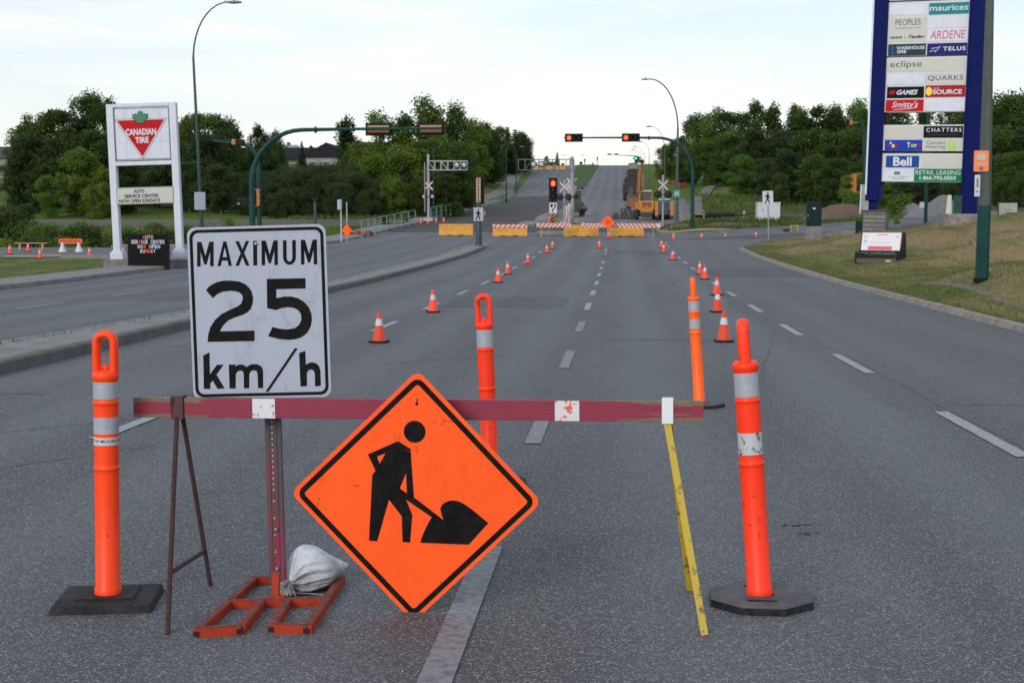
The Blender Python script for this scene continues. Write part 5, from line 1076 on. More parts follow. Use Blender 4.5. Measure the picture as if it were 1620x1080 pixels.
leaf = [(0,1),(.13,.72),(.32,.83),(.27,.42),(.55,.62),(.62,.47),(.98,.52),(.84,.22),(1.0,.08),(.52,-.42),(.52,-.62),(0,-.72)]
lf = leaf+[(-x, z) for x, z in leaf[-2:0:-1]]; lc = cu(413,203)
mb.flat([[(lc[0]+x*.345, lc[1]+z*.325) for x, z in lf][::-1]], -.147, 3); mb.flat([[(lc[0]+x*.31, lc[1]+z*.285) for x, z in lf][::-1]], -.149, 4)
mb.build('emblem',['sign_grey','sign_white2','sign_red','black','sign_green'],cab)
zb1, zt1 = hz_(150+980/5.687), hz_(150+826/5.687); mb = MB(); mb.box((0,-.02,(zb1+zt1)/2), (Wc-.5,.34,zt1-zb1), 0, b=.01); mb.box((0,-.192,(zb1+zt1)/2), (Wc-.58,.004,zt1-zb1-.08), 1)
for q in (1,2): mb.box((0,-.1945,zb1+.06+(zt1-zb1-.08)*q/3), (Wc-.58,.002,.008), 2)
lb = mb.build('letter_board',['grey','cream','panel_line'],ct)
mb = MB(); mb.text('AUTO', *cu(358,878), *cu(454,846), -.198, 0, off=.03); mb.text('SERVICE CENTER', *cu(272,922), *cu(585,890), -.198, 0, off=.03); mb.text('NOW OPEN SUNDAYS', *cu(222,965), *cu(598,933), -.198, 0, off=.03); mb.build('lettering','black',lb)
# concrete base blocks
for px, lab, w in ((189,'concrete footing block under the left leg of the white sign',1.05),(283,'concrete footing block under the right leg of the white sign',.9)):
    c = at(px, 57); mb = MB(); mb.box((0,0,.05), (w,.8,.62), b=.02); mb.box((w*.1,-.402,.05), (.02,.006,.6)); tag(mb.build('footing','grey' if False else 'concrete',loc=c), lab, 'footing', 'footings of the white sign')
# dark letter board
c = at(236, 55.2); c.z += .1; t = thing('message_board', 'low black letter board standing between the legs of the white sign', 'sign', c, R(2)); w = 67.5/S(55.2); zt = P(236,370,55.2).z-c.z
mb = MB(); mb.box((0,0,zt/2-.06), (w,.16,zt+.12), 0, b=.01); mb.box((0,-.084,zt*.5+.02), (w-.08,.004,zt-.06), 1); pnl = mb.build('panel',['housing','black'],t)
def mbx(X): return (X/5.4-236)/S(55.2)
def mbz(Y_): return P(236, 330+Y_/5.4, 55.2).z-c.z
mb = MB(); 
for w_, x0, x1, y0, y1, o_ in (('AUTO',1228,1322,228,258,'A'),('SERVICE CENTER',1126,1425,268,300,'V'),('NOW OPEN',1183,1382,308,340,'W'),('SUNDAY',1202,1342,347,378,'N')):
    n = len(w_); k = (x1-x0)/n
    for i, ch in enumerate(w_):
        if ch == ' ': continue
        orange = {'AUTO':[0],'SERVICE CENTER':[3],'NOW OPEN':[2],'SUNDAY':[2,3]}[w_]
        mb.text(ch, mbx(x0+k*i+k*(.35 if ch == 'I' else .06)), mbz(y1), mbx(x0+k*(i+1)-k*(.35 if ch == 'I' else .12)), mbz(y0), -.09, 1 if i in orange else 0, off=.02)
mb.build('lettering',['sign_white2','sign_orange'],pnl)
# ---------------------------------------------------------------- pylon sign, right
Yp = 75.0; pc_ = P(1463, 356, Yp); pz = G(pc_.x, Yp)
pc_.x -= .24
py_ = thing('pylon_sign', 'very tall shopping sign with deep blue columns and many white name panels', 'sign', (pc_.x, Yp, pz), rot=(0, R(1.2), R(-19)))
Wp = 4.38; k8 = 3.484
def pu(X, Y_):   # crop8 coords -> local
    XL = 153-.0305*(Y_-50); XR = 592-.0415*(Y_-50)*1.0; u = (X-XL)/(XR-XL); yc = Y_+(26-.014*Y_)*u; z = (356-(yc/k8))*(Yp+.8)/F+H-pz
    return ((u-.5)*(Wp-.42)/1.0, z)
ztp = pu(300,-330)[1]
for s_ in (-1, 1):
    mb = MB(); x = s_*(Wp/2+.20); zl_ = 1.5 if s_ < 0 else .8; mb.box((x,0,(ztp+zl_)/2), (.78,.9,ztp-zl_), 0, b=.02)
    for e in (-.26,-.09,.09,.26): mb.box((x+e,-.46,(ztp+1.7)/2), (.05,.03,ztp-1.7), 0)
    mb.box((x-.36 if s_<0 else x-.36,-.05,(ztp+1.8)/2), (.09,.92,ztp-1.8), 1 if s_ < 0 else 0)
    mb.box((x-.05,0,1.0), (.5,.5,1.4), 0); mb.build('column',['blue','sign_white2'],py_)
mb = MB(); x = -Wp/2-.2; mb.box((x+.15,.0,.25), (1.15,1.3,1.3), 0, b=.05); mb.box((x+.1,0,.95), (1.3,1.4,.10), 1)
for q in range(5): mb.box((x+.15,-.655,-.1+q*.22), (1.1,.02,.05), 1)
mb.build('footing',['concrete','veh_d'],py_)
mb = MB(); x = Wp/2+.2; mb.lathe([(1.25,-1.2),(1.2,.80),(1.1,.88)], 28, c=(x-.1,0,0)); mb.build('footing','concw',py_,smooth=True,angle=30)
mb = MB(); mb.box((x-.95,-.3,1.35), (.30,.3,.95), 0, top=(.6,.8)); mb.box((x-.5,-.55,1.35), (.42,.3,.9), 1); mb.build('switch_box',['cream','teal'],py_)
mb = MB(); mb.box((-Wp/2-.62,-.2,1.55), (.42,.35,1.5), 0, b=.02); mb.box((-Wp/2-.83,-.2,1.55), (.05,.37,1.52), 1); mb.build('switch_box',['grey','sign_white2'],py_)
groups = [(-330,62,30),(70,352,30),(358,645,30),(712,848,30),(862,1012,30)]
for a_, b__, _ in groups:
    z1 = pu(153,a_)[1]; z0 = pu(150,b__)[1]; mb = MB(); mb.box((0,0,(z0+z1)/2), (Wp-.34,.62,z1-z0), 0, b=.012); mb.build('light_box',['white'],py_)
mb = MB(); mb.box((0,.12,(pu(0,-300)[1]+pu(0,1000)[1])/2), (Wp-.6,.3,pu(0,-300)[1]-pu(0,1000)[1]), 0) if False else None
for s_ in (-1,1): mb.bar((s_*(Wp/2-.26),.1,pu(0,1030)[1]), (s_*(Wp/2-.26),.1,ztp), .08, .2, up=(0,1,0))
mb.build('inner_frame','housing',py_)
M['p_teal'] = mat('panel_teal', (.005,.19,.20), .5, spec=.12); M['p_navy'] = mat('panel_navy', (.008,.010,.12), .5, spec=.12); M['p_slate'] = mat('panel_slate', (.012,.035,.05), .5, spec=.12); M['p_mag'] = mat('letter_magenta', (.50,.04,.16), .5, spec=.12)
M['p_bell'] = mat('panel_blue', (.005,.055,.24), .5, spec=.12); M['p_royal'] = mat('panel_royal_blue', (.005,.035,.38), .5, spec=.12); M['p_green'] = mat('panel_green', (.0,.16,.055), .5, spec=.12); M['p_lime'] = mat('emblem_lime', (.36,.55,.10), .5, spec=.12); M['p_txt'] = mat('letter_grey', (.055,.06,.055), .5, spec=.12); M['p_blue2'] = mat('emblem_blue', (.01,.07,.28), .5, spec=.12); M['p_crim'] = mat('panel_crimson', (.30,.006,.015), .5, spec=.12); M['p_yel'] = mat('letter_yellow', (.75,.6,.05), .5, spec=.12); M['p_purple'] = mat('letter_grey_purple', (.11,.11,.20), .5, spec=.12)
PF = -.316
def pan(box, m, texts=(), extra=None, name='name_panel'):
    X0, Y0, X1, Y1 = box; a0 = pu(X0, Y0); b0 = pu(X1, Y1); x0, x1 = a0[0], b0[0]; z1 = pu((X0+X1)/2, (Y0+Y1)/2-(Y1-Y0)/2)[1]; z0 = pu((X0+X1)/2, (Y0+Y1)/2+(Y1-Y0)/2)[1]
    mb = MB(); mb.box(((x0+x1)/2,PF-.004,(z0+z1)/2), (x1-x0,.010,z1-z0)); o = mb.build(name, m, py_)
    W2, H2 = x1-x0, z1-z0; mats = []; mb = MB()
    for T_ in texts:
        s_, m2, u0, v0, u1, v1 = T_[:6]; kw = T_[6] if len(T_) > 6 else {}
        if m2 not in mats: mats.append(m2)
        mb.text(s_, x0+u0*W2, z0+v0*H2, x0+u1*W2, z0+v1*H2, PF-.013, mats.index(m2), **kw)
    if extra:
        for kind, m2, d in extra:
            if m2 not in mats: mats.append(m2)
            i = mats.index(m2)
            if kind == 'c': mb.flat([[(x0+d[0]*W2+d[2]*H2*math.cos(t_), z0+d[1]*H2+d[2]*H2*math.sin(t_)*(d[3] if len(d) > 3 else 1)) for t_ in np.linspace(0,2*math.pi,20)[:-1]]], PF-.0125-(.001*len(mats)), i)
            if kind == 'p': mb.flat([[(x0+u*W2, z0+v*H2) for u, v in d]], PF-.0125-(.001*len(mats)), i)
            if kind == 'l': mb.tube([(x0+u*W2, PF-.014, z0+v*H2) for u, v in d], .02, 5, i)
    if mb.v: mb.build('lettering', mats, o)
L0,L1,R0,R1 = 157,357,366,583
pan((L0,78,L1-2,134),'sign_white2'); pan((372,64,585,124),'p_teal',[('maurices','sign_white2',.02,.32,.98,.80,dict(off=.01))])
pan((L0+4,146,L1,210),'cream',[('PEOPLES','p_txt',.14,.38,.84,.86,{}),('THE DIAMOND STORE','p_txt',.14,.10,.84,.20,{})]); pan((R0,136,R1,194),'sign_white2')
pan((L0-2,216,L1,272),'cream',[('mark - Taylor','black',.02,.30,.97,.62,dict(off=.03,shear=.4))] if False else [('nccn - Tanlav','black',.02,.30,.97,.60,dict(off=.03,shear=.4))])
pan((R0-2,198,R1-4,262),'sign_white2',[('ARDENE','p_mag',.07,.16,.95,.84,dict(shear=.15))])
pan((150,284,355,345),'p_slate',[('WAREHOUSE','sign_white2',.22,.52,.97,.80,dict(off=.02)),('one','sign_white2',.24,.20,.48,.48,dict(off=.02))],[('c','p_blue2',(.12,.66,.17)),('c','p_blue2',(.12,.28,.15))])
pan((364,274,577,337),'p_navy',[('TELUS','sign_white2',.40,.36,.96,.70,dict(off=.03,space=1.2))],[('l','sign_white2',[(.06,.30),(.16,.42),(.24,.34),(.20,.25),(.30,.60),(.33,.78)]),('l','sign_white2',[(.10,.56),(.30,.66)])])
pan((148,368,350,428),'cream',[('eclipse','p_txt',.07,.22,.92,.92,{})]); pan((358,352,574,420),'cream')
pan((146,440,350,496),'sign_white2'); pan((356,430,572,486),'cream',[('QUARKS','p_purple',.06,.24,.93,.78,dict(off=.015,space=1.1))])
pan((147,508,347,568),'black',[('GAMES','sign_white2',.26,.30,.84,.72,dict(off=.03,shear=.35)),('EB','sign_red',.05,.34,.20,.70,dict(shear=.3))] if False else [('GAMES','sign_white2',.26,.30,.84,.72,dict(off=.03,shear=.35))],[('p','p_crim',[(.05,.34),(.20,.34),(.23,.70),(.08,.70)])])
pan((357,494,568,556),'p_crim',[('SOURCE','sign_white2',.18,.24,.92,.64,dict(off=.03)),('THE','sign_white2',.20,.68,.34,.80,{})],[('c','p_yel',(.09,.5,.26,1.4))])
pan((141,576,345,638),'sign_red',[("Smitty's",'sign_white2',.16,.18,.86,.86,dict(shear=.35,off=.01))],[('l','sign_white2',[(.20,.14),(.60,.22),(.82,.30)])]); pan((354,564,568,628),'sign_white2')
pan((134,718,341,782),'cream'); pan((349,708,558,770),'black',[('CHATTERS','sign_white2',.07,.50,.96,.84,dict(space=1.3,off=.01)),('HAIR RETAIL SALON','p_txt',.14,.20,.90,.30,{})] if False else [('CHATTERS','sign_white2',.07,.50,.96,.84,dict(space=1.3,off=.01))],[('p','p_txt',[(.12,.24),(.90,.24),(.90,.29),(.12,.29)])])
xs_ = [('M','p_crim',.08,.34),('i','p_yel',.19,.30),('n','p_crim',.29,.32),('T','teal',.39,.32),('y','p_yel',.55,.2),('T','p_yel',.60,.30),('o','p_lime',.70,.32),('y','p_yel',.78,.30),('s','p_crim',.88,.32)]
pan((138,788,341,845),'p_royal',[(a_,m_,x_,z_,x_+.075,z_+(.30 if a_ != 'T' or x_ < .5 else .48),dict(off=.05)) for a_, m_, x_, z_ in xs_ if not (a_ == 'y' and x_ == .55)],[('c','sign_white2',(.16,.72,.10))])
pan((349,776,557,840),'cream',[('Connect','p_txt',.08,.56,.56,.86,{}),('Hearing','p_txt',.08,.14,.56,.50,{})],[('c','p_lime',(.72,.5,.40)),('p','cream',[(.68,.35),(.73,.35),(.75,.78),(.68,.78)])])
pan((146,872,324,934),'p_bell',[('Bell','sign_white2',.22,.12,.78,.90,dict(off=.03))]); pan((340,862,557,926),'cream')
pan((128,942,298,1006),'sign_white2',[('STRATHALLEN','p_txt',.18,.26,.82,.36,{})] if False else [('srmprrnallen','p_txt',.18,.28,.84,.38,{})],[('p','sign_green',[(.36,.52),(.54,.52),(.56,.82),(.44,.74),(.38,.80)]),('p','p_txt',[(.30,.18),(.70,.18),(.70,.21),(.30,.21)])])
pan((300,934,552,1002),'p_green',[('RETAIL LEASING','sign_white2',.03,.54,.97,.88,{}),('1.866.792.5553','sign_white2',.12,.14,.88,.44,dict(off=.03))])
# ---------------------------------------------------------------- bench
Yb = 57.5; c = at(1392, Yb); bn = thing('advertising_bench', 'black plastic three seat bench with a white advert on its back', 'bench', c, R(-33)); w = 1.72
mb = MB(); prof = [(-.42,0),(-.42,.40),(-.36,.47),(-.02,.50),(.10,.62),(.24,1.22),(.34,1.24),(.44,.9),(.46,0)]
for s_ in (-1, 1):
    x = s_*w/2; vs = [(x-.03, a_, z) for a_, z in prof]+[(x+.03, a_, z) for a_, z in prof]; n = len(prof)
    mb2 = MB(); mb2.add(vs, [tuple(range(n)), tuple(range(2*n-1,n-1,-1))]+[(i,n+i,n+(i+1)%n,(i+1)%n) for i in range(n)]); mb2.build('side_panel','rubber',bn)
mb.box((0,-.40,.30), (w-.06,.05,.14)); mb.box((0,-.37,.14), (w-.06,.03,.22), 1); mb.box((w*.30,-.40,.10),(.24,.02,.10),2); mb.build('front_panel',['rubber','brown','cream'],bn)
for i in range(3):
    x = (i-1)*(w-.08)/3; mb = MB(); v = []
    for a_, z in ((-.42,.42),(-.38,.455),(-.2,.41),(0,.40),(.08,.46)): v += [(x-(w-.1)/6+.02,a_,z+.02),(x-.12,a_,z-.01),(x+.12,a_,z-.01),(x+(w-.1)/6-.02,a_,z+.02)]
    mb.add(v, [(j*4+q, j*4+q+1, (j+1)*4+q+1, (j+1)*4+q) for j in range(4) for q in range(3)]); mb.build('seat','rubber_grey',bn,smooth=True)
for i in (-.5,.5): mb = MB(); mb.box((i*(w-.08)/3,-.15,.44), (.035,.5,.07), b=.01); mb.build('seat_divider','rubber',bn)
T = Matrix.Translation((0,.075,.86)) @ Matrix.Rotation(R(-13.5),4,'X'); mb = MB(); mb.box((0,.03,0), (w-.06,.04,.78), 0, T=T); bk = mb.build('backrest','rubber',bn)
mb = MB(); mb.T = T; mb.box((0,0,0.01), (w-.10,.012,.72), 0)
mb.flat([rrect(1.0,.15,.04,cx=-.02,cz=-.26)], -.008, 1); mb.text('FAMILY DENTAL', -.3, .27, .25, .31, -.008, 1) if False else None
mb.flat([[(-.20,.27),(.25,.27),(.25,.30),(-.20,.30)]], -.008, 1); mb.flat([[(-.52,.08),(.52,.08),(.52,.11),(-.52,.11)]], -.008, 2); mb.flat([[(-.45,-.06),(.40,-.06),(.40,-.04),(-.45,-.04)]], -.008, 3)
for s_ in (-1,1): mb.flat([circ(s_*.66,.20,.06,14), circ(s_*.66,.20,.045,14)[::-1]], -.008, 4); mb.flat([circ(s_*.66,.02,.07,10)], -.008, 2 if s_ > 0 else 5)
M['ad_white'] = mat('advert_white', (.66,.64,.68), .35); M['ad_pink'] = mat('advert_pink', (.60,.10,.12), .4); M['ad_cream'] = mat('advert_cream', (.75,.66,.52), .4); M['ad_grey'] = mat('advert_grey', (.4,.42,.5), .4)
mb.build('advert',['ad_white','ad_pink','ad_cream','ad_grey','sign_grey','ad_grey'],bk)
# ---------------------------------------------------------------- machines and trucks up the hill
def wheel(parent, c, r, w, hub='veh_d'):
    mb = MB(); T = Matrix.Translation(c) @ Matrix.Rotation(R(90),4,'Y'); mb.lathe([(r*.55,-w/2),(r*.9,-w/2),(r,-w/2+.05),(r,w/2-.05),(r*.9,w/2),(r*.55,w/2)], 22, T=T); o = mb.build('wheel','tyre',parent,smooth=True,angle=40)
    mb = MB(); mb.lathe([(r*.56,-w/2+.03),(r*.56,w/2-.03)], 16, T=T); mb.build('rim',hub,o)
Yv = 131; c = at(1021, Yv); t = thing('road_grader', 'yellow road machine with a glazed cab and a red triangle on its rear', 'machine', c, R(4))
for x in (-1.25, 1.25):
    for y in (-.9, .7): wheel(t, (x,y,.62), .62, .42, 'white')
mb = MB(); mb.box((0,0,1.1), (1.7,3.4,.5), 1, b=.05); mb.box((0,-.9,.62), (2.2,.35,.5), 1, b=.05); mb.box((0,-1.9,.5), (1.5,.25,.55), 1, b=.05); mb.bar((-.5,-1.0,.5),(.5,2.0,.9), .3,.3, 1); mb.build('chassis',['veh_y','veh_d'],t)
mb = MB(); mb.box((0,-1.2,1.75), (2.1,1.4,1.25), 0, b=.12); mb.box((0,-1.92,1.9), (1.2,.05,.55), 1); 
for q in range(4): mb.box((0,-1.95,1.72+q*.12), (1.1,.03,.03), 0)
mb.box((0,-1.95,1.15), (1.7,.25,.5), 0, b=.03); mb.box((0,-2.0,.78), (1.9,.2,.18), 1); mb.build('engine_cover',['veh_y','veh_d'],t)
mb = MB(); mb.slab([(-.22,1.50),(.22,1.50),(0,1.88)], -2.0, -1.985); mb.build('slow_vehicle_triangle','sign_orange',t)
mb = MB(); 
for x in (-.85,.85):
    for y in (-.35,1.1): mb.bar((x,y,2.3),(x*.95,y,3.55), .12,.12, up=(0,1,0))
mb.box((0,.37,3.6), (2.0,1.9,.12), 0, b=.03); mb.box((.3,.2,3.72), (1.0,.9,.12), 1, b=.03); mb.box((0,.37,2.35), (1.9,1.8,.15), 0); cb = mb.build('cab_frame',['veh_y','white'],t)
mb = MB(); mb.box((0,.37,2.98), (1.66,1.45,1.1), 0); mb.build('cab_glass','glass',cb)
mb = MB(); mb.tube([(-.55,-1.1,2.3),(-.55,-1.1,3.3)], .07, 8); mb.build('exhaust','veh_d',t,smooth=True)
for x in (-1.15,1.15): mb = MB(); mb.bar((x,-1.0,1.35),(x*1.12,-1.0,2.2), .5,.12, up=(0,1,0)); mb.box((x*1.05,-.1,1.35), (.5,3.0,.1), b=.03); mb.build('fender','veh_y',t)
t.scale = (.66,.66,.70)
c = at(1051, Yv-3); t = thing('track_loader', 'compact loader with orange side posts and a white roof right of the yellow machine', 'machine', c, R(-3))
for x in (-.95,.95):
    mb = MB(); 
    L_ = [(-1.2,.25),(-.95,.02),(.95,.02),(1.2,.25),(1.0,.75),(-1.0,.75)]; n = 6; vs = [(x-.22,a_,z) for a_,z in L_]+[(x+.22,a_,z) for a_,z in L_]; mb.add(vs, [tuple(range(n))[::-1],tuple(range(n,2*n))]+[(i,(i+1)%n,n+(i+1)%n,n+i) for i in range(n)]); mb.build('track','tyre',t)
mb = MB(); mb.box((0,0,.95), (1.5,2.2,.7), 0, b=.05); mb.box((0,-1.15,1.0), (1.2,.3,.8), 0, b=.06); mb.box((0,-1.0,1.75), (1.25,.5,.8), 0, b=.08); mb.build('body','veh_navy' if 'veh_navy' in M else mat('machine_dark_blue', (.02,.025,.045), .5),t)
for x in (-1.02,1.02): mb = MB(); mb.box((x,-.7,1.35), (.42,.8,1.75), 0, b=.06); mb.bar((x,-.3,2.1),(x,1.5,1.6), .18,.25); mb.build('lift_arm','veh_o',t)
mb = MB(); mb.box((0,.1,1.95), (1.3,1.3,.9), 0, b=.04); mb.build('cab_glass','glass',t); mb = MB(); mb.box((0,.1,2.48), (1.55,1.5,.12), 0, b=.03); mb.build('roof','white',t)
mb = MB(); mb.box((0,1.7,.45), (2.2,.7,.7), 0, b=.05); mb.build('bucket','veh_d',t)
t.scale = (.66,.66,.74)
c = at(989, Yv+1); t = thing('drag_mat', 'black steel screed and rubber mats lying in front of the yellow machine', 'machine part', c, R(5))
mb = MB(); mb.slab([(-2.3,0),(-2.1,.6),(-1.2,.65),(-1.15,0)], -.6, .4, 0); mb.slab([(-1.05,0),(-.7,1.15),(1.0,1.2),(1.3,0)], -.5, .6, 0); mb.build('blade','veh_d',t)
mb = MB(); mb.bar((-1.2,-.63,.05),(-.9,-.63,.7), .06,.06,up=(0,1,0)); mb.bar((.35,-.53,1.0),(.75,-.53,.2), .08,.05,up=(0,1,0)); mb.box((-.45,-.53,.95), (.14,.05,.28)); mb.build('bracing','grey',t)
mb = MB(); mb.slab([(1.35,0),(1.3,.9),(2.4,1.1),(2.4,0)], -.3, .5, 0); mb.build('hopper','veh_d',t)
t.scale = (.52,.52,.85)
# milling machine with tall conveyor
c = at(1003, 158); t = thing('milling_machine', 'long weathered orange milling machine with a raised conveyor, behind the yellow one', 'machine', c, R(-3))
mb = MB(); mb.box((.2,0,1.5), (2.2,5.5,1.6), 0, b=.12); mb.box((.2,-2.9,1.2), (2.0,.4,1.2), 1, b=.05); mb.build('body',['veh_d','veh_rust'],t)
for x in (-.8,1.2):
    for y in (-2,2): mb = MB(); mb.box((x,y,.45), (.45,1.4,.8), b=.15); mb.build('track','tyre',t)
mb = MB(); mb.bar((.65,-1,2.4),(.8,1.4,6.3), .38,.40); mb.bar((.35,-1.0,2.3),(.5,1.0,5.4), .06,.5); mb.build('conveyor','veh_rust',t)
mb = MB(); mb.box((-.4,-1.0,2.8), (.7,1.4,1.1), b=.04); mb.build('hood','veh_d',t)
mb = MB(); mb.box((0.2,.6,3.5), (2.0,2.2,.08)); 
for x in (-.7,1.1):
    for y in (-.4,1.6): mb.bar((x,y,2.3),(x,y,3.5), .06,.06,up=(0,1,0))
mb.build('canopy','veh_d',t)
t.scale = (.75,.75,.78)
# orange drums standing up the verge (tall conveyors of a second machine)
c = at(1018, 190); t = thing('paving_machine', 'second orange machine further up with an upright conveyor end', 'machine', c)
mb = MB(); mb.box((0,0,1.4), (2.2,4.5,1.8), 0, b=.1); mb.build('body','veh_d',t); mb = MB(); mb.bar((-.1,-.5,2.2),(-.1,1.5,6.0), .45,.4); mb.build('conveyor','veh_rust',t); t.scale = (.6,.6,.68)
for x in (-.9,.9): mb = MB(); mb.box((x,0,.5), (.4,3.6,.9), b=.2); mb.build('track','tyre',t)
def dump_truck(px, Y, label, bedm, ry, cabm='veh_d', rear=True):
    c = at(px, Y); t = thing('dump_truck', label, 'truck', c, ry, 'trucks queued down the hill')
    for x in (-.95,.95):
        for y in (-2.6,-1.3,2.9): wheel(t, (x,y,.52), .52, .42, 'grey')
    mb = MB(); mb.box((0,0,.9), (1.0,7.0,.3)); mb.build('chassis','veh_d',t)
    mb = MB(); L_ = [(-3.4,1.15),(-3.7,2.7),(1.0,2.75),(1.0,1.15)]; n = 4
    vs = [(-1.2,a_,z) for a_,z in L_]+[(1.2,a_,z) for a_,z in L_]; mb.add(vs, [tuple(range(n))[::-1],tuple(range(n,2*n))]+[(i,(i+1)%n,n+(i+1)%n,n+i) for i in range(n)])
    for x in (-1.0,-.35,.35,1.0): mb.bar((x,-3.48,1.2),(x,-3.78,2.65), .10,.08,up=(0,1,0))
    mb.box((0,-3.78,2.72), (2.5,.12,.12)); mb.build('bed',bedm,t)
    mb = MB(); mb.box((0,2.2,2.0), (2.1,1.7,1.8), 0, b=.15); mb.box((0,3.6,1.5), (1.8,1.4,1.0), 0, b=.15); cb = mb.build('cab',cabm,t)
    mb = MB(); mb.box((0,3.06,2.35), (1.8,.05,.75)); mb.box((0,1.34,2.4), (1.4,.03,.5)); mb.build('window','glass',cb)
    for x in (-1.25,1.25): mb = MB(); mb.box((x,3.0,2.2), (.12,.10,.5)); mb.bar((x,3,2.2),(x*.8,2.9,2.2), .03,.03); mb.build('mirror','housing',t)
    for x in (-.85,.85): mb = MB(); mb.box((x,-3.55,.95), (.22,.04,.12)); mb.build('tail_light','sign_red',t)
    t.scale = (.82,.9,.80); return t
dump_truck(1001, 318, 'grey and black dump truck highest on the hill, nearest the crest', 'grey', R(2))
dump_truck(1000, 280, 'dark dump truck with a pale rim, second on the hill', 'veh_d', R(2))
dump_truck(997, 245, 'dark low dump truck, third down the hill', 'veh_d', R(1))
dump_truck(997, 205, 'dark dump truck just above the milling machine', 'veh_d', R(-2))
# dark machine on the island left
c = at(909, 140); t = thing('skid_steer', 'dark tracked machine standing beside the railway mast', 'machine', c, R(6))
mb = MB(); mb.box((0,0,.9), (1.5,2.6,1.0), 0, b=.1); mb.box((0,.2,1.9), (1.2,1.4,1.2), 0, b=.08); mb.bar((.3,-1.0,1.2),(.75,-1.6,.6), .9,.3); mb.build('body','veh_d',t)
for x in (-.75,.75): mb = MB(); mb.box((x,0,.4), (.4,2.4,.7), b=.18); mb.build('track','tyre',t)
mb = MB(); mb.box((-.35,-.7,2.55), (.7,.06,.75), 0); mb.box((-.45,-.74,2.7), (.2,.02,.3), 1); mb.box((-.2,-.74,2.4), (.2,.02,.2), 1); mb.bar((-.35,-.65,1.0),(-.35,-.65,2.3), .08,.08,up=(0,1,0)); mb.build('sign_back',['galv','white'],t)
mb = MB(); mb.sphere((.75,-.3,2.75), .11, n=8, k=6); mb.bar((.75,-.3,2.7),(.3,0,2.3), .03,.03); mb.build('mirror','housing',t,smooth=True)
# pipes and parts stacked on grass right
c = at(1139, 123); t = thing('pipe_stack', 'heap of black pipe fittings lying on the grass below the wood', 'pipes', c); rg = random.Random(8)
for i in range(12): 
    mb = MB(); x = rg.uniform(-1.9,1.9); z = .22+rg.uniform(0,.45)*(1-abs(x)/2.4); mb.tube([(x-.45,rg.uniform(-.5,.5),z),(x+.45,rg.uniform(-.5,.5),z+rg.uniform(-.1,.1))], .17, 10); mb.build('pipe','rubber',t,smooth=True,angle=40)
c = at(1176, 117); t = thing('marker_post', 'red and white marker post in the grass beside the path', 'marker', c, rot=(0,R(5),0)); mb = MB(); mb.tube([(0,0,0),(0,0,.8)], .06, 8, 0); mb.tube([(0,0,.35),(0,0,.55)], .064, 8, 1); mb.build('post',['white','sign_red'],t)
# barriers on the left road crest
for i, px in enumerate((850,869.5,887)):
    t = jersey(px, 343, ['yellow barrier on the left road crest, left of three','yellow barrier on the left road crest, middle of three','yellow barrier on the left road crest, right of three'][i], w=2.2); t['group'] = 'barriers on the crest'
# ---------------------------------------------------------------- buildings on the skyline
def house(px, Y, pyb, w, d, hw, hr, wallm, roofm, label, rz=0, gable=False, win=3):
    c = P(px, pyb, Y); t = thing('house', label, 'house', c, rz, None)
    mb = MB(); mb.box((0,0,hw/2-4), (w,d,hw+8)); wl = mb.build('wall',wallm,t)
    mb = MB(); o = .4
    if gable: v = [(-w/2-o,-d/2-o,hw-.1),(0,-d/2-o,hw+hr),(w/2+o,-d/2-o,hw-.1),(-w/2-o,d/2+o,hw-.1),(0,d/2+o,hw+hr),(w/2+o,d/2+o,hw-.1)]; mb.add(v, [(0,2,1),(3,4,5),(0,1,4,3),(1,2,5,4),(0,3,5,2)], 0)
    else: v = [(-w/2-o,-d/2-o,hw-.1),(w/2+o,-d/2-o,hw-.1),(w/2+o,d/2+o,hw-.1),(-w/2-o,d/2+o,hw-.1),(-w/2+.4,0,hw+hr),(w/2-.4,0,hw+hr)]; mb.add(v, [(0,1,5,4),(2,3,4,5),(1,2,5),(3,0,4),(3,2,1,0)], 0)
    rf = mb.build('roof',roofm,t); mb = MB(); mb.box((w*.25,0,hw+hr), (.7,.7,1.2)); mb.build('chimney','wall_b',rf)
    for i in range(win):
        mb = MB(); x = -w/2+w*(i+.7)/(win+.4); mb.box((x,-d/2-.04,hw*.55), (1.5,.08,1.3), 0); f_ = mb.build('window','white',t); mb = MB(); mb.box((x,-d/2-.09,hw*.55), (1.3,.04,1.1)); mb.build('pane','glass',f_)
    return t
house(470, 300, 277, 26, 8, 3.2, 2.6, 'wall_b', 'roof', 'long dark roofed house on the hill behind the willows', win=5)
house(524, 285, 276, 10, 9, 3.3, 2.8, 'wall_w', 'roof', 'pale house with a front gable beside the spruce', gable=True)
house(546, 292, 276, 11, 9, 3.6, 2.4, 'wall_w', 'roof', 'pale house with dark hip roof beside the tall tree')
house(440, 320, 266, 10, 8, 3.0, 2.2, 'wall_b', 'grey', 'house with a light grey roof peeking over trees above the dark roof')
house(582, 310, 270, 12, 9, 4, 2.2, 'wall_w', 'roof', 'pale house half hidden between the tall tree and the big green trees')
c = P(2, 268, 220); t = thing('shop_building', 'long flat building with a dark green fascia at the left edge', 'building', c)
mb = MB(); mb.box((-3,0,-3), (13,10,11)); mb.build('wall','wall_w',t); mb = MB(); mb.box((-3,-.2,2.4), (13.6,10.6,1.7)); mb.build('fascia','roof_g',t)
mb = MB(); mb.box((2.2,-5.05,-.4), (3.0,.08,1.5)); mb.build('window','glass',t)
for i, (px, Y, zt_, zb_) in enumerate(((925,352,252,258),(926,349,253,260))): pass
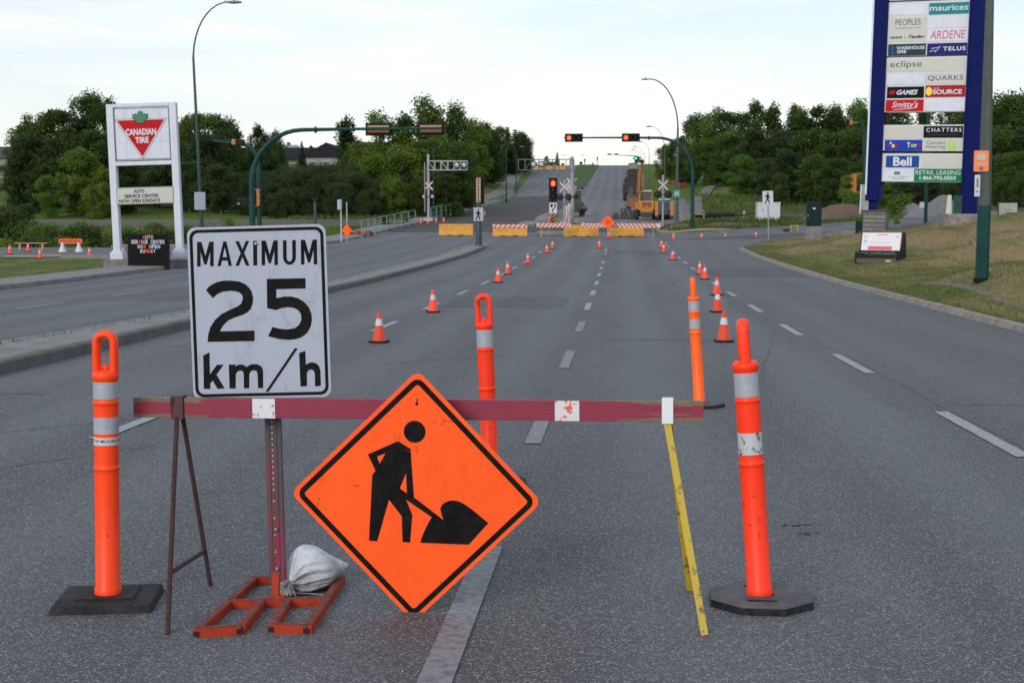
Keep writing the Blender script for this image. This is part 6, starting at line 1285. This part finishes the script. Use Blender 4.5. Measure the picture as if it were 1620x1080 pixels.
# power line poles and far signal on the crest
c = at(1008, 350); t = thing('signal_mast', 'distant signal mast with a green light beyond the crest', 'traffic signal', c); za = P(1005,244,350).z-c.z
mb = MB(); mb.tube([(0,0,0),(0,0,za-.5),((963-1008)/S(350),0,za)], [.15,.12,.06], 8); mb.build('mast','teal',t,smooth=True); 
for x in (-45,-34): mb = MB(); mb.box((x/S(350)+.2,0,za), (.9,.3,.35), b=.03); mb.build('signal_head','housing',t)
mb = MB(); z = P(0,254,350).z-c.z; mb.box((-.3,-.1,z-.4), (.5,.3,1.8), 0, b=.03); mb.box((-.3,-.27,z), (.3,.03,.5), 1); mb.build('signal_head',['housing','green_on'],t)
for i, (px, py) in enumerate(((925,252),(945,249),(938,258))):
    c = at(px, 372); t = thing('crest_pole', ['dark signal post on the crest left of the grass','slim teal post on the crest','short dark post on the crest'][i], 'post', c); zt = P(px, py, 372).z-c.z; mb = MB(); mb.tube([(0,0,0),(0,0,zt)], .07, 6); mb.build('pole',['housing','teal','housing'][i],t); mb = MB(); mb.box((0,-.1,zt-.3), (.35,.2,.8), b=.03); mb.build('head',['housing','teal','housing'][i],t)
c = at(919, 369); t = thing('road_sign_back', 'small round dark sign on the crest beside the grass', 'road sign', c); mb = MB(); zt = P(915,258,369).z-c.z; mb.tube([(0,0,0),(0,0,zt)], .05, 6); mb.sphere((0,-.05,zt), .45, sc=(1,.1,.8)); mb.build('sign_panel','housing',t)
# ---------------------------------------------------------------- trees: leaf meshes
def leafmesh(name, pts, size, rg, matn, jit=.5, down=0.0):
    n = len(pts); pts = np.asarray(pts, dtype=np.float64)
    d = rg.normal(size=(n,3)); d /= np.linalg.norm(d, axis=1)[:,None]; e = rg.normal(size=(n,3)); e -= d*(e*d).sum(1)[:,None]; e /= np.linalg.norm(e, axis=1)[:,None]
    s = size*(1-jit/2+jit*rg.random(n))[:,None]; a = d*s; b = e*s*.55
    v = np.stack([pts-a, pts+b*1.0+a*.1, pts+a, pts-b*.9-a*.05], 1).reshape(-1,3)
    me = bpy.data.meshes.new(name); me.vertices.add(4*n); me.vertices.foreach_set('co', v.ravel()); me.loops.add(4*n); me.loops.foreach_set('vertex_index', np.arange(4*n))
    me.polygons.add(n); me.polygons.foreach_set('loop_start', np.arange(0,4*n,4)); me.polygons.foreach_set('loop_total', np.full(n,4)); me.materials.append(M[matn]); me.update(); me.validate(); return me
def crown_pts(rg, lobes, per, shell=.55):
    out = []
    for (cx, cy, cz, rx, ry, rz_) in lobes:
        n = int(per*(rx*ry*rz_)**(2/3)); d = rg.normal(size=(n,3)); d /= np.linalg.norm(d, axis=1)[:,None]
        r = .25+.85*rg.random(n)**.55; r *= 1+.20*np.sin(d[:,0]*5+cx*3)*np.cos(d[:,2]*6+cy*2)+.16*rg.normal(size=n)
        out.append(np.array([cx,cy,cz])+d*r[:,None]*np.array([rx,ry,rz_]))
    return np.concatenate(out)
def tree_proto(kind, seed, leaf, h=10.0):
    rg = np.random.default_rng(seed); lob = []; limbs = []
    if kind == 'broad':
        for i in range(46):
            z = h*rg.uniform(.08,.95); env = math.sin(math.pi*min(1,(z/h+.04)/1.06))**.5; a = rg.uniform(0,6.28); rr_ = h*.30*env*rg.uniform(.2,1); r = h*rg.uniform(.05,.115)
            lob.append((rr_*math.cos(a), rr_*math.sin(a), z, r*1.1, r*1.1, r*.9)); limbs.append((rr_*math.cos(a), rr_*math.sin(a), z, .45*z))
        size = .145; per = 420
    elif kind == 'airy':
        for i in range(52):
            z = h*rg.uniform(.14,.99); env = math.sin(math.pi*min(1,(z/h)**.9*.93+.05))**.6; a = rg.uniform(0,6.28); rr_ = h*.27*env*rg.uniform(.1,1); r = h*rg.uniform(.035,.095)
            lob.append((rr_*math.cos(a), rr_*math.sin(a), z, r, r, r*1.35)); limbs.append((rr_*math.cos(a), rr_*math.sin(a), z, .5*z))
        size = .13; per = 420
    elif kind == 'poplar':
        for i in range(26):
            z = h*rg.uniform(.12,.97); env = math.sin(math.pi*min(1, z/h*.9+.1))**.5; a = rg.uniform(0,6.28); rr_ = h*.12*env*rg.uniform(.1,1); r = h*rg.uniform(.05,.085)
            lob.append((rr_*math.cos(a), rr_*math.sin(a), z, r, r, r*1.6)); limbs.append((rr_*math.cos(a), rr_*math.sin(a), z, .75*z))
        size = .16; per = 350
    elif kind == 'willow':
        for i in range(40):
            a = rg.uniform(0,6.28); z = h*rg.uniform(.04,.90); env = math.sqrt(max(.05,1-(z/h)**2)); rr_ = h*.52*env*rg.uniform(.2,1); r = h*rg.uniform(.10,.17)
            lob.append((rr_*math.cos(a), rr_*math.sin(a), z, r*1.1, r*1.1, r)); limbs.append((rr_*math.cos(a), rr_*math.sin(a), z, .2*z))
        size = .14; per = 330
    elif kind == 'bush':
        for i in range(13):
            a = rg.uniform(0,6.28); z = h*rg.uniform(.1,.72); rr_ = h*.55*rg.uniform(.1,1)*math.sqrt(1-(z/h)**2); r = h*rg.uniform(.18,.30)
            lob.append((rr_*math.cos(a), rr_*math.sin(a), z, r*1.1, r*1.1, r)); limbs.append((rr_*math.cos(a)*.7, rr_*math.sin(a)*.7, z, .05))
        size = .10; per = 900/h
    if kind == 'spruce':
        P_ = []; nl = 22
        for j in range(nl):
            z = h*(.08+.90*j/nl); R_ = h*.17*(1-j/nl)**.85+.12; nb = int(7+9*(1-j/nl))
            for q in range(nb):
                a = rg.uniform(0,6.28); L_ = R_*rg.uniform(.7,1.12)
                m = int(26*L_)+5
                for s_ in rg.random(m): P_.append((L_*s_*math.cos(a)+rg.normal()*.07, L_*s_*math.sin(a)+rg.normal()*.07, z-.28*L_*s_+rg.normal()*.06))
        pts = np.array(P_); size = .15
    else: pts = crown_pts(rg, lob, per)
    if kind == 'bush': size = .10
    me = leafmesh(kind+'_leaves', pts, size, rg, leaf)
    mb = MB(); hh = h*(.9 if kind != 'bush' else .3); tr = {'broad':.020,'airy':.016,'poplar':.014,'willow':.03,'bush':.012,'spruce':.015}[kind]*h
    if kind not in ('bush','willow'): mb.tube([(0,0,-.4),(0,0,.3),(.01*h,0,hh*.4),(-.008*h,.01*h,hh*.75),(0,0,hh)], [tr*1.4,tr,tr*.75,tr*.45,.03], 8)
    for (x, y, z, z0) in limbs[:14 if kind != 'bush' else 5]:
        z0 = max(.0 if kind in ('willow','bush') else h*.12, z0); m = ((x)*.45, (y)*.45, z0+(z-z0)*.6); mb.tube([(0,0,z0),m,(x,y,z)], [tr*.5,tr*.32,.02], 5)
    for (x, y, z, z0) in limbs[14:22] if kind in ('broad','airy') else []:
        q = h*.5; mb.tube([(0,0,max(h*.2,z0*.8)),(x*.8,y*.8,z0+(z-z0)*.8),(x*1.5,y*1.5,z+.09*h)], [tr*.35,tr*.2,.012], 4)
    return me, (mb, kind)
class TP:
    def __init__(s, kind, seed, leaf, h=10.0):
        s.h = h; me, (mb, k) = tree_proto(kind, seed, leaf, h); s.crown = me; s.kind = kind
        if mb.v: o = mb.build('trunk','bark'); s.trunk = o.data; bpy.data.objects.remove(o)
        else: s.trunk = None
    def put(s, name, label, cat, group, px, Y, pyt, wscale=1.0, rz=None, z=None):
        c = at(px, Y)
        if z is not None: c.z = z
        hh = P(px, pyt, Y).z-c.z; t = thing(name, label, cat, c, random.uniform(0,6.28) if rz is None else rz, group); sc = hh/s.h; t.scale = (sc*wscale, sc*wscale, sc)
        for n_, me in (('crown', s.crown), ('trunk', s.trunk)):
            if me: o = bpy.data.objects.new(n_, me); col.objects.link(o); o.parent = t
        return t
B = [TP('broad',i,'leaf') for i in (1,2,3)]; BL = [TP('broad',i,'leaf_lt') for i in (4,5)]; BD = [TP('broad',i,'leaf_dk') for i in (6,7)]
AI = [TP('airy',i,'leaf') for i in (8,9)]; AL = TP('airy',10,'leaf_lt'); PO = TP('poplar',11,'leaf'); WI = [TP('willow',i,'leaf_dk') for i in (12,13)]; SP = TP('spruce',14,'needle')
BU = [TP('bush',i,'leaf',2.0) for i in (15,16)]; BUL = TP('bush',17,'leaf_lt',2.0); BUD = TP('bush',18,'leaf_dk',2.0)
def row(tps, spec, name, label, cat, group, w=1.0):
    for i, (px, Y, pyt, ws) in enumerate(spec): tps[i % len(tps)].put(name, label, cat, group, px, Y, pyt, ws*w)
# left mass, back row then front rows
row(B+AI, [(55,165,180,1.1),(95,168,172,1.15),(148,172,152,1.0),(178,168,165,1.0),(30,175,225,.9),(285,165,205,1.0),(318,162,178,1.1),(352,165,188,1.0),(300,170,190,1),(250,170,190,1),(215,172,185,1)], 'broadleaf_tree', 'tall dark broadleaf tree in the wood behind the white triangle sign', 'tree', 'tall trees behind the white sign')
row(BD+B, [(400,158,238,1.2),(425,160,248,1.2),(250,148,250,1.3),(30,150,248,1.2),(240,158,205,1.2),(365,158,205,1.0),(52,150,215,1.2),(110,148,200,1.2),(165,150,205,1.2),(220,150,215,1.2),(275,148,225,1.2),(335,150,215,1.2),(385,152,235,1.1),(70,140,260,1.3),(200,140,250,1.3),(300,142,255,1.3),(350,140,262,1.3)], 'broadleaf_tree', 'mid height dark tree filling the wood behind the white sign', 'tree', 'mid height trees behind the white sign')
row(BL, [(128,136,235,1.1),(162,134,262,1.0),(78,133,278,1.1),(152,131,290,1.2)], 'broadleaf_tree', 'lighter green tree standing in front of the wood, left of the white sign', 'tree', 'lighter trees left of the white sign')
AI[0].put('broadleaf_tree','ragged dark tree rising just right of the teal signal mast','tree',None,408,160,205,1.0); AI[1].put('broadleaf_tree','ragged dark tree with see-through top above the signal mast bend','tree',None,436,170,212,.8)
row(WI, [(398,138,285,1.2),(425,137,290,1.2),(410,146,270,1.2),(450,146,265,1.2),(490,148,262,1.2),(530,148,262,1.2),(570,146,264,1.2),(605,145,270,1.1),(380,146,275,1.2),(425,140,282,1.0),(468,138,268,1.0),(510,138,262,1.05),(560,137,272,1.0),(600,135,285,.9),(395,138,292,1.0),(445,133,300,1.1),(535,133,290,1.1),(585,131,300,1.0),(490,132,305,1.1)], 'willow_shrub', 'rounded dark willow in the thicket below the houses', 'tree', 'willows below the houses')
SP.put('spruce_tree','thin spruce silhouetted left of the houses','tree',None,445,240,222,1.4); SP.put('spruce_tree','tall narrow spruce beside the dark roofed house','tree',None,478,250,222,1.2)
AI[0].put('broadleaf_tree','small round tree on the skyline right of the tall spruce','tree',None,492,290,232,1.1)
row(AI, [(505,330,240,1.4),(525,325,238,1.3),(455,330,242,1.4),(470,335,238,1.3),(590,330,240,1.4),(572,325,238,1.3)], 'broadleaf_tree', 'low distant tree on the skyline behind the houses', 'tree', 'distant trees behind the houses')
PO.put('poplar_tree','tall dark poplar right of the houses','tree',None,548,165,192,1.5); AI[1].put('broadleaf_tree','dark tree leaning against the tall poplar','tree',None,562,160,235,1.1)
# big light trees mid
row([AL,AI[0],AL,AI[1]], [(600,150,188,1.15),(640,152,190,1.2),(680,152,168,1.15),(718,158,175,1.05),(745,240,196,1.5),(765,250,200,1.5)], 'broadleaf_tree', 'big airy green tree of the group behind the left railway signal', 'tree', 'big airy trees behind the left railway signal', 1.05)
row(BL+B[:2], [(598,140,245,1.2),(640,140,228,1.3),(678,142,222,1.3),(712,146,225,1.15),(735,185,225,1.1),(618,133,285,1.2),(660,134,280,1.3),(705,138,275,1.3),(722,148,270,.9)], 'broadleaf_tree', 'lighter green leafy tree low in the group behind the left railway signal', 'tree', 'leafy trees behind the left railway signal')
row([SP,AI[0],SP,SP], [(778,260,203,1.5),(792,300,205,1.7),(803,305,198,1.5),(815,310,202,1.5),(806,300,226,2.0),(829,320,214,1.2),(822,315,225,1.4),(835,330,232,1.4),(785,290,215,1.6),(768,250,206,1.5)], 'mixed_tree', 'dark tree in the clump at the right end of the left wood', 'tree', 'dark clump left of the hill crest')
AI[1].put('broadleaf_tree','ragged tree at the right edge of the dark clump by the crest','tree',None,824,325,212,1.3)
SP.put('spruce_tree','small lone spruce on the crest of the left road','tree',None,881.5,400,239,1.3)
AI[0].put('broadleaf_tree','small bare looking tree on the crest left of the lone spruce','tree',None,865,420,248,1.2)
row([BUD,BU[0]], [(848,400,256,1.5),(856,410,255,1.3),(872,405,254,1.3),(890,400,258,1.2)], 'bush', 'low bush on the skyline beyond the left road crest', 'bush', 'bushes beyond the left crest')
B[1].put('broadleaf_tree','round dark tree on the crest at the end of the right road','tree',None,1008,400,247,1.6); B[0].put('broadleaf_tree','lower round dark tree on the crest beside the green light','tree',None,1016,395,252,1.4)
# right wood
row([AI[0],B[0],AI[1],AL,B[1],AI[0],PO], [(1052,215,232,1.2),(1072,200,218,1.1),(1100,185,186,1.15),(1128,182,180,1.1),(1160,180,176,1.15),(1192,178,168,1.1),(1222,178,171,1.15),(1258,178,174,1.1),(1290,176,170,1.15),(1322,176,174,1.1),(1352,174,168,1.1),(1384,172,172,1.1),(1420,170,170,1.1),(1460,170,172,1.1),(1500,168,168,1.1),(1540,165,170,1.1)], 'broadleaf_tree', 'tall dark tree on the skyline of the wood right of the hill road', 'tree', 'skyline trees of the right wood', 1.05)
row([AI[1],B[2],AI[0]], [(1578,150,160,1.0),(1602,152,152,1.1),(1635,150,150,1.1)], 'broadleaf_tree', 'tall dark tree right of the thick teal pole', 'tree', 'tall trees at the right edge')
row(B+BD, [(1085,172,235,1.3),(1118,168,222,1.3),(1155,165,212,1.3),(1195,160,205,1.3),(1235,158,208,1.3),(1275,156,205,1.3),(1315,155,210,1.3),(1355,152,208,1.3),(1400,150,210,1.3),(1445,150,212,1.3),(1490,148,208,1.3),(1535,146,205,1.3),(1580,143,205,1.3),(1625,142,200,1.3)], 'broadleaf_tree', 'dark tree in the middle depth of the wood right of the hill road', 'tree', 'middle trees of the right wood')
row(B+BL[:1]+BD, [(1190,155,262,1.3),(1270,140,282,1.3),(1310,136,285,1.3),(1390,130,285,1.3),(1470,127,285,1.3),(1545,124,285,1.3),(1620,120,275,1.3),(1130,165,255,1.1),(1095,180,250,1.2),(1172,150,245,1.2),(1210,146,250,1.3),(1248,143,240,1.3),(1290,140,245,1.3),(1330,138,250,1.3),(1372,136,255,1.3),(1415,136,250,1.3),(1460,134,248,1.3),(1505,132,250,1.3),(1550,130,245,1.3),(1600,128,240,1.3),(1232,138,275,1.2),(1350,131,275,1.3),(1430,128,285,1.2),(1500,124,290,1.2),(1585,122,280,1.2)], 'broadleaf_tree', 'front tree of the right wood with foliage down near the grass', 'tree', 'front trees of the right wood')
# bushes
rg2 = random.Random(21)
row([BUD,BU[0],BU[1],BUL], [(345,96,356,1.0),(385,97,357,1.0),(415,99,356,1.0),(455,98,358,1.0),(500,99,358,1.0),(8,104,330,.9),(34,103,345,.9),(62,100,352,1.0),(92,99,356,1.0),(122,99,352,1.0),(150,98,356,1.0),(178,98,358,1.0),(10,120,318,.9),(45,124,322,.9),(205,98,360,1.0),(232,99,356,1.0),(262,99,354,1.0),(292,100,358,1.0),(28,112,340,1.0),(75,106,348,1.0),(140,106,352,1.0),(240,106,352,1.0),(330,100,360,1.0),(370,100,362,1.0),(440,104,358,.9)], 'bush', 'dense rounded bush on the rough slope between the side street and the rails', 'bush', 'bushes below the rails', 1.2)
row([BUL,BU[0],BU[1]], [(15,88,374,1.3),(48,87,377,1.3),(85,88,376,1.3),(120,87,374,1.3),(150,88,377,1.3),(218,88,375,1.3),(255,88,376,1.3),(183,87,377,1.3),(66,90,372,1.2),(104,91,370,1.2),(290,88,378,1.3)], 'bush', 'low pale green bush at the back of the left side street', 'bush', 'low bushes behind the side street')
BUL.put('bush','small bright green shrub by the rails behind the thin signal pole','bush',None,363,110,338,.55)
row([BUL,BU[0]], [(1352,116,295,.9),(1372,114,305,.8),(1425,112,300,.9),(1320,120,318,.8)], 'bush', 'bright green shrub at the foot of the right wood', 'bush', 'shrubs at the foot of the right wood')
row([BUL,BU[1]], [(1418,98,342,.6)], 'bush', 'small grass like shrub beside the left pylon footing', 'bush', None)
row([BU[0],BUL], [(742,165,296,.7),(728,142,322,.7),(700,133,322,.8),(640,122,330,.8),(610,116,340,.8)], 'bush', 'small bush among the grass behind the green railing', 'bush', 'bushes behind the railing')
# ---------------------------------------------------------------- grass and weeds as stuff
def tufts(name, label, regions, matn, seed=1, kind='stuff'):
    rg = np.random.default_rng(seed); V = []; 
    for (x0, x1, y0, y1, n, h, cond) in regions:
        X = rg.uniform(x0, x1, n); Y = rg.uniform(y0, y1, n); 
        for x, y in zip(X, Y):
            if cond and not cond(x, y): continue
            z = G(x, y)-.01; a = rg.uniform(0, 6.28); hh = h*rg.uniform(.5,1.3); w = h*rg.uniform(.12,.32); lx, ly = rg.normal(0,.4,2)*hh
            ca, sa = math.cos(a)*w, math.sin(a)*w
            V.append(((x-ca,y-sa,z),(x+ca,y+sa,z),(x+lx,y+ly,z+hh)))
    v = np.array(V).reshape(-1,3); n = len(V); me = bpy.data.meshes.new(name); me.vertices.add(3*n); me.vertices.foreach_set('co', v.ravel()); me.loops.add(3*n); me.loops.foreach_set('vertex_index', np.arange(3*n)); me.polygons.add(n); me.polygons.foreach_set('loop_start', np.arange(0,3*n,3)); me.polygons.foreach_set('loop_total', np.full(n,3)); me.materials.append(M[matn]); me.update(); me.validate()
    o = bpy.data.objects.new(name, me); col.objects.link(o); return tag(o, label, 'grass', None, kind)
tufts('verge_grass', 'short ragged grass along the right verge', [(7.12,7.45,12,82,9000,.13,None),(7.15,8.2,14,80,9000,.09,None),(8,13,18,60,16000,.075,None),(7.2,16,60,92,9000,.07,lambda x,y: x > xR(y)+.35),(9,20,40,78,10000,.06,None)], 'blade', 3)
tufts('left_grass', 'short grass strip behind the left pavement', [(-45,-19.9,42,68,12000,.07,lambda x,y: y < 67.5 and x < xL(y)-1.8)], 'blade', 4)
tufts('weeds', 'tall rough weeds beyond the streets', [(-60,-18.8,83.5,116,16000,.28,lambda x,y: x < xL(y)-2.6 and y > (83.5 if x > -26 else 83)),(3.8,26,106.5,116,6000,.35,lambda x,y: x > xR(y)+.6),(8,30,122,150,6000,.4,None),(-30,-19.5,122,200,6000,.5,None)], 'weed', 5)
tufts('median_weeds', 'thin line of grass in the joint of the median', [(-9.0,-8.2,14,82,5200,.06,lambda x,y: abs(x-(mL(y)+.22)) < .035)], 'blade', 6).location.z = .14
# ---------------------------------------------------------------- world and light
w = bpy.data.worlds.new('World'); scn.world = w; w.use_nodes = True; n, l = w.node_tree.nodes, w.node_tree.links; bg = n['Background']
SUN_EL, SUN_AZ = 22, -158     # behind the camera, to its left, veiled by cloud
sky = n.new('ShaderNodeTexSky'); sky.sky_type = 'NISHITA'; sky.sun_disc = False; sky.sun_elevation = R(SUN_EL); sky.sun_rotation = R(SUN_AZ); sky.air_density = 1.0; sky.dust_density = .6; sky.ozone_density = 2.0
hs = n.new('ShaderNodeHueSaturation'); hs.inputs['Saturation'].default_value = .75; l.new(sky.outputs[0], hs.inputs['Color'])
tc = n.new('ShaderNodeTexCoord'); mp = n.new('ShaderNodeMapping'); mp.inputs['Scale'].default_value = (1.2,1.2,7); l.new(tc.outputs['Generated'], mp.inputs[0])
ns = n.new('ShaderNodeTexNoise'); ns.inputs['Scale'].default_value = 2.6; ns.inputs['Detail'].default_value = 7; l.new(mp.outputs[0], ns.inputs['Vector'])
rm = n.new('ShaderNodeMapRange'); rm.inputs[1].default_value = .42; rm.inputs[2].default_value = .72; rm.inputs[3].default_value = .55; rm.inputs[4].default_value = .85; l.new(ns.outputs[0], rm.inputs[0])
sp_ = n.new('ShaderNodeSeparateXYZ'); l.new(tc.outputs['Generated'], sp_.inputs[0]); cr = n.new('ShaderNodeMapRange'); cr.inputs[1].default_value = -.01; cr.inputs[2].default_value = .17; l.new(sp_.outputs[2], cr.inputs[0])
gx = n.new('ShaderNodeMix'); gx.data_type = 'RGBA'; gx.inputs[6].default_value = (13.8,13.1,11.1,1); gx.inputs[7].default_value = (9.9,11.3,12.7,1); l.new(cr.outputs[0], gx.inputs[0])
mx = n.new('ShaderNodeMix'); mx.data_type = 'RGBA'; 
mp_ = n.new('ShaderNodeMapping'); mp_.inputs['Scale'].default_value = (2.2,2.2,16); mp_.inputs['Location'].default_value = (.3,.2,.6); l.new(tc.outputs['Generated'], mp_.inputs[0])
n2 = n.new('ShaderNodeTexNoise'); n2.inputs['Scale'].default_value = 1.7; n2.inputs['Detail'].default_value = 9; n2.inputs['Roughness'].default_value = .6; l.new(mp_.outputs[0], n2.inputs['Vector'])
r2_ = n.new('ShaderNodeMapRange'); r2_.inputs[1].default_value = .50; r2_.inputs[2].default_value = .70; l.new(n2.outputs[0], r2_.inputs[0])
cx_ = n.new('ShaderNodeMix'); cx_.data_type = 'RGBA'; cx_.inputs[7].default_value = (13.0,12.3,11.8,1); l.new(r2_.outputs[0], cx_.inputs[0]); l.new(gx.outputs[2], cx_.inputs[6]); l.new(cx_.outputs[2], mx.inputs[7]); l.new(hs.outputs[0], mx.inputs[6]); l.new(rm.outputs[0], mx.inputs[0]); l.new(mx.outputs[2], bg.inputs[0])
bg.inputs[1].default_value = .08
sd = bpy.data.lights.new('sun', 'SUN'); sd.energy = 1.5; sd.angle = R(22); sd.color = (1,.95,.89); so = bpy.data.objects.new('sun', sd); col.objects.link(so)
dv = Vector((math.sin(R(SUN_AZ))*math.cos(R(SUN_EL)), math.cos(R(SUN_AZ))*math.cos(R(SUN_EL)), math.sin(R(SUN_EL)))); so.rotation_euler = dv.to_track_quat('Z','Y').to_euler(); so.location = (0,0,60)
scn.render.engine = 'CYCLES'; vs_ = scn.view_settings; vs_.view_transform = 'Standard'; vs_.look = 'None'; vs_.gamma = 1; vs_.exposure = .35
scn.render.resolution_x = 1024; scn.render.resolution_y = 682
